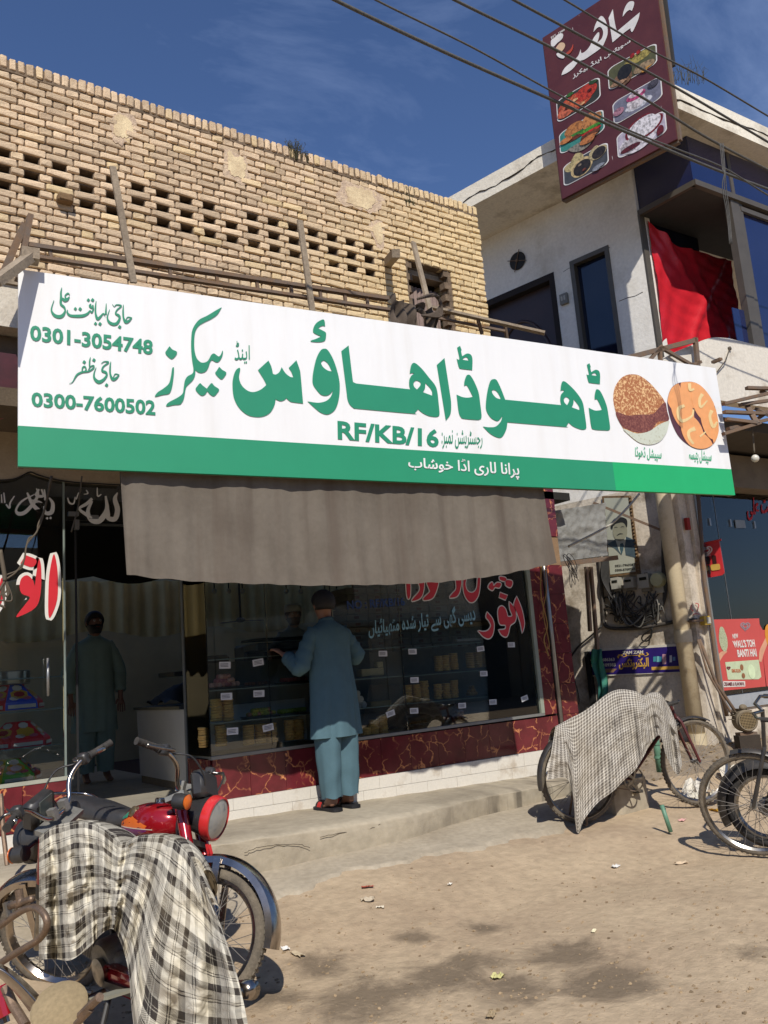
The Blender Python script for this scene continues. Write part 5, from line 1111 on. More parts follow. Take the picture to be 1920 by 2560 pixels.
# roof slab
zsb = 7.33; zst = max(7.55, float(F(1675, 205, 4.91)[2]))
sl_ = [V(7.69, 4.92, 0), V(14, 4.70, 0), V(14, 11, 0), V(6.41, 11, 0)]
MB().prism([p+V(0,0,zsb) for p in sl_], V(0,0,zst-zsb)).build('roof_slab', mat('slab_paint', (.76, .70, .58), rough=.9, sc=2.2, col2=(.44, .38, .29), thr=(.5, .7), bump=.3, fine=.1), bld)
lf_ = Plane(V(7.69, 4.92, 0), nrm(V(6.41-7.69, 11-4.92, 0)), off=.003)
def crackline(P, pts, r=.012):
    q = [P.w(*p) for p in pts]; q2 = []
    for i in range(len(q)-1):
        for t in (0, .33, .66): q2.append(q[i]+(q[i+1]-q[i])*t+V(0,0,random.uniform(-.012,.012)))
    return MB().tube(q2+[q[-1]], [random.uniform(.2, 1)*r for _ in range(len(q2)+1)], 4)
crackline(lf_, [(1157,505),(1200,480),(1240,462),(1290,432),(1320,412),(1345,392),(1368,380),(1388,374)], .016).build('crack', crk, bld)
ff_ = Plane(V(7.69, 4.92, 0), nrm(V(14-7.69, 4.70-4.92, 0)), off=.003)
crackline(ff_, [(1683,250),(1710,253),(1750,272),(1790,290),(1840,312),(1880,322),(1920,340)], .016).build('crack', crk, bld)
tf = MB()
for i in range(34):
    b = F(1690+random.uniform(-8, 70), 205+random.uniform(-6, 10), 5.3); tf.tube(cat([b, b+V(random.uniform(-.05,.12), 0, random.uniform(.1,.22)), b+V(random.uniform(-.1,.3), 0, random.uniform(.18,.42))], 3), [.0035,.003,.003,.002,.002,.0015,.001], 3)
tag(tf.build('roof_grass', mat('dry_weed', ''), smooth=True), 'wispy dry grass growing on the white roof slab beside the billboard', 'grass tuft')
# bay of blue glass with the recess below it
zb1 = float(onp(1615, 527, CN, SW.n)[2])
bc_ = onz(1728, 460, zb1); dB = float((bc_-CN) @ RF.n)   # how far the bay stands forward
bay = thing('glass_bay', 'dark blue mirrored glass bay with bronze frames under the roof slab', 'window bay', rfp(1.5, zb1, dB))
ub = float((bc_-CN) @ EDIR); ub = max(.1, ub)
rfbox(ub, 6.0, zb1+.05, zsb-.004, 'spandrel_glass', blueg, bay, dB-.02, dB)
MB().hexa([rfp(.05,zb1+.05,0), rfp(ub,zb1+.05,dB), rfp(ub+.02,zb1+.05,dB-.02), rfp(.07,zb1+.05,0), rfp(.05,zsb-.004,0), rfp(ub,zsb-.004,dB), rfp(ub+.02,zsb-.004,dB-.02), rfp(.07,zsb-.004,0)]).build('side_glass', blueg, bay)
MB().bar(rfp(.03, zb1+.02, .0), rfp(ub, zb1+.02, dB+.01), .05, .07).build('frame', frm, bay); MB().bar(rfp(ub-.02, zb1+.02, dB+.01), rfp(6, zb1+.02, dB+.01), .06, .07).build('frame', frm, bay)
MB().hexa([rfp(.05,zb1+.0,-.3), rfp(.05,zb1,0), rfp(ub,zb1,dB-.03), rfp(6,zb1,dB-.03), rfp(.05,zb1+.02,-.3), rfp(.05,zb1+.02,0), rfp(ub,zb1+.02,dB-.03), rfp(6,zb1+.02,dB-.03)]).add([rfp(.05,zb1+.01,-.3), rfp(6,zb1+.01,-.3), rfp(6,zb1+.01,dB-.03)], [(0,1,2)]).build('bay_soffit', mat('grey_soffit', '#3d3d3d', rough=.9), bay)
um, zm0 = rfu(1824, 500, dB); _, zm1 = rfu(1893, 861, dB)
rfbox(um, um+.16, 4.4, zb1, 'mullion', frm, bay, dB-.08, dB+.01); rfbox(um+.16, 6, 4.4, zb1-.02, 'pane', blueg, bay, dB-.05, dB-.035)
rfbox(um+.2, 6, zb1-.12, zb1-.06, 'frame', frm, bay, dB-.03, dB+.008); rfbox(um+.16, um+.24, 4.4, zb1, 'frame', frm, bay, dB-.03, dB)
umt, _ = rfu(1812, 380, dB); rfbox(umt, umt+.06, zb1+.06, zsb-.01, 'mullion', frm, bay, dB-.02, dB+.012)
rfbox(.0, .09, 4.3, zb1, 'frame', frm, bay, -.05, .03)
rfbox(.1, um+.6, 4.2, zb1, 'recess_back', mat('recess_dark', '#0f0f14', rough=.8), bay, -.6, -.55); rfbox(.2, um+.5, 5.6, zb1, 'recess_pane', blackg, bay, -.10, -.08)
rfbox(um-.22, um, 4.4, 5.25, 'pane', blueg, bay, dB-.06, dB-.05)
# red plastic sheet tied across the recess
redt = mat('red_tarpaulin', (.60, .018, .03), rough=.38, sc=5, var=.1, bump=.35, bsc=14, spec=.5)
TPp = Plane(rfp(0, 0, .02), EDIR)
tp = lambda px, py: TPp.w(px, py)
Tl, Tr = [(1618,556),(1660,590),(1700,620),(1760,640),(1830,652)], None
topc = [tp(*q) for q in [(1619,552),(1650,585),(1700,618),(1750,628),(1800,640),(1836,648)]]
botc = [tp(*q) for q in [(1664,892),(1700,876),(1740,862),(1785,850),(1815,848),(1850,856)]]
def tarp(u, v):
    t = u*5; i = min(4, int(t)); f = t-i; a = topc[i]*(1-f)+topc[i+1]*f; b = botc[i]*(1-f)+botc[i+1]*f; p = a*(1-v)+b*v
    d = .02*math.sin(5*u+4*v)+.010*math.sin(13*u-9*v)+.005*math.sin(31*u+17*v)+.004*math.sin(47*v-23*u)+.05*math.exp(-((u-.22-.6*v)/.05)**2)*(1-v)+.03*math.exp(-((u-.9+.55*v)/.04)**2)+.02*math.exp(-((u-.5-.3*v)/.03)**2)
    return p+RF.n*(d-.03*u*(1-v))
tag(MB().grid(60, 50, tarp).build('red_tarpaulin', redt, smooth=True), 'wrinkled bright red plastic sheet covering the recess below the blue glass', 'tarpaulin')
# balcony parapet, curved and flaking
bpn = mat('balcony_plaster', (.66, .61, .52), rough=.93, sc=2.4, col2=(.42, .36, .28), thr=(.54, .66), bump=.3, fine=.1)
BPl = Plane(V(0, 4.95, 0), EDIR)
top_ = cat([BPl.pix(*q) for q in [(1560,955),(1620,925),(1680,885),(1730,862),(1775,845),(1815,845),(1860,855),(1930,872),(2060,905)]], 3)
bot_ = [BPl.pix(*q) for q in [(2060,1040),(1930,1020),(1810,1002),(1700,985),(1560,960)]]
bal = thing('balcony', 'curved flaking white balcony parapet under the red sheet', 'balcony', BPl.at(*bot_[2]))
zbf = float(BPl.at(*bot_[1])[2])
MB().prism([BPl.at(*q) for q in top_+[V(*q) for q in bot_]], -BPl.n*.12).build('parapet', bpn, bal)
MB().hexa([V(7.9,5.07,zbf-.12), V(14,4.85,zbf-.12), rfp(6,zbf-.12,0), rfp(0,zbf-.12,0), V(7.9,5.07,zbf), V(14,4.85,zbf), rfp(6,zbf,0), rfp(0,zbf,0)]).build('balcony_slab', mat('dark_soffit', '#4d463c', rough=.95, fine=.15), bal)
tag(MB().tube([BPl.at(*BPl.pix(1822, 872), .01), BPl.at(*BPl.pix(1805, 905), .04), BPl.at(*BPl.pix(1788, 932), .02)], .006, 5).lathe([(.02,0),(.02,.02)], BPl.at(*BPl.pix(1822, 872), 0), BPl.n, 10).build('tie_wire', mat('old_wire', ''), smooth=True), 'wire tied through a hole in the white balcony parapet', 'wire')
# shop under the balcony
rs = thing('ice_cream_shop', 'dark glass shop front with red ice cream posters at the right edge', 'shop front', rfp(uS, .2))
zp0 = rfu(1805, 1740)[1]; zp1 = rfu(1777, 1547)[1]
rfbox(uS, 6, -.3, zp0-.16, 'plinth_wall', grimy, rs, -.2, 0); rfbox(uS, 6, zp0-.158, zp0-.01, 'grey_sill', mat('grey_sill', (.34, .36, .38), rough=.6), rs, -.2, .03)
rfbox(uS, uS+.03, zp0, 3.2, 'frame', alu, rs, -.04, .01); rfbox(uS+.03, 6, zp0, 3.2, 'glass_pane', gl, rs, -.02, -.012)
rfbox(uS-.02, 6, 3.2, 3.6, 'fascia', mat('tan_fascia', (.20, .16, .11), rough=.9, fine=.1), rs, -.3, .25); rfbox(uS-.05, 6, 3.61, zbf-.13, 'shutter_box', mat('dark_shutter', '#2a241d', rough=.8), rs, -.3, .1)
rfbox(uS, 6, zp0-.5, zp0-.45, 'floor', rmw, rs, -3, -.2); rfbox(uS-.1, 6, -.2, 3.3, 'back_wall', mat('very_dark_room', '#15171a', rough=.9), rs, -3.0, -2.9)
rfbox(uS+.03, uS+.55, zp1-.02, rfu(1765, 1333)[1], 'inner_panel', mat('pale_blue_panel', (.40, .50, .52), rough=.6), rs, -.32, -.30)
rfbox(uS+.1, uS+.13, 1.5, 2.0, 'rod', wood, rs, -.27, -.24); rfbox(uS+.34, uS+.37, 1.5, 1.95, 'rod', mat('yellow_rod', '#b0a030'), rs, -.27, -.24)
RP = Plane(rfp(0, 0, -.008), EDIR)
posr = mat('poster_red', (.52, .075, .065), rough=.4, var=.05, sc=3); posw = mat('poster_white', (.72, .69, .64), rough=.4); posg = mat('poster_mint', (.50, .58, .38), rough=.4, var=.08, sc=20); posd = mat('poster_dark', (.16,.03,.04), rough=.4)
kP = 10.056
sep_u = RP.pix(1915, 1700)[0]
posters = [('left', [(1777,1549),(1897,1546),(1914,1716),(1806,1727)])]
for nm, qd in posters:
    po = thing('window_poster', 'red ice cream poster reading about new kulfa, left of the two in the right window', 'poster', RP.w(*qd[3]))
    quad(RP, qd, 'sheet', posr, po, .004, .002)
    text('NEW', RP.frame(.007), [RP.pix(1760+a/kP, 1540+b/kP) for a, b in [(712,570),(850,555),(838,440),(700,455)]], 'print', posw, po, .02)
    text("WALL'S TOH", RP.frame(.007), [RP.pix(1760+a/kP, 1540+b/kP) for a, b in [(745,800),(1275,780),(1245,580),(700,620)]], 'print', posw, po, .035)
    text('BANTI HAI', RP.frame(.007), [RP.pix(1760+a/kP, 1540+b/kP) for a, b in [(840,1035),(1320,1015),(1290,820),(815,850)]], 'print', posw, po, .035)
    quad(RP, [(520,1160),(1360,1100),(1430,1530),(1360,1590),(590,1600)], 'carton_print', posg, po, .007, .002, k=kP, ox=1760, oy=1540)
    text('KING KULFA', RP.frame(.009), [RP.pix(1760+a/kP, 1540+b/kP) for a, b in [(690,1425),(915,1420),(900,1330),(675,1335)]], 'print', mat('kulfa_orange', '#b4552a'), po, .02)
    quad(RP, [(470,1640),(1020,1640),(1025,1770),(480,1790)], 'caption_plate', posw, po, .007, .002, k=kP, ox=1760, oy=1540)
    text('CREAMIER & FLAVORFUL', RP.frame(.010), [RP.pix(1760+a/kP, 1540+b/kP) for a, b in [(485,1760),(1005,1745),(1000,1665),(480,1665)]], 'print', posd, po, .02)
    for c_, rr, m_, l_f in (((1180,1400), (.065,.085), mat('ice_pale', '#cfe0b8', rough=.4), .010), ((930,1290), (.03,.035), mat('pistachio', '#8a5c3c', rough=.5), .011), ((970,1500), (.03,.03), mat('pistachio', ''), .012), ((470,610), (.075,.13), mat('kulfa_mint', (.46,.50,.33), rough=.5, sc=60, col2=(.25,.27,.15), fine=.2), .008), ((440,420), (.05,.07), mat('kulfa_mint', ''), .010)):
        u0, v0 = RP.pix(1760+c_[0]/kP, 1540+c_[1]/kP); fill2d([[(u0+rr[0]*math.cos(t), v0+rr[1]*math.sin(t)) for t in np.linspace(0, 6.283, 24, endpoint=False)]], RP.frame(l_f), 'print', m_, po)
    fill2d([RP.stroke([(330,1100,130),(430,960,110),(560,880,50)], 1760, 1540, kP)], RP.frame(.007), 'hand_print', mat('skin_print', '#d09a7c'), po)
    def heart(P, cx_, cy_, s, wd, par, m_, lf_2, fr_):
        for kx in (1.0, .55):
            pts = [(cx_+kx*s*(16*math.sin(t)**3)/16, cy_-kx*s*(13*math.cos(t)-5*math.cos(2*t)-2*math.cos(3*t)-math.cos(4*t))/16, wd) for t in np.linspace(.35, 6.0, 22)]
            fill2d([P.stroke(pts, *fr_)], P.frame(lf_2), 'heart_emblem', m_, par)
    heart(RP, 1025, 260, 112, 26, po, mat('emblem_grey', '#8c7f86'), .007, (1760, 1540, kP)); heart(RP, 600, 1310, 44, 14, po, posd, .010, (1760, 1540, kP))
po2 = thing('window_poster', 'second red ice cream poster cut off by the right picture edge', 'poster', RP.w(1930, 1700))
quad(RP, [(1898,1560),(1906,1575),(1990,1570),(2010,1705),(1916,1716),(1900,1580)], 'sheet', posr, po2, .004, .002)
fill2d([RP.stroke([(1400,1150,60),(1440,900,120),(1520,700,110),(1560,560,60)], 1760, 1540, kP)], RP.frame(.007), 'hand_print', mat('skin_print', ''), po2)
u0, v0 = RP.pix(1760+1640/kP, 1540+520/kP); fill2d([[(u0+.09*math.cos(t), v0+.15*math.sin(t)) for t in np.linspace(0, 6.283, 24, endpoint=False)]], RP.frame(.008), 'print', mat('mango_print', '#d08a2c'), po2)
text(urdu('شفاعت علی'), RP.frame(.004), [RP.pix(*q) for q in [(1868,1302),(1960,1290),(1960,1225),(1866,1248)]], 'painted_line', mat('painted_red_dim', (.50, .02, .03)), rs, .02)
rfbox(uS+.38, uS+.385, zp0, 3.2, 'pane_joint', steelp, rs, -.012, -.006)
for px, py in ((1774,1305),(1826,1308),(1886,1312)): MB().obox(RP.w(px, py), EDIR*.014, RF.n*.01, V(0,0,.045)).build('glass_clip', steelp, rs)
quad(RP, [(1836,1300),(1860,1301),(1863,1320),(1839,1320)], 'patch_fitting', alu, rs, .01, .01)
# tangle of rusty angle iron under the balcony
ti = thing('awning_frame', 'tangled rusty angle iron awning frame sticking out above the right hand shop', 'awning frame', F(1860, 1000, 4.6))
IP = Plane(V(0, 4.55, 0), EDIR)
for q in [(1808,1010,1925,985),(1868,1015,1863,1068),(1863,1068,1925,1015),(1820,1072,1925,1050),(1815,1048,1862,1066),(1866,970,1925,982),(1900,978,1912,1000),(1810,1030,1925,1045),(1890,1022,1894,1048),(1850,1012,1925,1006),(1808,1085,1870,1066)]:
    MB().bar(IP.w(q[0], q[1]), IP.w(q[2], q[3])+V(0,-.12,0), .045, .028).build('angle_iron', rust, ti)
lb2 = thing('bare_bulb', 'bare white bulb hanging on a short cable under the tangled awning frame', 'bulb', IP.w(1886, 1140))
MB().tube(cat([IP.w(1879,1068), IP.w(1883,1100), IP.w(1886,1132)], 4), .009, 6).build('cable', mat('old_wire', ''), lb2, smooth=True); MB().ell(IP.w(1888,1146), .036, 12, 8).build('bulb', mat('milky_bulb', '#d8d4c6', rough=.2), lb2, smooth=True)
# ================================================================ things fixed to the lane wall
SWf = SW
pipe = MB(); pa, pb_ = SW.w(1668, 1238)+SW.n*.11, SW.w(1762, 1895)+SW.n*.11
pipe.tube([pa+(pa-pb_)*.35, pa, pb_], .088, 20); 
pp = thing('drain_pipe', 'thick cream coloured plastic drain pipe standing at the corner of the lane', 'pipe', pb_)
pipe.build('pipe', mat('cream_pvc', (.56, .47, .31), rough=.5, sc=5, col2=(.40, .31, .19), thr=(.5, .7), fine=.06), pp, smooth=True)
for t in (.55, .93): c_ = pa+(pb_-pa)*t; MB().tube([c_-V(0,0,.07), c_+V(0,0,.07)], .098, 20).build('socket', mat('cream_pvc', ''), pp, smooth='auto')
# name banner
bn = thing('electronics_banner', 'purple and white banner of an electronics shop screwed to the lane wall under the meters', 'banner', SW.w(1473, 1690))
kB = 6.381; BP2 = SW; fb = lambda *pts: [BP2.pix(1460+a/kB, 1600+b/kB) for a, b in pts]
quad(SW, [(65,150),(1580,55),(1590,510),(115,585)], 'sheet', mat('banner_white', '#d8d2c4', rough=.5), bn, .02, .02, k=kB, ox=1460, oy=1600)
quad(SW, [(92,185),(1545,95),(1560,505),(125,560)], 'purple_field', mat('banner_purple', (.030, .015, .16), rough=.4), bn, .022, .0015, k=kB, ox=1460, oy=1600)
bw, byl = mat('banner_white', ''), mat('banner_gold', (.70, .42, .09), rough=.4)
ffm = SW.frame(.026)
text('ZAM ZAM', ffm, fb((630,228),(960,215),(960,165),(630,175)), 'print', bw, bn, .04)
text(urdu('زمـــزم'), ffm, fb((545,290),(1050,265),(1050,195),(545,215)), 'print', byl, bn, .02)
text(urdu('الیکٹرونکس'), ffm, fb((575,475),(1055,465),(1045,275),(575,300)), 'print', byl, bn, .035)
text('0346-8686363', ffm, fb((125,345),(505,332),(503,282),(125,295)), 'print', bw, bn, .02); text('0300-7109383', ffm, fb((130,430),(522,418),(520,366),(130,380)), 'print', bw, bn, .02)
for k_ in range(4): quad(SW, [(200,462+15*k_),(540-15*k_,460+15*k_),(530-15*k_,466+15*k_),(200,468+15*k_)], 'print_line', byl, bn, .024, .001, k=kB, ox=1460, oy=1600)
quad(SW, [(1090,428),(1530,412),(1535,462),(1095,478)], 'gold_caption', byl, bn, .024, .001, k=kB, ox=1460, oy=1600)
for i, (a, b, w_, h_, c_) in enumerate([(1120,345,45,80,'#4a9aa8'),(1175,350,40,90,'#7ac0c4'),(1215,350,36,85,'#3c88a0'),(1265,385,60,160,'#c89aa8'),(1380,355,36,110,'#d8d8e0'),(1430,330,40,60,'#6a90b8')]):
    quad(SW, [(a,b),(a+w_,b-3),(a+w_,b-h_-3),(a,b-h_)], 'appliance_print', mat('appl_'+c_[1:], c_, rough=.4), bn, .024, .001, k=kB, ox=1460, oy=1600)
# framed portrait poster
pk = 6.381
pf = thing('portrait_poster', 'tall framed portrait poster of a man with moustache and tie on the lane wall', 'poster', SW.w(1565, 1436))
Q = lambda a, b, l=.0: SW.at(*SW.pix(1380+a/pk, 1230+b/pk), l)
def quadp(pts, nm, m, l=.03, th=.004): return MB().prism([Q(a, b, l) for a, b in pts], -SW.n*th).build(nm, m, pf)
gfr = mat('gilt_frame', (.20, .12, .05), rough=.6, sc=40, col2=(.07,.04,.02), fine=.3)
quadp([(815,70),(1265,60),(1420,1300),(935,1355)], 'backing', gfr, .03, .03)
quadp([(850,100),(1235,95),(1355,1270),(950,1318)], 'print_sheet', mat('poster_pale', (.40, .40, .32), rough=.6, sc=2, col2=(.33,.35,.29)), .033, .002)
for i in range(22): c_ = Q(1262+i*6.6, 90+i*55, .035); MB().ell(c_, (.016, .016, .016), 6, 4).build('frame_bead', gfr, pf)
quadp([(1030,760),(1210,715),(1345,770),(1355,1050),(1200,1010),(1180,860),(1130,1010),(1020,900),(900,840)], 'suit_print', mat('suit_print', (.035,.06,.08), rough=.6, sc=3, col2=(.12,.17,.18)), .036, .001)
quadp([(1035,760),(1115,790),(1205,720),(1185,860),(1130,1000),(1090,930)], 'shirt_print', mat('shirt_print', '#b8bcae'), .0375, .001)
quadp([(1110,830),(1150,815),(1175,860),(1150,960),(1130,1000),(1105,900)], 'tie_print', mat('tie_print', '#3f5a62'), .039, .001)
fill2d([[SW.pix(1380+(1110+115*math.cos(t))/pk, 1230+(630+155*math.sin(t))/pk) for t in np.linspace(0, 6.283, 30, endpoint=False)]], SW.frame(.0385), 'face_print', mat('face_print', '#8f8e7a', rough=.6), pf)
fill2d([[SW.pix(1380+a/pk, 1230+b/pk) for a, b in cat([(960,560),(985,470),(1050,415),(1140,405),(1215,440),(1228,520),(1215,570),(1190,520),(1150,490),(1080,500),(1010,530),(990,590)], 3, True)]], SW.frame(.040), 'hair_print', mat('hair_print', '#15191a'), pf)
fill2d([SW.stroke([(1060,700,6),(1105,672,16),(1160,672,6)], 1380, 1230, pk), SW.stroke([(1020,575,5),(1045,562,9),(1070,570,5)], 1380, 1230, pk), SW.stroke([(1120,568,5),(1150,555,9),(1178,562,5)], 1380, 1230, pk)], SW.frame(.0405), 'feature_print', mat('hair_print', ''), pf)
for s_, yb_ in (('0321-7963287', 1200), ('0300-5709765', 1270)): text(s_, SW.frame(.036), [SW.pix(1380+a/pk, 1230+b/pk) for a, b in [(1030,yb_),(1350,yb_-28),(1346,yb_-62),(1026,yb_-36)]], 'phone_print', mat('hair_print', ''), pf, .015)
# electricity meters
mgr = mat('meter_grey', (.36, .35, .30), rough=.45, var=.1); mdk = mat('meter_window', '#22241f', rough=.2)
for i, (px, py, w_, h_, lab) in enumerate([(1548,1461,.10,.16,'small grey electricity meter, first in the row of four'),(1581,1459,.12,.15,'grey electricity meter with cover, second in the row of four'),(1619,1456,.13,.20,'tallest grey electricity meter, third in the row of four')]):
    c_ = SW.w(px, py); u_ = (c_-C0) @ W; t = thing('electricity_meter', lab, 'meter', c_)
    swbox(u_-w_/2, u_+w_/2, c_[2]-h_*.35, c_[2]+h_*.5, 'case', mgr, t, 0, .11); swbox(u_-w_*.35, u_+w_*.35, c_[2]+h_*.12, c_[2]+h_*.30, 'counter_window', mdk, t, .11, .115); swbox(u_-w_*.4, u_+w_*.4, c_[2]-h_*.55, c_[2]-h_*.36, 'terminal_cover', mat('meter_cover', (.22,.21,.18), rough=.5), t, 0, .075)
    swbox(u_-.015, u_+.015, c_[2]+h_*.5, c_[2]+h_*.58, 'hanger', rust, t, 0, .03)
c_ = SW.w(1652, 1450); t = thing('electricity_meter', 'round yellowish electricity meter, last in the row of four beside the pipe', 'meter', c_)
MB().lathe([(0,0),(.095,0),(.10,.02),(.09,.09),(.075,.12),(0,.125)], c_, SW.n, 24).build('dome', mat('meter_yellow', (.42,.42,.26), rough=.3), t, smooth='auto'); MB().obox(c_+SW.n*.04-V(0,0,.115), W*.05, SW.n*.03, V(0,0,.035)).build('terminal_cover', mgr, t)
# conduit loop and bundles of cable
def swt(pts, d=.03): return [SW.w(a, b)+SW.n*(d if len(q_) < 3 else q_[2]) for q_ in pts for a, b in [q_[:2]]]
cab = mat('black_cable', (.035, .033, .03), rough=.6, var=.2); cabg = mat('grey_cable', (.20, .19, .165), rough=.6, var=.2)
tag(MB().tube(cat(swt([(1500,1385),(1506,1450),(1512,1530),(1513,1556),(1530,1570),(1600,1570),(1660,1560),(1700,1552),(1745,1550)]), 6), .022, 8).build('conduit_loop', mat('dark_conduit', (.07,.06,.05), rough=.6), smooth=True), 'dark metal conduit running down and along under the tangle of meter cables', 'conduit')
rsn = np.random.RandomState(5)
cabd = MB(); cabl = MB()
for k in range(26):
    x0 = rsn.choice([1548, 1581, 1619, 1650])+rsn.uniform(-12, 12); y0 = 1478+rsn.uniform(-6, 8); x1 = rsn.uniform(1520, 1670); dpt = rsn.uniform(1525, 1568)
    P_ = swt([(x0, y0, .05), (x0+rsn.uniform(-16, 16), (y0+dpt)/2-8, .06+rsn.uniform(0,.05)), ((x0+x1)/2, dpt, .05+rsn.uniform(0,.05)), (x1, dpt-rsn.uniform(5, 45), .04+rsn.uniform(0,.04)), (x1+rsn.uniform(-20,20), dpt-rsn.uniform(-12, 60), .04)])
    (cabd if k % 3 else cabl).tube(cat(P_, 6), rsn.uniform(.005, .010), 5)
for k in range(7): cabd.tube(cat(swt([(1525-k*1.5,1380,.05),(1530-k*2,1450,.06+.01*k),(1545+k*3,1530,.07),(1590,1562-k*3,.07),(1640,1545-k*4,.06),(1668-k,1500,.05),(1672-k*2,1430,.05),(1672-k*2,1240,.05)]), 7), .008, 5)
tag(cabd.build('cable_tangle', cab, smooth=True), 'dense tangle of black cables looping under the four meters', 'cables'); tag(cabl.build('pale_cable', cabg, smooth=True), 'pale grey wires mixed into the cable tangle under the meters', 'wires')
loop = MB(); 
for r_ in (.0, .12): loop.tube(cat(swt([(1640,1566,.05),(1628,1576,.06),(1612,1590,.06),(1612,1600,.06),(1624,1602,.06),(1634,1590,.06),(1636,1570,.06)]), 6), .009, 6)
tag(loop.build('cable_loop', cab, smooth=True), 'loose loop of black cable hanging just above the purple banner', 'cable')
tag(MB().tube(cat(swt([(1508,1565,.03),(1480,1590,.03),(1448,1618,.03),(1425,1650,.03)]), 5), .012, 6).tube(cat(swt([(1425,1650),(1440,1700),(1450,1740),(1450,1760)]), 5), .006, 5).build('wall_cable', cab, smooth=True), 'cable slanting down the rough wall left of the banner', 'cable')
wl_ = MB(); ww = [F(*q, 5.7) for q in [(1422,1366),(1450,1352),(1490,1332),(1530,1308),(1570,1268),(1598,1235)]]
wl_.tube(cat(ww, 7), .013, 7); tag(wl_.build('sagging_cable', mat('pale_cable_skin', (.42,.40,.34), rough=.6), smooth=True), 'pale thick cable sagging across in front of the wrapped box and portrait', 'cable')
coil = MB(); cc = F(1425, 1395, 5.9)
for k in range(6): coil.tube([cc+V(.055*math.cos(t+k)+.02*math.cos(k*2), .03*math.sin(t), .10*math.sin(t+k*.3)*(1+.1*k)-.02*k-.05) for t in np.linspace(0, 6.28, 30)], .0035, 4)
tag(coil.build('wire_coil', mat('grey_cable', ''), smooth=True), 'loose coil of thin grey wire hanging beside the marble pillar', 'wire')
# wrapped box on its iron stand
ab = thing('wrapped_box', 'grey plastic wrapped cooler box on an iron stand between marble pillar and lane wall', 'box', F(1450, 1380, 6.35))
A0, A1, A2, A3 = F(1392,1405,6.35), F(1520,1388,6.35), F(1512,1257,6.35), F(1384,1277,6.35)
wrap_m = mat('grey_wrap', (.25, .25, .235), rough=.55, sc=5, var=.12, bump=.9, bsc=9)
from mathutils import noise as _noise
def _nz(a, b, c): return _noise.noise(Vector((a, b, c*7.3)))*1.6
def wrapf(u, v):
    p = (A0*(1-u)+A1*u)*(1-v)+(A3*(1-u)+A2*u)*v
    return p+V(0, -.014*_nz(5*u, 4*v, 1)-.010*_nz(13*u+3*v, 9*v, 2)-.004*_nz(25*u, 31*v, 3), 0)
MB().grid(40, 30, wrapf).build('wrapped_front', wrap_m, ab, smooth=True)
MB().hexa([A0+V(0,.02,0), A1+V(0,.02,0), A1+V(0,.5,0), A0+V(0,.5,0), A3+V(0,.02,0), A2+V(0,.02,0), A2+V(0,.5,0), A3+V(0,.5,0)]).build('carcass', wrap_m, ab)
MB().bar(A0+V(-.02,-.02,-.03), A1+V(.12,-.02,-.03), .04, .05).build('stand_rail', rust, ab)
for q0, q1 in ((A0+V(.45,.0,-.05), A0+V(.5,.1,-.75)), (A0+V(.52,.0,-.05), A0+V(.58,.1,-.95))): MB().bar(q0, q1, .035, .035, up=(1,0,0)).build('stand_leg', rust, ab)
tag(MB().bar(SW.w(1515,1262)+SW.n*.3, SW.w(1672,1330)+SW.n*.12, .035, .03).build('slanting_bar', rust), 'rusty steel arm slanting from the box to the drain pipe', 'bracket')
# teal scarf hung over the banner's left end
def tealf(u, v):
    p0, p1 = SW.w(1486, 1622), SW.w(1512, 1622); p = p0+(p1-p0)*u; zb_ = .62+.10*math.sin(3*u)
    return p+SW.n*(.06+.02*math.sin(9*u+5*v))+V(0,0,-zb_*v)+W*(.02*math.sin(7*v))
tag(MB().grid(14, 24, tealf).build('teal_cloth', mat('teal_cloth', (.03, .16, .16), rough=.8, sc=4, col2=(.05,.26,.14), thr=(.4,.6), fine=.15), smooth=True), 'dirty teal cloth strip hanging over the left end of the purple banner', 'cloth')
tag(MB().obox(SW.w(1480, 1700)+SW.n*.03, W*.03, SW.n*.03, V(0,0,.35)).build('dark_post', black), 'black upright post behind the teal cloth strip', 'post')
# flag sign of the ice cream shop
fs = thing('hanging_ice_cream_sign', 'small red flag sign with heart emblem and ice creams on a red bracket', 'sign', rfp(.55, 2.2, .3))
FS = Plane(rfp(.50, 0, .35), W)
quad(FS, [(1731,1364),(1797,1350),(1811,1432),(1805,1438),(1757,1447),(1750,1441)], 'panel', mat('flag_red', (.55, .03, .035), rough=.4), fs, 0, .012)
MB().tube([FS.w(1727,1366), FS.w(1803,1349)], .012, 8).build('top_rod', mat('flag_red', ''), fs); MB().tube(cat([FS.w(1738,1360), FS.w(1724,1372), FS.w(1726,1410), FS.w(1737,1442)], 6), .014, 8).build('bracket', mat('flag_red', ''), fs, smooth=True)
fwh = mat('flag_white', '#e0ccc4', rough=.4)
heart(FS, 1766.5, 1377, 13.5, 3.2, fs, fwh, .004, (0, 0, 1)); text("Wall's", FS.frame(.004), [FS.pix(*q) for q in [(1763,1391.5),(1777,1389),(1776.5,1386),(1763,1388)]], 'print', fwh, fs, .02)
for (a, b, w_, h_, c_) in ((1754,1410,.03,.05,'#b4603c'),(1770,1401,.028,.045,'#2e1412'),(1786,1399,.024,.05,'#3a1a16'),(1762,1423,.055,.022,'#c0b088'),(1789,1418,.055,.035,'#d0a850'),(1774,1424,.012,.05,'#3a3230')):
    u0, v0 = FS.pix(a, b); fill2d([rrect(u0-w_, v0-h_, u0+w_, v0+h_, min(w_, h_)*.5)], FS.frame(.004+.0006*(a % 7)), 'ice_cream_print', mat('icp_'+c_[1:], c_, rough=.4), fs)
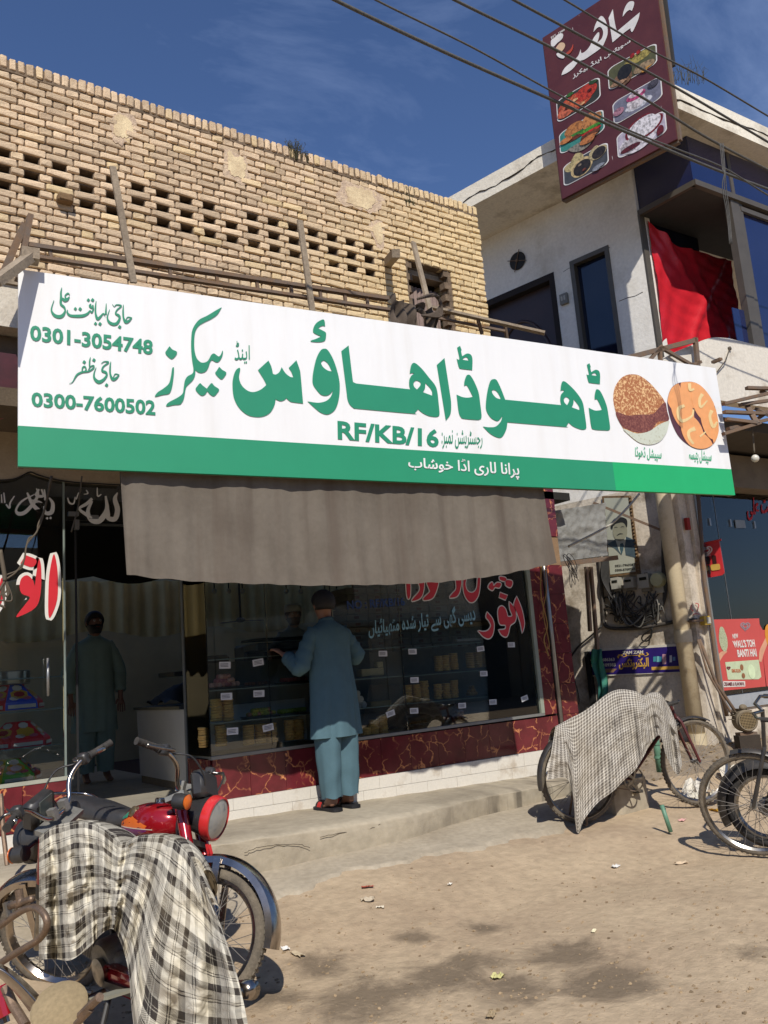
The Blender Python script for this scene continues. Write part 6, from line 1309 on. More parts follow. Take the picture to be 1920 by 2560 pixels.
# oddments on the front pier
sb = thing('yellow_socket_box', 'small yellow and white socket box on the pier beside the shop window', 'socket box', RF.w(1757, 1552)); c_ = RF.w(1757, 1552)
MB().obox(c_+RF.n*.03, EDIR*.05, RF.n*.03, V(0,0,.05)).build('box', mat('box_yellow', '#c0a040'), sb); MB().obox(c_+RF.n*.065+EDIR*.02, EDIR*.03, RF.n*.005, V(0,0,.035)).build('switch_plate', mat('switch_pale', ''), sb)
tag(MB().obox(RF.w(1713, 1311)+RF.n*.03, EDIR*.028, RF.n*.02, V(0,0,.07)).build('red_tag', mat('small_red', '#8c2018')), 'small red box fixed high on the pier beside the drain pipe', 'box')
rods = MB(); rods.tube([RF.w(1735,1240)+RF.n*.06, RF.w(1752,1450)+RF.n*.05, RF.w(1790,1700)+RF.n*.04, RF.w(1808,1790)+RF.n*.05], .022, 8)
tag(rods.build('rusty_conduit', rust, smooth=True), 'rusty conduit running up the white pier beside the ice cream window', 'conduit')
tag(MB().tube([RF.w(1732,1600)+RF.n*.09, RF.w(1768,1710)+RF.n*.12, RF.w(1828,1862)+RF.n*.35], .018, 8).build('leaning_rod', rust, smooth=True), 'long rusty rod leaning on the foot of the pier, the right one', 'rod')
tag(MB().tube([RF.w(1728,1600)+RF.n*.09, RF.w(1745,1680)+RF.n*.12, RF.w(1790,1800)+RF.n*.25, RF.w(1822,1880)+RF.n*.4], .013, 8).build('leaning_rod', rust, smooth=True), 'thinner bent rod leaning on the foot of the pier, the left one', 'rod')
tag(MB().obox(RF.w(1732,1553)+RF.n*.04, EDIR*.10, RF.n*.03, V(0,0,.012)).build('small_shelf', rust), 'small rusty shelf bracket between drain pipe and yellow socket box', 'bracket')
for s_ in ([(1728,1512,2),(1726,1520,2),(1732,1528,2)],[(1738,1508,2),(1746,1512,2),(1742,1530,2)],[(1730,1538,2),(1738,1534,2),(1748,1536,2)]):
    fill2d([RF.stroke(s_, 0, 0, 1)], RF.frame(.004), 'red_scribble', mat('scribble_red', '#b04a4a'), bld)
# ================================================================ maroon billboard hung from the roof slab
BBn = Plane(V(7.40, 4.92, 0), W)
bb = thing('billboard', 'tall maroon bakery billboard with food pictures hanging from the white roof slab', 'billboard', BBn.w(1550, 430))
TLb, TRb, BRb, BLb = (1356,95), (1632,-86), (1692,347), (1405,498)
mar = mat('billboard_maroon', (.075, .018, .020), rough=.42, sc=2.5, col2=(.105,.028,.028), thr=(.4,.7))
n_, l_, b_ = nodes_of(mar); src = b_.inputs['Base Color'].links[0].from_socket      # torn vinyl showing white dashes
t_ = n_.new('ShaderNodeTexCoord'); m_ = n_.new('ShaderNodeMapping'); m_.inputs['Scale'].default_value = (26, 26, 5); l_.new(t_.outputs['Object'], m_.inputs['Vector'])
nn1 = n_.new('ShaderNodeTexNoise'); nn1.inputs['Scale'].default_value = 1; nn1.inputs['Detail'].default_value = 2; l_.new(m_.outputs['Vector'], nn1.inputs['Vector'])
r1 = n_.new('ShaderNodeMapRange'); r1.inputs['From Min'].default_value = .735; r1.inputs['From Max'].default_value = .76; l_.new(nn1.outputs['Fac'], r1.inputs['Value'])
mm_ = n_.new('ShaderNodeMixRGB'); mm_.inputs['Color2'].default_value = (.5, .44, .42, 1); l_.new(src, mm_.inputs['Color1']); l_.new(r1.outputs['Result'], mm_.inputs['Fac']); l_.new(mm_.outputs['Color'], b_.inputs['Base Color'])
quad(BBn, [TLb, TRb, BRb, BLb], 'sheet', mar, bb, 0, .03)
q_ = [BBn.at(*BBn.pix(*p), -.06) for p in (TLb, TRb, BRb, BLb)]
for i in range(4): MB().bar(q_[i], q_[(i+1) % 4], .05, .05, up=BBn.n).build('steel_frame', rust, bb)
MB().bar(q_[1]+V(.0,-.0,-.1)-BBn.n*.05, q_[2]+V(0,0,.9)-BBn.n*.05, .12, .04, up=BBn.n).build('support_post', mat('dark_steel', (.03,.028,.026), rough=.7), bb)
bwm = mat('billboard_white', (.74, .72, .70), rough=.45); kM = 5.925
tM = lambda p: BBn.trace(p, 1360, 0, kM, 4)
fill2d([tM([(1330,25),(1335,80),(1305,165,c),(1270,150),(1220,185),(1168,252,c),(1180,180),(1215,90),(1265,30)]),
        tM([(1022,140,c),(1045,300),(1072,430),(1095,460,c),(1422,185,c),(1400,290),(1320,465),(1290,460),(1285,420,c),(1200,480),(1018,632,c),(990,450),(960,270,c)]),
        tM([(855,240),(900,280),(935,370),(945,500),(905,620),(850,710),(700,820),(600,885),(520,915),(430,1020),(340,1085),(262,1118,c),(280,1060),(330,990),(440,900),(510,830),(545,735,c),(560,790),(620,760),(680,690),(720,600),(770,520),(815,480),(820,540),(790,640,c),(860,570),(880,480),(850,410),(800,410),(735,478,c),(760,380),(810,280)])], BBn.frame(.005), 'title_lettering', bwm, bb)
text(urdu('سویٹس اینڈ بیکرز'), BBn.frame(.005), [BBn.pix(1360+a/kM, b/kM) for a, b in [(430,1180),(1290,640),(1275,570),(425,1090)]], 'subtitle', bwm, bb, .022)
text('EST. 1980', BBn.frame(.005), [BBn.pix(1360+a/kM, b/kM) for a, b in [(112,580),(312,455),(305,428),(105,550)]], 'print', bwm, bb, .015)
kF = 4.425
pics = {  # crop corners lb rb rt lt, base colour, blobs
 'pizza picture': ([(240,1370),(720,1085),(705,840),(225,1120)], '#3a3a30', [((440,1130),(190,95),'#b8442a'),((440,1130),(165,78),'#c8643c'),((560,1020),(120,80),'#b83a24'),((330,1250),(90,50),'#c86848'),((380,1050),(40,20),'#3f6a2c'),((640,900),(50,30),'#3c5a30'),((440,1110),(30,16),'#e0b080'),((520,1150),(30,14),'#d8a070'),((600,1000),(24,14),'#5a2018'),((350,1200),(26,12),'#5a2018')]),
 'burger picture': ([(270,1720),(765,1440),(745,1195),(255,1480)], '#3f8a80', [((480,1640),(220,60),'#8a8478'),((430,1430),(110,70),'#b87840'),((430,1500),(110,22),'#3f7a2c'),((430,1530),(105,22),'#6a3018'),((620,1330),(110,90),'#c08048'),((610,1420),(120,22),'#4f9a30'),((620,1450),(110,18),'#b83020'),((610,1490),(110,30),'#6a3a1c'),((600,1540),(110,40),'#b87440'),((340,1560),(70,30),'#c07a44')]),
 'wrap picture': ([(310,2075),(810,1810),(795,1560),(300,1840)], '#4a4c50', [((420,1800),(110,90),'#b8a878'),((510,1850),(120,100),'#c8b080'),((515,1855),(95,80),'#2e2620'),((690,1680),(100,80),'#b8a880'),((700,1690),(75,60),'#332a24'),((490,1830),(20,12),'#8a7a68'),((540,1880),(24,14),'#7a4030'),((700,1850),(70,30),'#8a8e98')]),
 'dark cake picture': ([(810,1015),(1345,700),(1335,465),(790,765)], '#5a5a3a', [((1130,640),(150,50),'#a89850'),((960,880),(110,80),'#7a5a40'),((985,800),(80,80),'#1f1c1a'),((1200,740),(120,50),'#a08868'),((1240,760),(70,24),'#c08a40'),((1070,620),(26,24),'#a02420'),((1140,580),(24,24),'#a02420'),((900,940),(110,24),'#b08a6a')]),
 'pink cake picture': ([(865,1395),(1405,1075),(1385,835),(845,1140)], '#7a7a8c', [((1140,1150),(150,50),'#c8c8d0'),((1110,1120),(100,80),'#d8d0d4'),((1110,1060),(105,45),'#b84a78'),((1110,1040),(80,30),'#dcc8d0'),((1110,1035),(24,16),'#4a1a20'),((920,1240),(60,40),'#a87888'),((1300,930),(60,40),'#4a4650')]),
 'white cake picture': ([(910,1770),(1455,1460),(1430,1210),(890,1500)], '#c0b8c8', [((1130,1560),(210,110),'#dcd6dc'),((1200,1400),(210,130),'#7a1c24'),((1200,1400),(185,108),'#e0dce0'),((1060,1600),(120,70),'#b8b0b4'),((1050,1640),(110,30),'#5a1a20'),((1380,1450),(40,60),'#6a1c24')])}
for nm, (cor, bc__, blobs) in pics.items():
    A, B, C__, D = [BBn.pix(1340+a/kF, b/kF) for a, b in cor]
    mp2 = lambda s, t: A*(1-s)*(1-t)+B*s*(1-t)+C__*s*t+D*(1-s)*t
    rr_ = lambda m_: [mp2(x, y) for x, y in rrect(m_, m_*1.5, 1-m_, 1-m_*1.5, .16, 6)]
    fill2d([rr_(0)], BBn.frame(.004), 'picture_border', bwm, bb); inner = rr_(.022)
    fill2d([inner], BBn.frame(.006), 'picture', mat('pic_'+bc__[1:], bc__, rough=.45, sc=9, var=.25, fine=.15), bb)
    for i, (cc_, (rx, ry), col_) in enumerate(blobs):
        el = [BBn.pix(1340+(cc_[0]+rx*math.cos(t))/kF, (cc_[1]-.55*rx*math.cos(t)+ry*math.sin(t))/kF) for t in np.linspace(0, 6.283, 28, endpoint=False)]
        el = [e*(1+.0) for e in el]
        fill2d([clipv(el, inner)], BBn.frame(.0075+.0012*i), 'food_print', mat('food_'+col_[1:], col_, rough=.45, sc=30, var=.3, thr=(.45,.6), fine=.3), bb)
# plain chef's badge: a generic white cap and red bowl shape
for pts, m_, lf_3 in (([(110,600),(160,560),(200,520),(250,495),(285,510),(280,560),(250,600),(200,640),(150,690),(110,680)], bwm, .005), ([(180,720),(240,640),(300,640),(315,690),(270,760),(200,770)], mat('badge_cream', '#d8b898'), .006), ([(320,800),(400,730),(435,660),(430,730),(390,790),(330,820)], mat('badge_red', '#b04030'), .007), ([(190,800),(260,780),(310,830),(290,870),(220,850)], bwm, .007)):
    fill2d([tM(pts)], BBn.frame(lf_3), 'badge_print', m_, bb)
# ---------------------------------------------------------------- overhead cables
cbm = mat('power_cable', (.10, .095, .085), rough=.8, var=.3, sc=60)
def cable(pts, y0, y1, r, label, seg=7, name='power_cable'):
    P_ = []
    n = len(pts)
    for i, (a, b) in enumerate(pts):
        t = i/(n-1); P_.append(F(a, b, y0+(y1-y0)*t))
    return tag(MB().tube(cat(P_, 8), r, seg).build(name, cbm, smooth=True), label, 'cable')
cable([(700,-76),(838,0),(1100,125),(1370,245),(1600,345),(1810,432),(2050,520)], 3.95, 3.7, .0125, 'thickest overhead cable, lowest of the sagging wires over the street')
cable([(860,-52),(940,0),(1180,118),(1380,228),(1560,320),(1690,372),(1810,420),(1920,488),(2050,560)], 3.9, 3.6, .0072, 'thin twisted black overhead wire just above the lowest thick cable')
cable([(1040,-56),(1137,0),(1400,130),(1600,240),(1760,340),(1920,425),(2050,492)], 4.1, 4.0, .0115, 'thick overhead cable crossing the middle of the maroon billboard')
cable([(1180,-62),(1285,0),(1500,115),(1700,225),(1920,355),(2050,430)], 4.15, 4.0, .0115, 'thick overhead cable crossing the upper part of the billboard')
cable([(1340,-40),(1412,0),(1600,112),(1760,195),(1920,290),(2050,365)], 4.1, 4.0, .0085, 'thin brown overhead wire crossing the billboard title')
cl_ = MB()
for k in range(3): cl_.tube(cat([F(1800+k*4, 358, 3.4), F(1806+k*3, 420, 3.38), F(1811+k, 432, 3.36), F(1806+k*5, 470, 3.38), F(1818+k*3, 540, 3.4), F(1824+k*3, 610, 3.4)], 5), .004, 5)
tag(cl_.build('drop_wire', cbm, smooth=True), 'thin wires knotted to the overhead cable and hanging down over the blue glass', 'wire')
# row of buildings across the road, behind the camera, seen only mirrored in the glass
op = thing('opposite_building', 'sandy row of shops across the road, seen mirrored in the window glass', 'building', (4, -11, 0))
opm = mat('opposite_render', (.50, .44, .32), rough=.9, sc=.5, col2=(.24, .20, .14)); ops = mat('opposite_shutter', (.12, .14, .13), rough=.7)
for i in range(7):
    x0 = -14+i*6; h_ = 5.2+.7*math.sin(i*2.1)
    MB().box((x0, -14, -.2), (x0+5.96, -11, h_)).build('wall', opm, op); MB().box((x0+.6, -11.0, 0), (x0+5.3, -10.94, 2.6)).build('shutter', ops, op)
    MB().box((x0+.3, -10.99, 2.75), (x0+5.6, -10.2, 2.85)).build('canopy', mat('opp_canopy', (.2,.16,.11)), op)
# ================================================================ motorcycles
chrome = mat('chrome', (.52, .46, .40), rough=.2, metal=1.0, var=.2, sc=9)
chromed = mat('worn_chrome', (.36, .34, .31), rough=.3, metal=1.0, var=.3, sc=22)
alum = mat('cast_aluminium', (.30, .29, .26), rough=.6, metal=.5, sc=14, var=.2, fine=.15)
rubber = mat('rubber', (.028, .026, .024), rough=.85, sc=9, col2=(.075, .062, .048), thr=(.45,.75), fine=.2)
dusty = mat('dusty_tyre', (.105, .09, .07), rough=.95, sc=8, col2=(.20, .165, .12), thr=(.4,.7), bump=.4, bsc=70, fine=.2)
plb = mat('black_plastic', (.022, .022, .023), rough=.42, sc=6, col2=(.05,.045,.04), var=.2, spec=.5)
redpt = mat('candy_red', (.34, .008, .014), rough=.22, metal=.25, coat=.9, var=.05, sc=3)
leth = mat('seat_leather', (.032, .031, .032), rough=.42, sc=9, col2=(.055,.052,.05), bump=.25, bsc=60, fine=.1)
AXS = nrm(V(-.44, 0, .9)); HUBF = V(1.2, 0, .285)
def rotx_(a, t):
    a = nrm(a); Kx = np.array([[0,-a[2],a[1]],[a[2],0,-a[0]],[-a[1],a[0],0]]); return np.eye(3)+math.sin(t)*Kx+(1-math.cos(t))*Kx @ Kx
def xform(mb, Rm, c): 
    mb.v = [tuple(c+Rm @ (np.array(q)-c)) for q in mb.v]; return mb
def wheel(par, c, R_, tr, rimm, Rm=np.eye(3), pc=None, nsp=36, hubr=.05, name='wheel', tyrem=None, knob=True):
    """wheel in the x-z plane at c"""
    pc = c if pc is None else pc; X = lambda m: xform(m, Rm, pc)
    cp = lambda r, t, y=0: c+V(r*math.cos(t), y, r*math.sin(t))
    n = 56; ty = MB(); sec = 10
    ty.loft([[c+V((R_-tr+tr*math.cos(a)*(1.0))*math.cos(t), tr*.92*math.sin(a), (R_-tr+tr*math.cos(a))*math.sin(t)) for a in np.linspace(0, 2*math.pi, sec, endpoint=False)] for t in np.linspace(0, 2*math.pi, n+1)], False)
    if knob:
        for i in range(64):
            t = i*2*math.pi/64; 
            for s_ in (-1, 1): ty.obox(cp(R_-.002, t+.02*s_, s_*tr*.35), V(math.cos(t),0,math.sin(t))*.0035, V(-math.sin(t),0,math.cos(t))*.008, V(0,tr*.26,0))
    w_ = X(ty).build(name, tyrem or dusty, par, smooth='auto', world=False)
    rr = R_-2*tr+.004; rim = MB().loft([[c+V((rr+a)*math.cos(t), b, (rr+a)*math.sin(t)) for a, b in ((0,-tr*.75),(.012,-tr*.75),(.002,-tr*.3),(-.008,0),(.002,tr*.3),(.012,tr*.75),(0,tr*.75),(-.014,0))] for t in np.linspace(0, 2*math.pi, n+1)], False)
    X(rim).build('rim', rimm, w_, smooth='auto', world=False)
    sp_ = MB()
    for i in range(nsp):
        t = i*2*math.pi/nsp; s_ = 1 if i % 2 else -1; t2 = t+(.9 if (i//2) % 2 else -.9)
        sp_.tube([cp(rr, t, 0), cp(hubr, t2, s_*.03)], .0016, 4, cap=False)
    tag(X(sp_).build('spokes', mat('spoke_steel', (.22,.20,.18), rough=.7, metal=.2), w_, world=False), kind='stuff')
    X(MB().lathe([(0,-.05),(.02,-.05),(hubr,-.035),(hubr,-.028),(hubr*.6,-.02),(hubr*.6,.02),(hubr,.028),(hubr,.035),(.02,.05),(0,.05)], c, (0,1,0), 18)).build('hub', alum, w_, smooth='auto', world=False)
    return w_
def motorcycle(name, label, x, y, yaw, lean, steer, z0=0.0, seat_no=None, group=None, decals=True, tail=True):
    t = thing(name, label, 'motorcycle', (x, y, z0), (lean, 0, yaw), group)
    Rs = rotx_(AXS, steer); SX = lambda m: xform(m, Rs, HUBF)
    B_ = lambda m, nm, mt, sm='auto', par=t: m.build(nm, mt, par, smooth=sm, world=False)
    wheel(t, HUBF, .285, .030, chrome, Rs, HUBF, name='front_wheel'); wheel(t, V(0,0,.285), .285, .034, chrome, name='rear_wheel', hubr=.06)
    SX(MB().lathe([(0,-.035),(.065,-.035),(.068,.03),(0,.035)], HUBF, (0,1,0), 20)).build('brake_drum', alum, t, smooth='auto', world=False)
    # fork: red upper covers, bright lower sliders
    top = HUBF+AXS*.62; up = nrm(AXS); fw_ = V(.9, 0, .44)
    for s_ in (-1, 1):
        o_ = V(0, s_*.085, 0)
        B_(SX(MB().tube([HUBF+o_+fw_*.02, HUBF+o_+up*.36+fw_*.02], [.019,.022], 14)), 'fork_slider', chromed)
        B_(SX(MB().tube([HUBF+o_+up*.36+fw_*.02, HUBF+o_+up*.60+fw_*.02], [.028,.030], 14)), 'fork_cover', redpt)
        B_(SX(MB().tube([HUBF+o_+up*.28+fw_*.02, HUBF+o_+up*.37+fw_*.02], [.026,.027], 14)), 'fork_boot', plb)
    B_(SX(MB().obox(HUBF+up*.62+fw_*.01, fw_*.05, V(0,.115,0), up*.012)), 'top_yoke', alum); B_(SX(MB().obox(HUBF+up*.40+fw_*.0, fw_*.04, V(0,.11,0), up*.014)), 'lower_yoke', plb)
    # front mudguard
    fd = MB().loft([[HUBF+V((.335+h)*math.cos(a), w_, (.335+h)*math.sin(a)) for w_, h in ((-.055,-.035),(-.05,-.006),(-.03,.006),(0,.010),(.03,.006),(.05,-.006),(.055,-.035))] for a in np.linspace(math.radians(-2), math.radians(148), 26)], False, closed=False)
    B_(SX(fd), 'front_mudguard', chrome)
    for s_ in (-1, 1): B_(SX(MB().bar(HUBF+V(.0, s_*.06, .32), HUBF+V(.02, s_*.075, .02), .035, .005, up=(0,1,0))), 'mudguard_stay', chrome)
    # headlight, indicators, speedometer
    hl = HUBF+V(-.13, 0, .50); ax = V(.97, 0, -.1)
    sh_ = B_(SX(MB().lathe([(0,-.10),(.055,-.095),(.080,-.05),(.092,.0),(.100,.02)], hl, ax, 26)), 'headlight', plb)
    B_(SX(MB().lathe([(.102,.018),(.106,.03),(.102,.062),(.094,.066),(.094,.018)], hl, ax, 26, cap=False)), 'bezel', mat('bezel_red', (.62,.03,.03), rough=.3, coat=.4) if tail else plb, par=sh_)
    B_(SX(MB().lathe([(0,.078),(.05,.075),(.097,.058),(.097,.05),(0,.045)], hl, ax, 26)), 'lens', mat('lens_glass', (.42,.44,.44), rough=.12, metal=.4), par=sh_)
    for s_ in (-1, 1):
        i_ = B_(SX(MB().tube([hl+V(-.06, s_*.09, .03), hl+V(-.05, s_*.17, .03)], .010, 8).lathe([(0,-.035),(.034,-.03),(.038,.0),(.034,.03),(0,.034)], hl+V(-.05, s_*.19, .03), (1,0,0), 14)), 'indicator', plb)
        B_(SX(MB().lathe([(0,.032),(.030,.031),(.035,.04),(.02,.048),(0,.05)], hl+V(-.05, s_*.19, .03), (1,0,0), 14)), 'lamp_lens', mat('amber_lens', (.75,.16,.02), rough=.25), par=i_)
    cp_ = HUBF+V(-.17, 0, .64); cl = MB(); a1, a2, a3 = V(.55,0,-.83), V(0,1,0), V(.83,0,.55)
    cl.bevbox((-.05,-.085,-.075), (.03,.085,.075), .02); cl.v = [tuple(cp_+a1*0+V(q[0]*.9, q[1], q[0]*.3)+nrm(V(-.6,0,.8))*0+a3*0+V(-.35,0,.94)*q[2]*.9) for q in cl.v]
    c0_ = B_(SX(cl), 'speedometer', plb)
    B_(SX(MB().obox(cp_+V(-.052,0,.0), V(0,.045,0), V(-.35,0,.94)*.05, V(-.002,0,0))), 'display', mat('lcd_grey', (.16,.18,.15), rough=.2), par=c0_)
    # handlebar
    hb = [V(.84,-.34,1.03), V(.90,-.24,1.03), V(.93,-.15,.985), V(.92,-.08,.905), V(.915,0,.89), V(.92,.08,.905), V(.93,.15,.985), V(.90,.24,1.03), V(.84,.34,1.03)]
    B_(SX(MB().tube(cat(hb, 6), .0115, 12)), 'handlebar', chrome, True)
    for s_ in (-1, 1):
        g0, g1 = V(.885, s_*.265, 1.031), V(.838, s_*.385, 1.033)
        gr = B_(SX(MB().tube([g0, g0+(g1-g0)*.06, g0+(g1-g0)*.07, g1, g1+(g1-g0)*.04], [.021,.021,.0165,.0165,.019], 14)), 'grip', rubber)
        for k in range(9): B_(SX(MB().tube([g0+(g1-g0)*(.12+.09*k), g0+(g1-g0)*(.16+.09*k)], .018, 12)), 'grip_rib', rubber, par=gr) if k % 2 == 0 else None
        B_(SX(MB().bevbox((.875,s_*.245-.02,1.005), (.925,s_*.245+.02,1.058), .008)), 'switch_pod', plb)
        B_(SX(MB().tube(cat([V(.92,s_*.23,1.03), V(.965,s_*.26,1.03), V(.945,s_*.34,1.02), V(.905,s_*.405,1.015)], 5), [.007]*15+[.011], 8)), 'lever', chromed, True)
        B_(SX(MB().tube(cat([V(.94,s_*.23,1.02), V(1.02,s_*.17,1.02), V(1.06,s_*.07,.92), V(1.0,s_*.03,.78)], 6), .0045, 6)), 'brake_cable', plb, True)
        B_(SX(MB().obox(V(.917,s_*.04,.905), V(.02,0,0), V(0,.014,0), V(0,0,.026))), 'clamp', alum)
    B_(MB().tube([HUBF+AXS*.40+V(-.05,0,-.02), HUBF+AXS*.60+V(-.05,0,0)], .032, 14), 'head_tube', plb)
    # tank: lofted sections
    prof = [(.48,.055,.700,.045),(.53,.085,.715,.07),(.60,.108,.728,.085),(.70,.122,.738,.092),(.78,.122,.742,.090),(.85,.105,.742,.078),(.90,.070,.742,.055),(.925,.030,.745,.03)]
    def sec(x_, w_, zc, h_): return [V(x_, w_*math.copysign(abs(math.sin(a))**.75, math.sin(a)), zc+h_*(math.copysign(abs(math.cos(a))**.8, math.cos(a))) ) for a in np.linspace(0, 2*math.pi, 28, endpoint=False)]
    fine = cat([np.array(p) for p in prof], 4); tk = B_(MB().loft([sec(*p) for p in fine]), 'fuel_tank', redpt, True)
    B_(MB().lathe([(.0,.012),(.028,.014),(.034,.008),(.034,-.02),(0,-.02)], V(.74,0,.838), (0,0,1), 20), 'filler_cap', chrome, par=tk)
    if decals:
        for s_ in (-1, 1):
            def onT(x_, z_): 
                w_ = np.interp(x_, [p[0] for p in prof], [p[1] for p in prof]); h_ = np.interp(x_, [p[0] for p in prof], [p[3] for p in prof]); zc = np.interp(x_, [p[0] for p in prof], [p[2] for p in prof])
                c_ = min(.98, abs((z_-zc)/h_))**(1/.8); a_ = math.acos(c_); return V(x_, s_*(w_*math.sin(a_)**.75+.0015), z_)
            def strip(xs, zl, zh, m_, off=0):
                n_s = 12; mb_ = MB(); P_ = [[onT(np.interp(i/n_s, [0,1], [xs[0], xs[-1]]), (1-j/3)*np.interp(i/n_s, np.linspace(0,1,len(zl)), zl)+j/3*np.interp(i/n_s, np.linspace(0,1,len(zh)), zh))+V(0, s_*off, 0) for j in range(4)] for i in range(n_s+1)]
                mb_.loft(P_, False, closed=False); return B_(mb_, 'decal', m_, True, par=tk)
            strip((.50,.84), (.712,.71,.712), (.722,.765,.716), mat('decal_orange', (.78,.16,.02), rough=.3), .0)
            strip((.50,.62), (.735,.755), (.742,.785), mat('decal_teal', (.04,.28,.18), rough=.3), .0012)
            strip((.52,.80), (.698,.668,.700), (.706,.706,.706), mat('decal_purple', (.20,.01,.16), rough=.3), .0)
            strip((.50,.84), (.706,.706,.708), (.711,.711,.712), mat('decal_white', '#e0d0c0', rough=.3), .0006)
            e_ = MB().lathe([(0,0),(.028,.002),(.024,.006),(0,.010)], onT(.66,.785), (0, s_, .3), 12); e_.lathe([(0,0),(.012,.002),(0,.01)], onT(.69,.800), (0, s_, .3), 8); e_.lathe([(0,0),(.014,.002),(0,.008)], onT(.635,.775), (0, s_, .3), 8); B_(e_, 'badge', mat('badge_brass', (.30,.22,.12), rough=.35, metal=.8), par=tk)
    # side panel, seat, rail, tail
    for s_ in (-1, 1):
        sp2 = B_(MB().loft([[V(x_, s_*(.085+.03*math.sin(math.pi*(i+.5)/7)*math.sin(math.pi*j/5)), .50+.18*j/5-.05*(x_<.22)*(1-j/5)) for j in range(6)] for i, x_ in enumerate(np.linspace(.14, .50, 8))], False, closed=False), 'side_panel', redpt, True)
        B_(MB().prism([V(.20,s_*.122,.60), V(.42,s_*.124,.625), V(.40,s_*.124,.655), V(.20,s_*.120,.625)], V(0,s_*.002,0)), 'decal', mat('decal_orange', ''), par=sp2)
        B_(MB().prism([V(.20,s_*.122,.57), V(.36,s_*.124,.59), V(.42,s_*.124,.615), V(.20,s_*.120,.592)], V(0,s_*.002,0)), 'decal', mat('decal_teal', ''), par=sp2)
    sprof = [(-.16,.09,.775,.045),(-.10,.115,.775,.055),(.0,.125,.770,.055),(.12,.125,.765,.052),(.25,.12,.750,.05),(.38,.105,.735,.048),(.48,.085,.735,.045),(.54,.05,.735,.03)]
    st_ = B_(MB().loft([[V(x_, w_*math.copysign(abs(math.sin(a))**.6, math.sin(a)), zc+h_*math.copysign(abs(math.cos(a))**.7, math.cos(a))) for a in np.linspace(0, 2*math.pi, 24, endpoint=False)] for x_, w_, zc, h_ in cat([np.array(p) for p in (sprof if tail else [(.14,.08,.72,.03),(.16,.10,.72,.04)]+sprof[4:])], 4)]), 'seat', leth, True)
    if seat_no:
        O_ = V(.03, .1275, .765); Mi = wm(t); 
        fr_ = (np.array(Mi @ Vector((.13, .127, .755))), np.array(Mi.to_3x3() @ Vector((-1,0,0))), np.array(Mi.to_3x3() @ Vector((0,0,1))), np.array(Mi.to_3x3() @ Vector((0,1,0))))
        text(seat_no, fr_, [(0,0),(.055,0),(.055,.04),(0,.04)], 'seat_number', mat('number_yellow', '#d8a820', rough=.5), st_, .03)
    if tail: B_(MB().tube(cat([V(.05,-.14,.72), V(-.10,-.145,.80), V(-.22,-.12,.83), V(-.25,0,.835), V(-.22,.12,.83), V(-.10,.145,.80), V(.05,.14,.72)], 5), .009, 8), 'grab_rail', chrome, True)
    if tail: B_(MB().loft([[V(0,0,.285)+V((.345+h)*math.cos(a), w_, (.345+h)*math.sin(a)) for w_, h in ((-.06,-.03),(-.05,0),(0,.012),(.05,0),(.06,-.03))] for a in np.linspace(math.radians(60), math.radians(195), 20)], False, closed=False), 'rear_mudguard', chrome, True)
    if tail: B_(MB().bevbox((-.36,-.05,.50), (-.30,.05,.58), .012), 'tail_light', mat('tail_red', (.5,.01,.01), rough=.2)); B_(MB().obox(V(-.345,0,.40), V(.003,0,0), V(0,.07,0), V(0,0,.05)), 'number_plate', mat('plate_black', '#1d1d1d'))
    # frame, engine, exhaust, stand
    B_(MB().tube([HUBF+AXS*.45+V(-.06,0,0), V(.60,0,.66), V(.25,0,.68), V(.12,0,.66)], .017, 8).tube([V(.60,0,.66), V(.52,0,.34), V(.42,0,.26)], .017, 8), 'frame', plb, True)
    en = B_(MB().lathe([(0,-.09),(.085,-.09),(.10,-.07),(.10,.07),(.085,.09),(0,.09)], V(.50,0,.32), (0,1,0), 20).bevbox((.38,-.075,.24), (.62,.075,.38), .02), 'engine', alum)
    fin = MB()
    for k in range(8): fin.bevbox((.64+.017*k,-.055,.295+.002*k), (.648+.017*k,.055,.405+.002*k), .002)
    tag(B_(fin, 'cooling_fins', alum, par=en), kind='stuff'); B_(MB().lathe([(0,0),(.05,.0),(.055,.02),(.03,.03),(0,.03)], V(.48,.095,.31), (0,1,0), 20), 'engine_cover', chromed, par=en)
    B_(MB().tube(cat([V(.78,-.05,.32), V(.80,-.09,.22), V(.60,-.12,.17), V(.20,-.14,.20), V(-.22,-.15,.27)], 6), [.017]*16+[.034]*9, 12), 'exhaust', chrome, True)
    for s_ in (-1, 1):
        B_(MB().tube([V(.05,s_*.12,.60), V(.0,s_*.12,.30)], .02, 10), 'shock_absorber', chromed); B_(MB().bar(V(.46,s_*.10,.27), V(.0,s_*.09,.285), .03, .03), 'swingarm', plb)
        B_(MB().tube([V(.47,s_*.10,.235), V(.48,s_*.23,.235)], .012, 8), 'footrest_bar', chromed); B_(MB().bevbox((.455,min(s_*.17,s_*.27),.232), (.505,max(s_*.17,s_*.27),.258), .006), 'footrest', rubber)
    B_(MB().bevbox((.02,.075,.25), (.46,.10,.345), .03), 'chain_case', redpt)
    B_(MB().tube(cat([V(.60,.10,.20), V(.66,.14,.22), V(.70,.17,.235)], 4), .008, 6).bevbox((.69,.15,.22),(.75,.22,.235), .004), 'gear_pedal', alum)
    B_(MB().tube([V(.42,.11,.22), V(.36,.24,.02)], .011, 8).obox(V(.355,.25,.012), V(.03,0,0), V(0,.02,0), V(0,0,.005)), 'side_stand', plb)
    return t
bikeA = motorcycle('motorcycle', 'red motorcycle facing right with plain black seat numbered 33 and orange tank stripes', 1.24, 5.00, -1.34, -.15, .50, .02, seat_no='33')
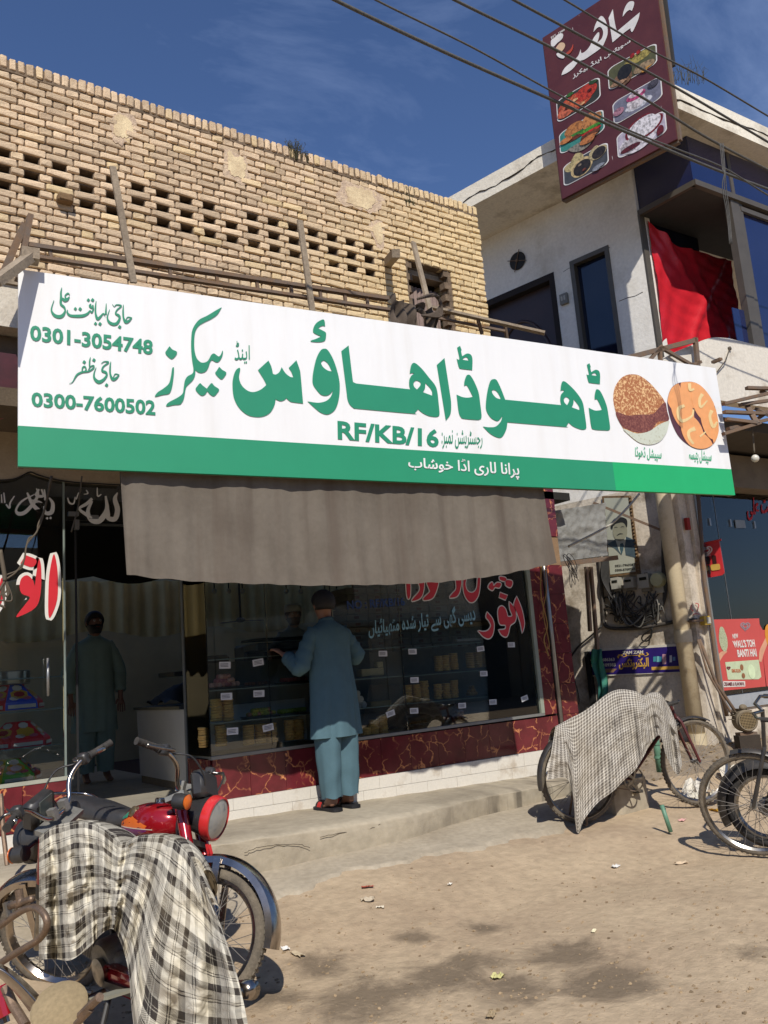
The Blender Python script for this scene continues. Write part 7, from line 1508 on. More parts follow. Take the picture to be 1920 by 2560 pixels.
bikeB = motorcycle('motorcycle', 'motorcycle facing left, mostly hidden under a plaid blanket, nearest the camera', 1.285, 3.320, 1.738, -.13, .55, .0, decals=False, tail=False)
# red ribbons tied to the fork of the red bike, rag on its fork leg
mA = wm(bikeA)
def LA(x_, y_, z_): return np.array(mA @ Vector((x_, y_, z_)))
rb_ = MB()
for dx_, dl in ((0, .13), (.022, .15)):
    P_ = [LA(1.10+dx_, .03, .66), LA(1.11+dx_*1.4, .035, .66)-V(0,0,dl*.5), LA(1.10+dx_*1.8, .04, .66)-V(0,0,dl)]; rb_.loft([[p+V(-.008,0,0), p+V(.008,.004,0)] for p in cat(P_, 4)], False, closed=False)
rbo = rb_.build('red_ribbon', mat('ribbon_red', (.6,.02,.02), rough=.6), bikeA)
# ---------------------------------------------------------------- woven cloths
def plaid(name, su, sv, ramp, base, dark, rough=.9, twill=900):
    m = mat(name, base, rough=rough, var=.0, spec=.15); n, l, b = nodes_of(m)
    uv = n.new('ShaderNodeTexCoord'); sp_ = n.new('ShaderNodeSeparateXYZ'); l.new(uv.outputs['UV'], sp_.inputs[0]); outs = []
    wn_ = n.new('ShaderNodeTexNoise'); wn_.inputs['Scale'].default_value = 4.5; wn_.inputs['Detail'].default_value = 3; l.new(uv.outputs['UV'], wn_.inputs['Vector']); ws = n.new('ShaderNodeVectorMath'); ws.operation = 'SCALE'; ws.inputs['Scale'].default_value = .055 if su < 10 else .012; l.new(wn_.outputs['Color'], ws.inputs[0]); wa = n.new('ShaderNodeVectorMath'); l.new(uv.outputs['UV'], wa.inputs[0]); l.new(ws.outputs[0], wa.inputs[1]); l.new(wa.outputs[0], sp_.inputs[0])
    for ch, s_ in (('X', su), ('Y', sv)):
        mu_ = n.new('ShaderNodeMath'); mu_.operation = 'MULTIPLY'; mu_.inputs[1].default_value = s_; l.new(sp_.outputs[ch], mu_.inputs[0])
        fr_ = n.new('ShaderNodeMath'); fr_.operation = 'FRACT'; l.new(mu_.outputs[0], fr_.inputs[0])
        cr_ = n.new('ShaderNodeValToRGB'); cr_.color_ramp.interpolation = 'CONSTANT'; e = cr_.color_ramp.elements
        while len(e) > 1: e.remove(e[-1])
        e[0].position = 0; e[0].color = (ramp[0][1],)*3+(1,)
        for p_, v_ in ramp[1:]: x_ = e.new(p_); x_.color = (v_,)*3+(1,)
        l.new(fr_.outputs[0], cr_.inputs['Fac']); outs.append(cr_.outputs['Color'])
    av_ = n.new('ShaderNodeMixRGB'); av_.inputs['Fac'].default_value = .5; l.new(outs[0], av_.inputs['Color1']); l.new(outs[1], av_.inputs['Color2'])
    # twill weave: the two thread directions alternate
    tw = n.new('ShaderNodeMath'); tw.operation = 'ADD'; l.new(sp_.outputs['X'], tw.inputs[0]); l.new(sp_.outputs['Y'], tw.inputs[1])
    t2_ = n.new('ShaderNodeMath'); t2_.operation = 'MULTIPLY'; t2_.inputs[1].default_value = twill; l.new(tw.outputs[0], t2_.inputs[0]); si = n.new('ShaderNodeMath'); si.operation = 'SINE'; l.new(t2_.outputs[0], si.inputs[0])
    s3 = n.new('ShaderNodeMath'); s3.operation = 'MULTIPLY_ADD'; s3.inputs[1].default_value = .32; s3.inputs[2].default_value = .5; l.new(si.outputs[0], s3.inputs[0]); l.new(s3.outputs[0], av_.inputs['Fac'])
    mx_ = n.new('ShaderNodeMixRGB'); mx_.inputs['Color1'].default_value = (*S(base), 1); mx_.inputs['Color2'].default_value = (*S(dark), 1); l.new(av_.outputs['Color'], mx_.inputs['Fac'])
    dn = n.new('ShaderNodeTexNoise'); dn.inputs['Scale'].default_value = 5; dn.inputs['Detail'].default_value = 6; l.new(uv.outputs['Object'], dn.inputs['Vector']); dr_ = n.new('ShaderNodeMapRange'); dr_.inputs['From Min'].default_value = .45; dr_.inputs['From Max'].default_value = .8; dr_.inputs['To Max'].default_value = .35; l.new(dn.outputs['Fac'], dr_.inputs['Value'])
    m2_ = n.new('ShaderNodeMixRGB'); m2_.inputs['Color2'].default_value = (*S('#8a7a5c'), 1); l.new(dr_.outputs['Result'], m2_.inputs['Fac']); l.new(mx_.outputs['Color'], m2_.inputs['Color1']); l.new(m2_.outputs['Color'], b.inputs['Base Color'])
    cn2 = n.new('ShaderNodeTexNoise'); cn2.inputs['Scale'].default_value = 9; cn2.inputs['Detail'].default_value = 7; cn2.inputs['Roughness'].default_value = .6; cn2.inputs['Distortion'].default_value = 1.2; l.new(uv.outputs['Object'], cn2.inputs['Vector']); bp_ = n.new('ShaderNodeBump'); bp_.inputs['Strength'].default_value = .8; bp_.inputs['Distance'].default_value = .02; l.new(cn2.outputs['Fac'], bp_.inputs['Height']); l.new(bp_.outputs['Normal'], b.inputs['Normal'])
    return m
rampP = [(0,0),(.09,1),(.105,0),(.13,1),(.145,0),(.25,.0),(.33,1),(.43,.35),(.445,1),(.475,.35),(.49,1),(.58,0),(.70,1),(.715,0),(.74,1),(.755,0),(.86,1),(.97,0)]
plm = plaid('plaid_blanket', 3.1, 3.1, rampP, '#cfc8b6', '#3a3532')
def drape(name, label, mt, T_, B_px, oxk, planeP, planeN, yT, yB, nu=110, nv=70, back=.16, fold=.02, uvs=(1,1), cat_='cloth', bulge=None, ff=(17, 29), wrap=.0, seed=0, tailfade=False):
    """cloth hung over a ridge: T_/B_px are photo points of ridge and hem; depth grows from yT to yB toward the camera"""
    ox, oy, k = oxk; Tc = cat([V(ox+a/k, oy+b/k) for a, b in T_], 8); Bc = cat([V(ox+a/k, oy+b/k) for a, b in B_px], 8); n_ = len(Tc)-1
    pn = nrm(planeN); pn = -pn if pn @ (CAM-planeP) < 0 else pn
    r0 = max(2, int(nv*.12)); G = []
    yTf = yT if callable(yT) else (lambda u: yT); yBf = yB if callable(yB) else (lambda u: yB)
    for j in range(nv):
        row = []
        for i in range(nu):
            u = i/(nu-1); q = u*n_; a = int(min(q, n_-1)); f = q-a
            t_ = Tc[a]*(1-f)+Tc[a+1]*f; b_ = Bc[a]*(1-f)+Bc[a+1]*f
            v = max(0, (j-r0)/(nv-1-r0)); px_ = t_*(1-v)+b_*v
            if bulge: px_ = px_+np.array(bulge(u, v))
            dep = yTf(u)+(yBf(u)-yTf(u))*(v**.55)
            fo = fold*(v**.5)*(math.sin(ff[0]*u*2.2+2.1*math.sin(5*u)+.8*v)+.6*math.sin(ff[1]*u*2.4+1.4*math.sin(9*u+seed)-.6*v)+.35*math.sin(71*u+5*v))
            fo += .024*_noise.noise(Vector((u*7, v*6, seed)))+.014*_noise.noise(Vector((u*17+2*v, v*9-3*u, seed+4)))+.006*_noise.noise(Vector((u*39, v*27, seed+9)))
            p = onp(px_[0], px_[1], planeP+pn*(dep+fo), pn)
            if j < r0: s_ = (r0-j)/r0; bk_ = back*(1 if (not tailfade) else max(.12, 1-max(0, u-.55)*3)); p = p-pn*bk_*s_*1.0-V(0,0,bk_*1.1*s_**2)
            row.append(p)
        G.append(row)
    Lu = sum(np.linalg.norm(G[nv//3][i+1]-G[nv//3][i]) for i in range(nu-1)); Lv = sum(np.linalg.norm(G[j+1][nu//2]-G[j][nu//2]) for j in range(nv-1))
    m_ = MB().grid(nu, nv, lambda u, v: G[int(round(v*(nv-1)))][int(round(u*(nu-1)))], uv=lambda u, v: (u*Lu*uvs[0], v*Lv*uvs[1]))
    o = m_.build(name, mt, smooth=True); return tag(o, label, cat_)
mB = wm(bikeB); bo_ = np.array(mB.translation); bn_ = np.array(mB.to_3x3() @ Vector((0,1,0)))
Tl_ = [(98,2092),(125,2072),(160,2058),(205,2054),(255,2070),(300,2106),(345,2090),(400,2088),(440,2100),(475,2138),(506,2208),(532,2262)]
Bl_ = [(97,2398),(140,2398),(178,2400),(225,2366),(250,2338),(278,2322),(296,2342),(320,2420),(345,2600),(440,2660),(540,2660),(632,2640)]
drape('plaid_blanket', 'large grey and cream plaid blanket thrown over the motorcycle nearest the camera', plm, Tl_, Bl_, (0,0,1), bo_, bn_, lambda u: .12+.06*(u > .5), lambda u: .27+.12*min(1, max(0, (u-.45)*3)), fold=.026, nu=170, nv=100, cat_='blanket', seed=3, ff=(13, 23), back=.30, tailfade=True,
      bulge=lambda u, v: (14*math.sin(math.pi*v)*max(0, (u-.7)/.3), 0))
# ================================================================ bicycles
bfr = mat('bicycle_red_frame', (.10, .02, .018), rough=.5, var=.2, sc=12); bblk = mat('bicycle_black', (.022,.022,.023), rough=.4, sc=9, col2=(.06,.05,.04))
def bicycle(name, label, x, y, yaw, z0, frm_, steer=0.0, lean=0.0, guards=True, ga=(20, 150), bars=1.0, low=0.0):
    t = thing(name, label, 'bicycle', (x, y, z0), (lean, 0, yaw)); B_ = lambda m, nm, mt, sm='auto', par=t: m.build(nm, mt, par, smooth=sm, world=False)
    R_ = .345; hf = V(1.12, 0, R_); hr = V(0, 0, R_); ax = nrm(V(-.36, 0, .93)); Rs = rotx_(ax, steer); SX = lambda m: xform(m, Rs, hf)
    wheel(t, hf, R_, .0185, chromed, Rs, hf, nsp=32, hubr=.022, name='front_wheel'); wheel(t, hr, R_, .0185, chromed, nsp=36, hubr=.026, name='rear_wheel')
    bbk = V(.46, 0, .28); sc3 = V(.32, 0, .80); ht = hf+ax*.50; hb_ = hf+ax*.40
    B_(MB().tube([bbk, sc3], .015, 10), 'seat_tube', frm_); B_(MB().tube([bbk, hb_+V(-.04,0,0)], .016, 10), 'down_tube', frm_); B_(MB().tube([sc3-V(0,0,.04), ht+V(-.04,0,.0)], .014, 10), 'top_tube', frm_)
    for s_ in (-1, 1):
        B_(MB().tube([bbk+V(0,s_*.03,0), hr+V(0,s_*.055,0)], .009, 8), 'chain_stay', frm_); B_(MB().tube([sc3+V(0,s_*.015,-.05), hr+V(0,s_*.055,0)], .008, 8), 'seat_stay', frm_)
        B_(SX(MB().tube([hf+V(0,s_*.05,0), hf+ax*.36+V(0,s_*.05,0), hf+ax*.40+V(0,s_*.02,0)], .012, 8)), 'fork_blade', frm_)
        B_(SX(MB().tube([ht+V(.0,0,.14-low), ht+V(.05*bars,s_*.12*bars,.16-low), ht+V(.02,s_*.27*bars,.17-low), ht+V(-.10,s_*.29*bars,.15-low)], .011, 8)), 'handlebar', chromed, True)
        B_(SX(MB().tube([ht+V(.0,s_*.285*bars,.165-low), ht+V(-.12,s_*.29*bars,.148-low)], .016, 8)), 'grip', rubber)
        B_(MB().bar(bbk+V(0,s_*.06,0), bbk+V(s_*.12,s_*.06,-s_*.12), .018, .012, up=(0,1,0)), 'crank', chromed); B_(MB().bevbox(tuple(bbk+V(s_*.12-.035, s_*.10-.04, -s_*.12-.012)), tuple(bbk+V(s_*.12+.035, s_*.10+.04, -s_*.12+.012)), .004), 'pedal', rubber)
    B_(SX(MB().tube([hf+ax*.38, ht+V(0,0,.15-low)], .013, 8)), 'stem', frm_)
    cr_ = MB().lathe([(.085,-.003),(.095,-.003),(.095,.003),(.085,.003)], bbk+V(0,-.055,0), (0,1,0), 30, cap=False)
    for k in range(5): cr_.bar(bbk+V(0,-.055,0), bbk+V(.088*math.cos(k*1.2566),-.055,.088*math.sin(k*1.2566)), .016, .004, up=(0,1,0))
    B_(cr_, 'chain_wheel', chromed); B_(MB().tube([bbk+V(0,-.055,.09), hr+V(0,-.055,.035)], .004, 5).tube([bbk+V(0,-.055,-.09), hr+V(0,-.055,-.035)], .004, 5), 'chain', rust)
    B_(MB().tube([sc3, sc3+V(-.01,0,.08-low*.9)], .011, 8), 'seat_post', chromed); B_(MB().loft([[V(x_, w_*math.sin(a), .90-low*1.0+h_*math.cos(a)) for a in np.linspace(0, 2*math.pi, 14, endpoint=False)] for x_, w_, h_ in ((.16,.03,.01),(.18,.10,.025),(.24,.11,.03),(.32,.07,.025),(.42,.03,.02),(.45,.01,.008))]), 'saddle', leth, True)
    if guards:
        for c_, s2, a0_, a1_, X_ in ((hf, 'front_mudguard', ga[0], ga[1], SX), (hr, 'rear_mudguard', 35, 190, lambda m: m)):
            B_(X_(MB().loft([[c_+V((R_+.022+h)*math.cos(a), w_, (R_+.022+h)*math.sin(a)) for w_, h in ((-.032,-.014),(-.02,0),(0,.004),(.02,0),(.032,-.014))] for a in np.linspace(math.radians(a0_), math.radians(a1_), 22)], False, closed=False)), s2, bblk, True)
    B_(MB().tube([hr+V(.0,.07,.0), hr+V(-.06,.13,-R_+.01)], .009, 6).tube([hr+V(.0,-.07,.0), hr+V(-.06,-.13,-R_+.01)], .009, 6).tube([hr+V(-.06,.13,-R_+.01), hr+V(-.06,-.13,-R_+.01)], .009, 6), 'rear_stand', rust, True)
    return t
# covered bicycle: solved from its two wheel contacts
r0_, f0_ = V(5.12, 4.90, 0), V(6.06, 4.66, 0); yawc = math.atan2(*(f0_-r0_)[[1, 0]])
bikeC = bicycle('bicycle', 'old bicycle under a checked cloth standing before the lane wall', r0_[0], r0_[1], yawc-.02, zg(4.85)+.005, bfr, steer=.0, ga=(60, 150), bars=.35, low=.13)
chm = plaid('checked_cloth', 36, 36, [(0,0),(.42,.85)], '#c4bdb0', '#4a443e', twill=400)
cn_ = np.array(wm(bikeC).to_3x3() @ Vector((0,1,0))); co_ = np.array(wm(bikeC).translation)
Tc_ = [(238,445),(290,418),(350,385),(420,350),(500,295),(580,232),(640,202),(700,197),(780,212),(832,238),(880,218),(938,224),(985,290),(1045,415)]
Bc_ = [(178,800),(330,812),(380,1150),(432,1062),(520,955),(620,880),(700,800),(770,735),(830,640),(868,565),(935,505),(978,640),(1052,768),(1085,700)]
drape('checked_cloth', 'small checked brown and cream cloth draped over the old bicycle', chm, Tc_, Bc_, (1300,1650,2.676), co_, cn_, .12, .27, fold=.022, nu=150, nv=80, back=.18, seed=8, ff=(19, 31))
# right hand bicycle, its front wheel in view
az_ = math.radians(54.93-23.6)
bikeD = thing('spare', 'x', 'x'); bpy.data.objects.remove(bikeD)
hd = math.atan2(.86, -.50); 
cD = V(5.2536, 3.4955, 0)-V(math.cos(hd+.45), math.sin(hd+.45), 0)*0
ydir = V(math.cos(hd-.55), math.sin(hd-.55), 0)
rD = cD-ydir*1.12
bikeD = bicycle('bicycle', 'black bicycle with mudguards at the right edge, front wheel nearest the camera', rD[0], rD[1], hd-.55, .0, bblk, steer=.55, ga=(78, 150))
# black scooter-like wheel behind it, fender and all
wv = thing('motorcycle_tail', 'black motorcycle wheel with deep glossy mudguard half out of the right edge', 'motorcycle', onz(1935, 2120, .02), (0, 0, math.radians(118)))
wheel(wv, V(0,0,.27), .27, .038, chromed, name='wheel', knob=False, tyrem=rubber, nsp=32, hubr=.06)
MB().loft([[V(0,0,.27)+V((.31+h)*math.cos(a), w_, (.31+h)*math.sin(a)) for w_, h in ((-.075,-.05),(-.06,0),(0,.015),(.06,0),(.075,-.05))] for a in np.linspace(math.radians(-25), math.radians(125), 22)], False, closed=False).build('mudguard', bblk, wv, smooth=True, world=False)
MB().tube([V(0,.09,.27), V(-.20,.09,.75)], .022, 10).build('fork_leg', bblk, wv, world=False)
# ---------------------------------------------------------------- bits of a third motorcycle in the lower left corner
def D(px, py, d):                                      # point on the pixel's ray at depth d metres along the view axis
    r = ray(px, py); return CAM+r*d/FPX
third = thing('rusty_rack_motorcycle', 'third motorcycle with rusty pipe guard and chrome mudguard in the lower left corner', 'motorcycle', D(60, 2540, 2.6)*V(1,1,0))
rp = mat('brown_rust_pipe', (.17, .12, .085), rough=.5, metal=.6, sc=14, col2=(.30,.20,.13), fine=.25)
kk = 4.608
g_ = lambda *q: [D(a/kk, 2200+b/kk, 2.9-.0004*a) for a, b in q]
MB().tube(cat(g_((-120,600),(0,530),(150,420),(290,335),(400,318),(490,370),(540,470),(525,580),(440,690),(300,775),(150,862),(0,960),(-120,1030)), 8), .0115, 14).build('pipe_guard', rp, third, smooth=True)
MB().tube(g_((120,300),(260,240)), .012, 12).tube(cat(g_((200,290),(300,240),(375,215)), 4), .011, 10).build('cross_pipe', rp, third, smooth=True)
for a, b, c_, d_, r in ((85,250,115,420,.016),(215,110,235,250,.013)): MB().tube(g_((a,b),(c_,d_)), r, 14).build('pipe_socket', chromed if a == 85 else rp, third)
fdm = MB()
ctr = cat([V(-60,1010),V(60,1080),V(200,1200),V(320,1330),V(420,1450)], 5)
for i, q in enumerate(ctr): pass
rings_ = []
for i, q in enumerate(ctr):
    d_ = ctr[min(i+1, len(ctr)-1)]-ctr[max(i-1, 0)]; nn_ = nrm(V(-d_[1], d_[0])); w_ = 70+40*i/len(ctr)
    rings_.append([D((q[0]+nn_[0]*w_*s_)/kk, 2200+(q[1]+nn_[1]*w_*s_)/kk, 2.75+.035*abs(s_)**2) for s_ in np.linspace(-1, 1, 9)])
fdm.loft(rings_, False, closed=False).build('chrome_mudguard', chrome, third, smooth=True)
MB().lathe([(0,0),(.085,0),(.09,.012),(.08,.022),(0,.03)], D(690/kk, 2200+1480/kk, 2.75), nrm(V(-.3,-.5,.8)), 26).build('dusty_cover', mat('dust_brown', '#9a8868', rough=1, fine=.15), third, smooth='auto')
MB().tube(g_((60,1230),(150,1440),(300,1680)), .016, 12).build('brake_pedal_arm', rp, third); MB().tube(g_((0,1230),(90,1560)), .03, 12).build('red_fork', redpt, third); MB().tube(g_((-40,1330),(40,1660)), .022, 12).build('fork_tube', chrome, third)
MB().obox(D(1290/kk, 2200+1320/kk, 2.85), V(.055,.02,-.005), V(-.02,.05,-.01), V(0,0,.005)).build('foot_plate', mat('dull_plate', (.30,.29,.22), rough=.7), third)
MB().tube(g_((930,1560),(1070,1420),(1150,1350)), .013, 8).tube(g_((880,1660),(1050,1480)), .011, 8).build('lever_arm', rp, third)
MB().bevbox(tuple(D(740/kk, 2200+1300/kk, 2.9)+V(-.05,-.02,-.015)), tuple(D(740/kk, 2200+1300/kk, 2.9)+V(.06,.03,.015)), .006).build('rubber_footrest', rubber, third)
st2 = MB().tube([F(2, 1985, 5.2), F(8, 2080, 5.15), F(18, 2163, 5.1)], .013, 8); tag(st2.build('brown_stick', rp), 'thin brown rusty stick standing at the left picture edge', 'stick')
# motor pump, green pipe stub, block and rubbish by the lane
pm = thing('motor_pump', 'dusty electric motor pump with round grille standing beside the right hand bicycle', 'pump', RF.w(1890, 1870)+RF.n*.4)
pc_ = onp(1869, 1802, RF.p+RF.n*.45, RF.n); pd = nrm(V(-.60, -.78, .05)); pms = mat('dusty_pump', (.20,.16,.105), rough=.9, fine=.15)
MB().lathe([(0,0),(.10,0),(.115,.015),(.115,.16),(.10,.20),(0,.2)], pc_, -pd, 28).build('motor_body', pms, pm, smooth='auto'); MB().lathe([(.088,0),(.10,-.004),(.10,-.02),(.088,-.016)], pc_, -pd, 28, cap=False).build('grille_ring', pms, pm, smooth='auto')
u3 = nrm(np.cross(pd, V(0,0,1))); v3 = np.cross(u3, pd)
gm = MB()
for k in range(-5, 6):
    h_ = math.sqrt(max(0, .085**2-(k*.016)**2)); gm.tube([pc_+pd*.012+u3*k*.016-v3*h_, pc_+pd*.012+u3*k*.016+v3*h_], .003, 4).tube([pc_+pd*.014+v3*k*.016-u3*h_, pc_+pd*.014+v3*k*.016+u3*h_], .003, 4)
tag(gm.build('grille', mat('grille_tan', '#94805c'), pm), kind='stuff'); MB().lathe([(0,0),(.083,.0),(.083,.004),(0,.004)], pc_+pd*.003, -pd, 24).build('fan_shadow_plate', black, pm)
for k in range(9): a = k*.35-1.4; MB().obox(pc_-pd*.13+(u3*math.sin(a)+v3*math.cos(a))*.125, pd*.06, np.cross(pd, (u3*math.sin(a)+v3*math.cos(a)))*.003, (u3*math.sin(a)+v3*math.cos(a))*.014).build('fin', pms, pm)
MB().obox(pc_-pd*.1-V(0,0,.14), pd*.08, u3*.09, V(0,0,.02)).build('foot', rust, pm); MB().obox(pc_-pd*.1-V(0,0,.28), pd*.09, u3*.11, V(0,0,.13)).build('rust_block', mat('lane_dark', ''), pm)
MB().ell(pc_-pd*.08+V(0,0,.14), (.05,.04,.035), 10, 6).build('capacitor', pms, pm, smooth=True)
gp = mat('mint_pipe', (.12, .26, .17), rough=.5, fine=.05)
p_ = onz(1668, 2020, .14); tag(MB().tube([onz(1677, 2080, zg(4.7)-.02), onz(1677, 2072, zg(4.7))+V(-.03,.03,.17)], .016, 14).build('green_pipe_stub', gp, smooth=True), 'pale green pipe stub sticking out of the dirt near the covered bicycle', 'pipe')
gt = thing('green_standpipe', 'pale green water pipe with rings standing behind the covered bicycle wheel', 'pipe', onz(1648, 1925, .25)); a_ = onz(1650, 1930, .3)
MB().tube([a_, a_+V(0,0,.42)], .03, 12).build('pipe', gp, gt, smooth=True)
for k in (.12, .24, .34): MB().tube([a_+V(0,0,k), a_+V(0,0,k+.02)], .037, 12).build('ring', gp, gt)
tag(MB().tube(cat([RF.w(1875,1840)+RF.n*.5, RF.w(1876,1850)+RF.n*.5, RF.w(1881,1885)+RF.n*.5, RF.w(1885,1925)+RF.n*.5], 4), .018, 10).tube([RF.w(1875,1842)+RF.n*.5, RF.w(1892,1830)+RF.n*.5], .018, 10).build('green_elbow_pipe', gp, smooth=True), 'thin green pipe with an elbow below the motor pump', 'pipe')
tag(MB().tube([F(1385, 1873, 5.9), F(1372, 1876, 5.75)], .02, 12).build('green_pipe_end', gp, smooth=True), 'short green pipe end beside the end of the white skirting', 'pipe')
bk = thing('concrete_block', 'rough grey concrete block on the ground behind the covered bicycle', 'block', (5.95, 5.35, .1))
b0 = onz(1545, 2035, .12); MB().bevbox((b0[0], b0[1], .05), (b0[0]+.42, b0[1]+.35, .37), .03, .012).build('block', stepm, bk)
# broken ground and rubbish heaped at the foot of the lane wall
def heapf(u, v):
    x = 6.2+3.2*u; y = 5.35+1.1*v; h = .10+.17*v+.05*_noise.noise(Vector((x*3, y*3, 1)))+.035*_noise.noise(Vector((x*9, y*9, 4))); e = min(1, u*5)*min(1, v*3.0)
    return (x, y, zg(y)-.02+(h-.03)*e)
struct(MB().grid(70, 30, heapf).build('rubble_bank', mat('rubble_earth', (.30,.235,.16), rough=1, sc=5, col2=(.17,.13,.09), bump=.9, bsc=18, fine=.2), smooth=True))
rs5 = np.random.RandomState(9); rub = MB()
for _ in range(520):
    u_, v_ = rs5.rand(), rs5.rand()**1.5; p = V(*heapf(u_, v_)); s_ = rs5.choice([.006,.008,.010,.014,.022]); 
    if v_ < .06: continue
    o_n = len(rub.v); rub.ell(p+V(0,0,s_*.15), (s_*rs5.uniform(.7,1.5), s_*rs5.uniform(.6,1.1), s_*rs5.uniform(.3,.7)), 6, 4); rub.v[o_n:] = [tuple(np.array(q)+rs5.uniform(-.25,.25,3)*s_) for q in rub.v[o_n:]]
tag(rub.build('rubble', mat('rubble_bits', '#8a7658', rough=1, island=.6)), 'bits of brick, rag and dirt heaped by the lane behind the bicycles', 'rubble', kind='stuff')
scrap(1745, 1975, '#d8d2c4', .30, .16, 'crumpled white plastic sheet in the rubbish behind the right wheel', 'plastic_sheet', 'litter', 1.0, 21)
scrap(1820, 1935, '#cfc6b4', .35, .14, 'pale sacking lying against the rubble bank', 'sacking', 'litter', .9, 22)
scrap(1795, 2018, '#b88a20', .16, .05, 'yellow plastic strip on the ground seen through the right wheel', 'plastic_strip', 'litter', .5, 23)
scrap(1765, 1995, '#c8c2b0', .26, .14, 'translucent grey plastic bag beside the yellow strip', 'plastic_bag', 'litter', .8, 24)
scrap(1725, 1985, '#ddd8cc', .16, .08, 'small heap of white paper between the two bicycle wheels', 'paper', 'litter', .9, 25)
# ================================================================ people
def skinned(joints, edges, root=0, sub=2):
    me = bpy.data.meshes.new('tmp'); me.from_pydata([tuple(map(float, j[:3])) for j in joints], edges, []); o = bpy.data.objects.new('tmp', me); COL.objects.link(o)
    m = o.modifiers.new('s', 'SKIN'); m.use_smooth_shade = True; m.branch_smoothing = .6
    sv = me.skin_vertices[0].data
    for i, j in enumerate(joints): r = j[3]; sv[i].radius = (r, j[4] if len(j) > 4 else r); sv[i].use_root = (i == root)
    s = o.modifiers.new('u', 'SUBSURF'); s.levels = sub; s.render_levels = sub
    dg = bpy.context.evaluated_depsgraph_get(); dg.update(); r_ = bpy.data.meshes.new_from_object(o.evaluated_get(dg)); bpy.data.objects.remove(o)
    return r_
def person(label, loc, yaw, Ht, skin, cloth, trous, arms, hairm, cap=None, beard=None, hem=.56, lean=0.0, slippers=False, headturn=0.0, stance=.10, collar=True, seed=0):
    """local frame: x = his right, y = forward, z = up; arms = ((elbow, wrist) left, right) in local metres"""
    t = thing('person', label, 'person', loc, (0, 0, yaw)); k = Ht/1.70
    P = lambda *a: tuple(k*x_ for x_ in a); ly = lambda z: lean*(z/1.4)**1.5
    sh = 1.40; J = []; E_ = []
    def add(p, r, par=None, r2=None):
        J.append((p[0], p[1], p[2], r*k)+((r2*k,) if r2 else ())); i = len(J)-1
        if par is not None: E_.append((par, i))
        return i
    pel = add(P(0, ly(.92), .92), .13, None, .11)
    wst = add(P(0, ly(1.08), 1.08), .12, pel, .10); ch = add(P(0, ly(1.28), 1.28), .145, wst, .10); nb = add(P(0, ly(1.42)+.01, 1.43), .06, ch); nk = add(P(0, ly(1.48)+.02, 1.49), .052, nb)
    jw = add(P(math.sin(headturn)*-.015, ly(1.54)+.035, 1.545), .066, nk, .074); hc = add(P(math.sin(headturn)*-.01, ly(1.6)+.03, 1.615), .086, jw, .098); ht_ = add(P(0, ly(1.66)+.015, 1.665), .055, hc, .06)
    for s_, (el, wr) in ((-1, arms[0]), (1, arms[1])):
        so_ = add(P(s_*.165, ly(1.38), 1.385), .058, ch); e_ = add(P(*el), .043, so_); w_ = add(P(*wr), .028, e_)
        d = nrm(V(*wr)-V(*el)); side = nrm(np.cross(d, V(0,0,1))); pm_ = add(tuple(np.array(P(*wr))+d*.05*k), .034, w_, .02); pm2 = add(tuple(np.array(P(*wr))+d*.085*k), .036, pm_, .018)
        base = np.array(P(*wr))
        for f, (of, ln) in enumerate(((-.030,.062),(-.010,.072),(.010,.068),(.029,.055))):
            a_ = add(tuple(base+(d*.105+side*of)*k), .0095, pm2); b_ = add(tuple(base+(d*(.105+ln*.5)+side*of*1.1-V(0,0,.010))*k), .0085, a_); add(tuple(base+(d*(.105+ln*.85)+side*of*1.1-V(0,0,.032))*k), .0075, b_)
        th = add(tuple(base+(d*.055-s_*side*.038-V(0,0,.01))*k), .011, pm_); add(tuple(base+(d*.09-s_*side*.052-V(0,0,.022))*k), .0085, th)
    for s_ in (-1, 1):
        hp = add(P(s_*.09, ly(.88), .88), .095, pel); kn = add(P(s_*(stance), .015, .48), .062, hp); an = add(P(s_*stance, -.01, .085), .036, kn); he = add(P(s_*stance, -.045, .035), .032, an)
        bl = add(P(s_*(stance+.01), .08, .032), .038, an, .026); add(P(s_*(stance+.012), .165, .022), .034, bl, .018)
    me = skinned(J, E_, pel); me.name = 'body'; me.materials.clear(); me.materials.append(skin); body = link('body', me, t)
    hx, hy, hz = k*0, k*(ly(1.6)+.03), k*1.615
    Rz = rotx_(V(0,0,1), headturn); H = lambda x_, y_, z_: V(hx, hy, hz)+Rz @ V(x_*k, y_*k, z_*k)
    # features
    B_ = lambda m, nm, mt, sm=True, par=t: m.build(nm, mt, par, smooth=sm, world=False)
    for s_ in (-1, 1):
        B_(MB().ell(H(s_*.084, -.005, -.01), (.012*k, .022*k, .034*k), 10, 8), 'ear', skin)
        B_(MB().ell(H(s_*.032, .083, .008), (.013*k,)*3, 10, 8), 'eye', mat('eye_white', '#d8d0c4', rough=.2)); B_(MB().ell(H(s_*.032, .0915, .008), (.0065*k,)*3, 8, 6), 'iris', mat('iris_dark', '#150d08', rough=.2))
        B_(MB().tube([H(s_*.016, .094, .030), H(s_*.034, .095, .036), H(s_*.053, .084, .028)], .0045*k, 6), 'eyebrow', hairm)
    B_(MB().loft([[H(w_*math.cos(a), y_+d_*max(0, math.sin(a)), z_) for a in np.linspace(-.3, math.pi+.3, 9)] for z_, w_, y_, d_ in ((.012,.008,.085,.008),(-.01,.011,.086,.018),(-.03,.017,.085,.026),(-.038,.014,.083,.018))], True), 'nose', skin)
    B_(MB().ell(H(0, .088, -.060), (.024*k, .008*k, .007*k), 12, 6), 'mouth', mat('lip', '#7a4238', rough=.5))
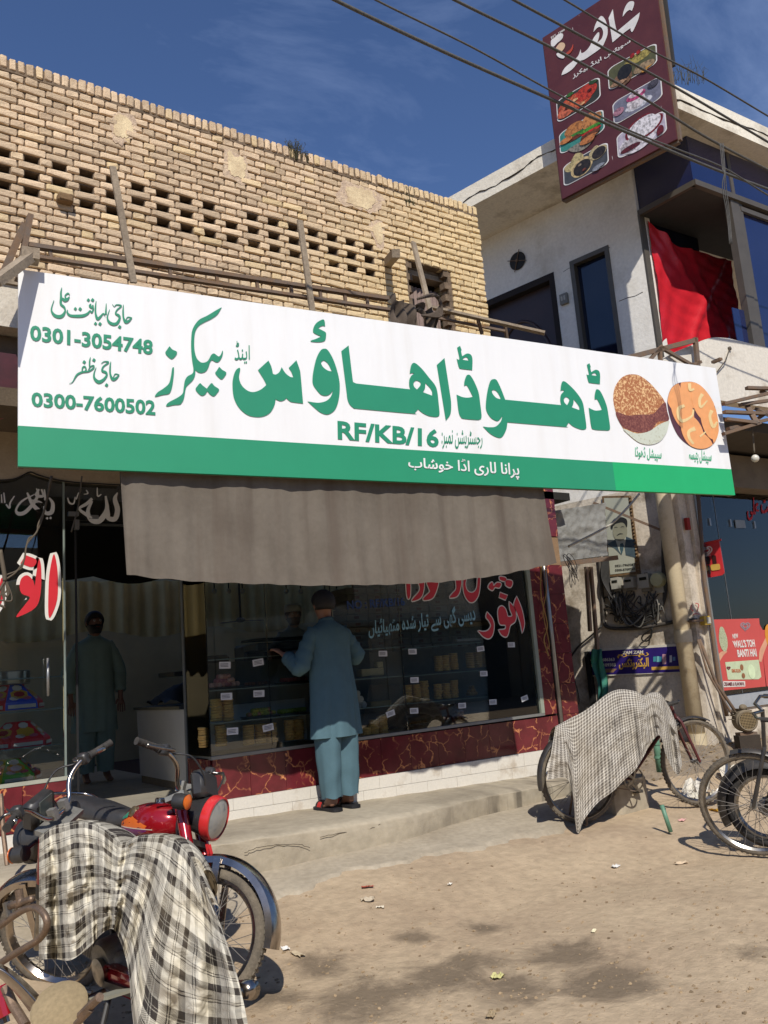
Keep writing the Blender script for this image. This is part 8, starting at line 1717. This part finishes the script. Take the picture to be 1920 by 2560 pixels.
    # hair, cap, beard
    def shell(r, z_lo, mt, nm, front=.03, top=1.0, sq=0):
        rg = []
        for i in range(9):
            v = i/8; row = []
            for j in range(24):
                a = 2*math.pi*j/24; fr_ = max(0, math.sin(a)); lo = z_lo+(front-z_lo)*fr_**.6 if math.sin(a) > -.15 else z_lo
                el_ = math.asin(max(-1, min(1, lo/.105)))*(1-v)+math.pi/2*v; row.append(H(r*.096*math.cos(el_)*math.cos(a), r*(.110*math.cos(el_)*math.sin(a))-.004, top*.112*math.sin(el_)+.004))
            rg.append(row)
        return B_(MB().loft(rg, True), nm, mt)
    if cap is None or True: shell(1.02, -.055, hairm, 'hair', .066)
    if cap: B_(MB().loft([[H(r_*math.cos(a), r_*1.13*math.sin(a)-.004, z_) for a in np.linspace(0, 2*math.pi, 28, endpoint=False)] for r_, z_ in ((.099,.030),(.101,.045),(.100,.085),(.090,.112),(.055,.124),(.01,.128))], True), 'prayer_cap', cap)
    if beard:
        rg = []
        for i in range(8):
            v = i/7; z_ = -.036-.092*v; wd = .082-.034*v**1.5; rg.append([H(wd*math.cos(a), (.052+.045*(1-v**2)+.012*v)*math.sin(a)*1.02+.004+.02*v, z_) for a in np.linspace(-.35, math.pi+.35, 18)])
        rg = [[q if not (i < 3 and 5 < j < 12) else q-(Rz @ V(0,.016*k,0)) for j, q in enumerate(r_)] for i, r_ in enumerate(rg)]
        B_(MB().loft(rg, False, closed=False), 'beard', beard); B_(MB().tube([H(-.034,.088,-.046), H(-.012,.101,-.037), H(.012,.101,-.037), H(.034,.088,-.046)], .0075*k, 8), 'moustache', beard)
    # long shirt
    rsd = np.random.RandomState(seed); ph = rsd.uniform(0, 6, 6); n_ = 56; rg = []
    zz = np.linspace(hem, 1.47, 34)
    for z_ in zz:
        w_ = np.interp(z_, [hem, .80, 1.0, 1.15, 1.30, 1.38, 1.42, 1.45, 1.47], [.215, .205, .192, .186, .190, .190, .150, .085, .062]); d_ = np.interp(z_, [hem, .80, 1.0, 1.2, 1.35, 1.42, 1.47], [.150, .155, .145, .135, .125, .105, .060]); fa = np.interp(z_, [hem, 1.0, 1.3, 1.4], [.016, .008, .004, .0])
        row = []
        for j in range(n_):
            a = 2*math.pi*j/n_; f_ = 1+fa/.2*(math.sin(5*a+ph[0]+z_*1.5)+.6*math.sin(9*a+ph[1]-z_*2)+.4*math.sin(14*a+ph[2]))+.030*_noise.noise(Vector((2.2*math.cos(a)+seed, 2.2*math.sin(a), z_*4)))+.018*_noise.noise(Vector((5*math.cos(a)+seed, 5*math.sin(a), z_*9)))
            sl_2 = .012*max(0, (.80-z_)/.3)*(abs(math.cos(a))**12); row.append(V(k*(w_*f_+sl_2)*math.cos(a), k*(ly(z_)*.9+d_*f_*math.sin(a)), k*z_))
        rg.append(row)
    kb = B_(MB().loft(rg, False), 'long_shirt', cloth)
    B_(MB().loft([[V(k*r_*math.cos(a), k*(ly(1.47)+.008+r_*math.sin(a)), k*(z_+.012*math.sin(a)*-1)) for a in np.linspace(0, 2*math.pi, 24, endpoint=False)] for r_, z_ in ((.070,1.452),(.064,1.475),(.060,1.488),(.057,1.474))], False), 'collar', cloth)
    if hem < .7:
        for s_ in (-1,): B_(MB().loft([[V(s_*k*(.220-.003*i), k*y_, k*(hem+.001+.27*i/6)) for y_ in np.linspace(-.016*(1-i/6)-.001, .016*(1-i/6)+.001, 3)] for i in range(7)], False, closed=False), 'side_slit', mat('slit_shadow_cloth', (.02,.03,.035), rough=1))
    for s_, (el, wr) in ((-1, arms[0]), (1, arms[1])):
        a_, e_, w_ = np.array(P(s_*.128, ly(1.38), 1.392)), np.array(P(*el)), np.array(P(*wr)); w2 = e_+(w_-e_)*.88
        pts = cat([a_, (a_+e_)/2+V(s_*.012, 0, 0), e_, (e_+w2)/2, w2], 6); m_ = len(pts); rr = [k*(np.interp(i/(m_-1), [0, .45, .55, 1], [.062, .070, .068, .056])+.004*math.sin(i*2.3+seed)+.003*math.sin(i*4.1)) for i in range(m_)]
        B_(MB().tube(pts, rr, 18), 'sleeve', cloth)
    # loose trousers
    for s_ in (-1, 1):
        rg = []
        for z_ in np.linspace(.10, .80, 26):
            cx_ = np.interp(z_, [.1, .48, .80], [stance, stance*.98, .082]); w_ = np.interp(z_, [.10, .14, .30, .60, .80], [.078, .080, .092, .105, .095]); row = []
            for j in range(26):
                a = 2*math.pi*j/26; f_ = 1+.07*math.sin(3*a+ph[4]+z_*5*s_)+.035*math.sin(7*a+ph[5])+.05*math.sin(z_*30+2.5*math.sin(a+s_))*max(0, 1-z_/.7); row.append(V(k*(s_*cx_+w_*f_*math.cos(a)), k*(.0+w_*1.05*f_*math.sin(a)), k*(z_+.006*math.sin(4*a)*(z_ < .12))))
            rg.append(row)
        B_(MB().loft(rg, False), 'trouser_leg', trous)
    if slippers:
        for s_ in (-1, 1):
            out_ = [(-.045,-.085),(-.050,-.02),(-.044,.05),(-.054,.12),(-.046,.185),(0,.212),(.044,.185),(.052,.12),(.042,.05),(.046,-.02),(.042,-.085),(0,-.105)]
            pr_o = cat([V(k*(s_*(stance+.006)+x_), k*(y_), 0) for x_, y_ in out_], 3, True)
            sl2 = B_(MB().prism([q+V(0,0,.0) for q in pr_o], V(0,0,.022*k)), 'slipper', mat('slipper_black', '#17161a', rough=.7), False)
            B_(MB().loft([[V(k*(s_*(stance+.006)+.052*math.cos(a)), k*y_, k*(.020+.052*max(0, math.sin(a)))) for a in np.linspace(-.1, math.pi+.1, 12)] for y_ in (.055, .085, .12, .15)], False, closed=False), 'strap', mat('slipper_strap', '#241c1e', rough=.6), par=sl2)
            B_(MB().loft([[V(k*(s_*(stance+.006)+.0535*math.cos(a)), k*y_, k*(.021+.0535*max(0, math.sin(a)))) for a in np.linspace(2.2, 3.0, 5)] for y_ in (.075, .10, .125)], False, closed=False), 'red_print', mat('slipper_red', '#b02420'), par=sl2)
    return t
skinA = mat('skin_brown', (.27, .135, .085), rough=.5, var=.06, sc=20, spec=.4); hairb = mat('black_hair', (.010,.008,.008), rough=.55, bump=.5, bsc=120); hairg = mat('grey_hair', (.22,.20,.18), rough=.8, bump=.5, bsc=120)
tealc = mat('teal_cotton', (.085, .155, .185), rough=.85, sc=12, var=.05, bump=.12, bsc=300, fine=.05, spec=.2)
px0 = F(848, 2005, 5.90)
cust = person('man seen from behind in a long slate blue shirt, leaning to the counter', (px0[0], 5.88, zs(px0[0])+.002), math.radians(6), 1.68, skinA, tealc, tealc,
    (((-.285, .03, 1.11), (-.315, .19, 1.21)), ((.275, .02, 1.17), (.17, .22, 1.20))), hairb, hem=.555, lean=.03, slippers=True, stance=.082, seed=2)
p2 = F(238, 1780, 8.3)
greenc = mat('green_cotton', (.26, .36, .30), rough=.85, sc=12, var=.05, fine=.05)
person('bearded man in green long shirt standing inside the dark entrance', (p2[0], 8.3, .577), math.radians(176), 1.56, skinA, greenc, greenc, (((-.25, .0, 1.10), (-.24, .08, .86)), ((.26, .0, 1.10), (.25, .06, .86))), hairb, beard=hairb, hem=.50, seed=5, headturn=.15)
p3 = F(732, 1560, 8.0)
person('old shopkeeper with white prayer cap and grey beard behind the counter', (p3[0]+.0, 8.0, .577), math.radians(170), 1.54, mat('skin_pale_brown', (.48,.30,.21), rough=.5, var=.05), mat('grey_shirt', (.35,.35,.33), rough=.9), mat('grey_shirt', ''), (((-.24, .05, 1.14), (-.16, .28, 1.16)), ((.25, .05, 1.14), (.16, .28, 1.16))), hairg, cap=mat('cap_white', '#cfcabc', rough=.8, fine=.15), beard=hairg, hem=.6, seed=7)
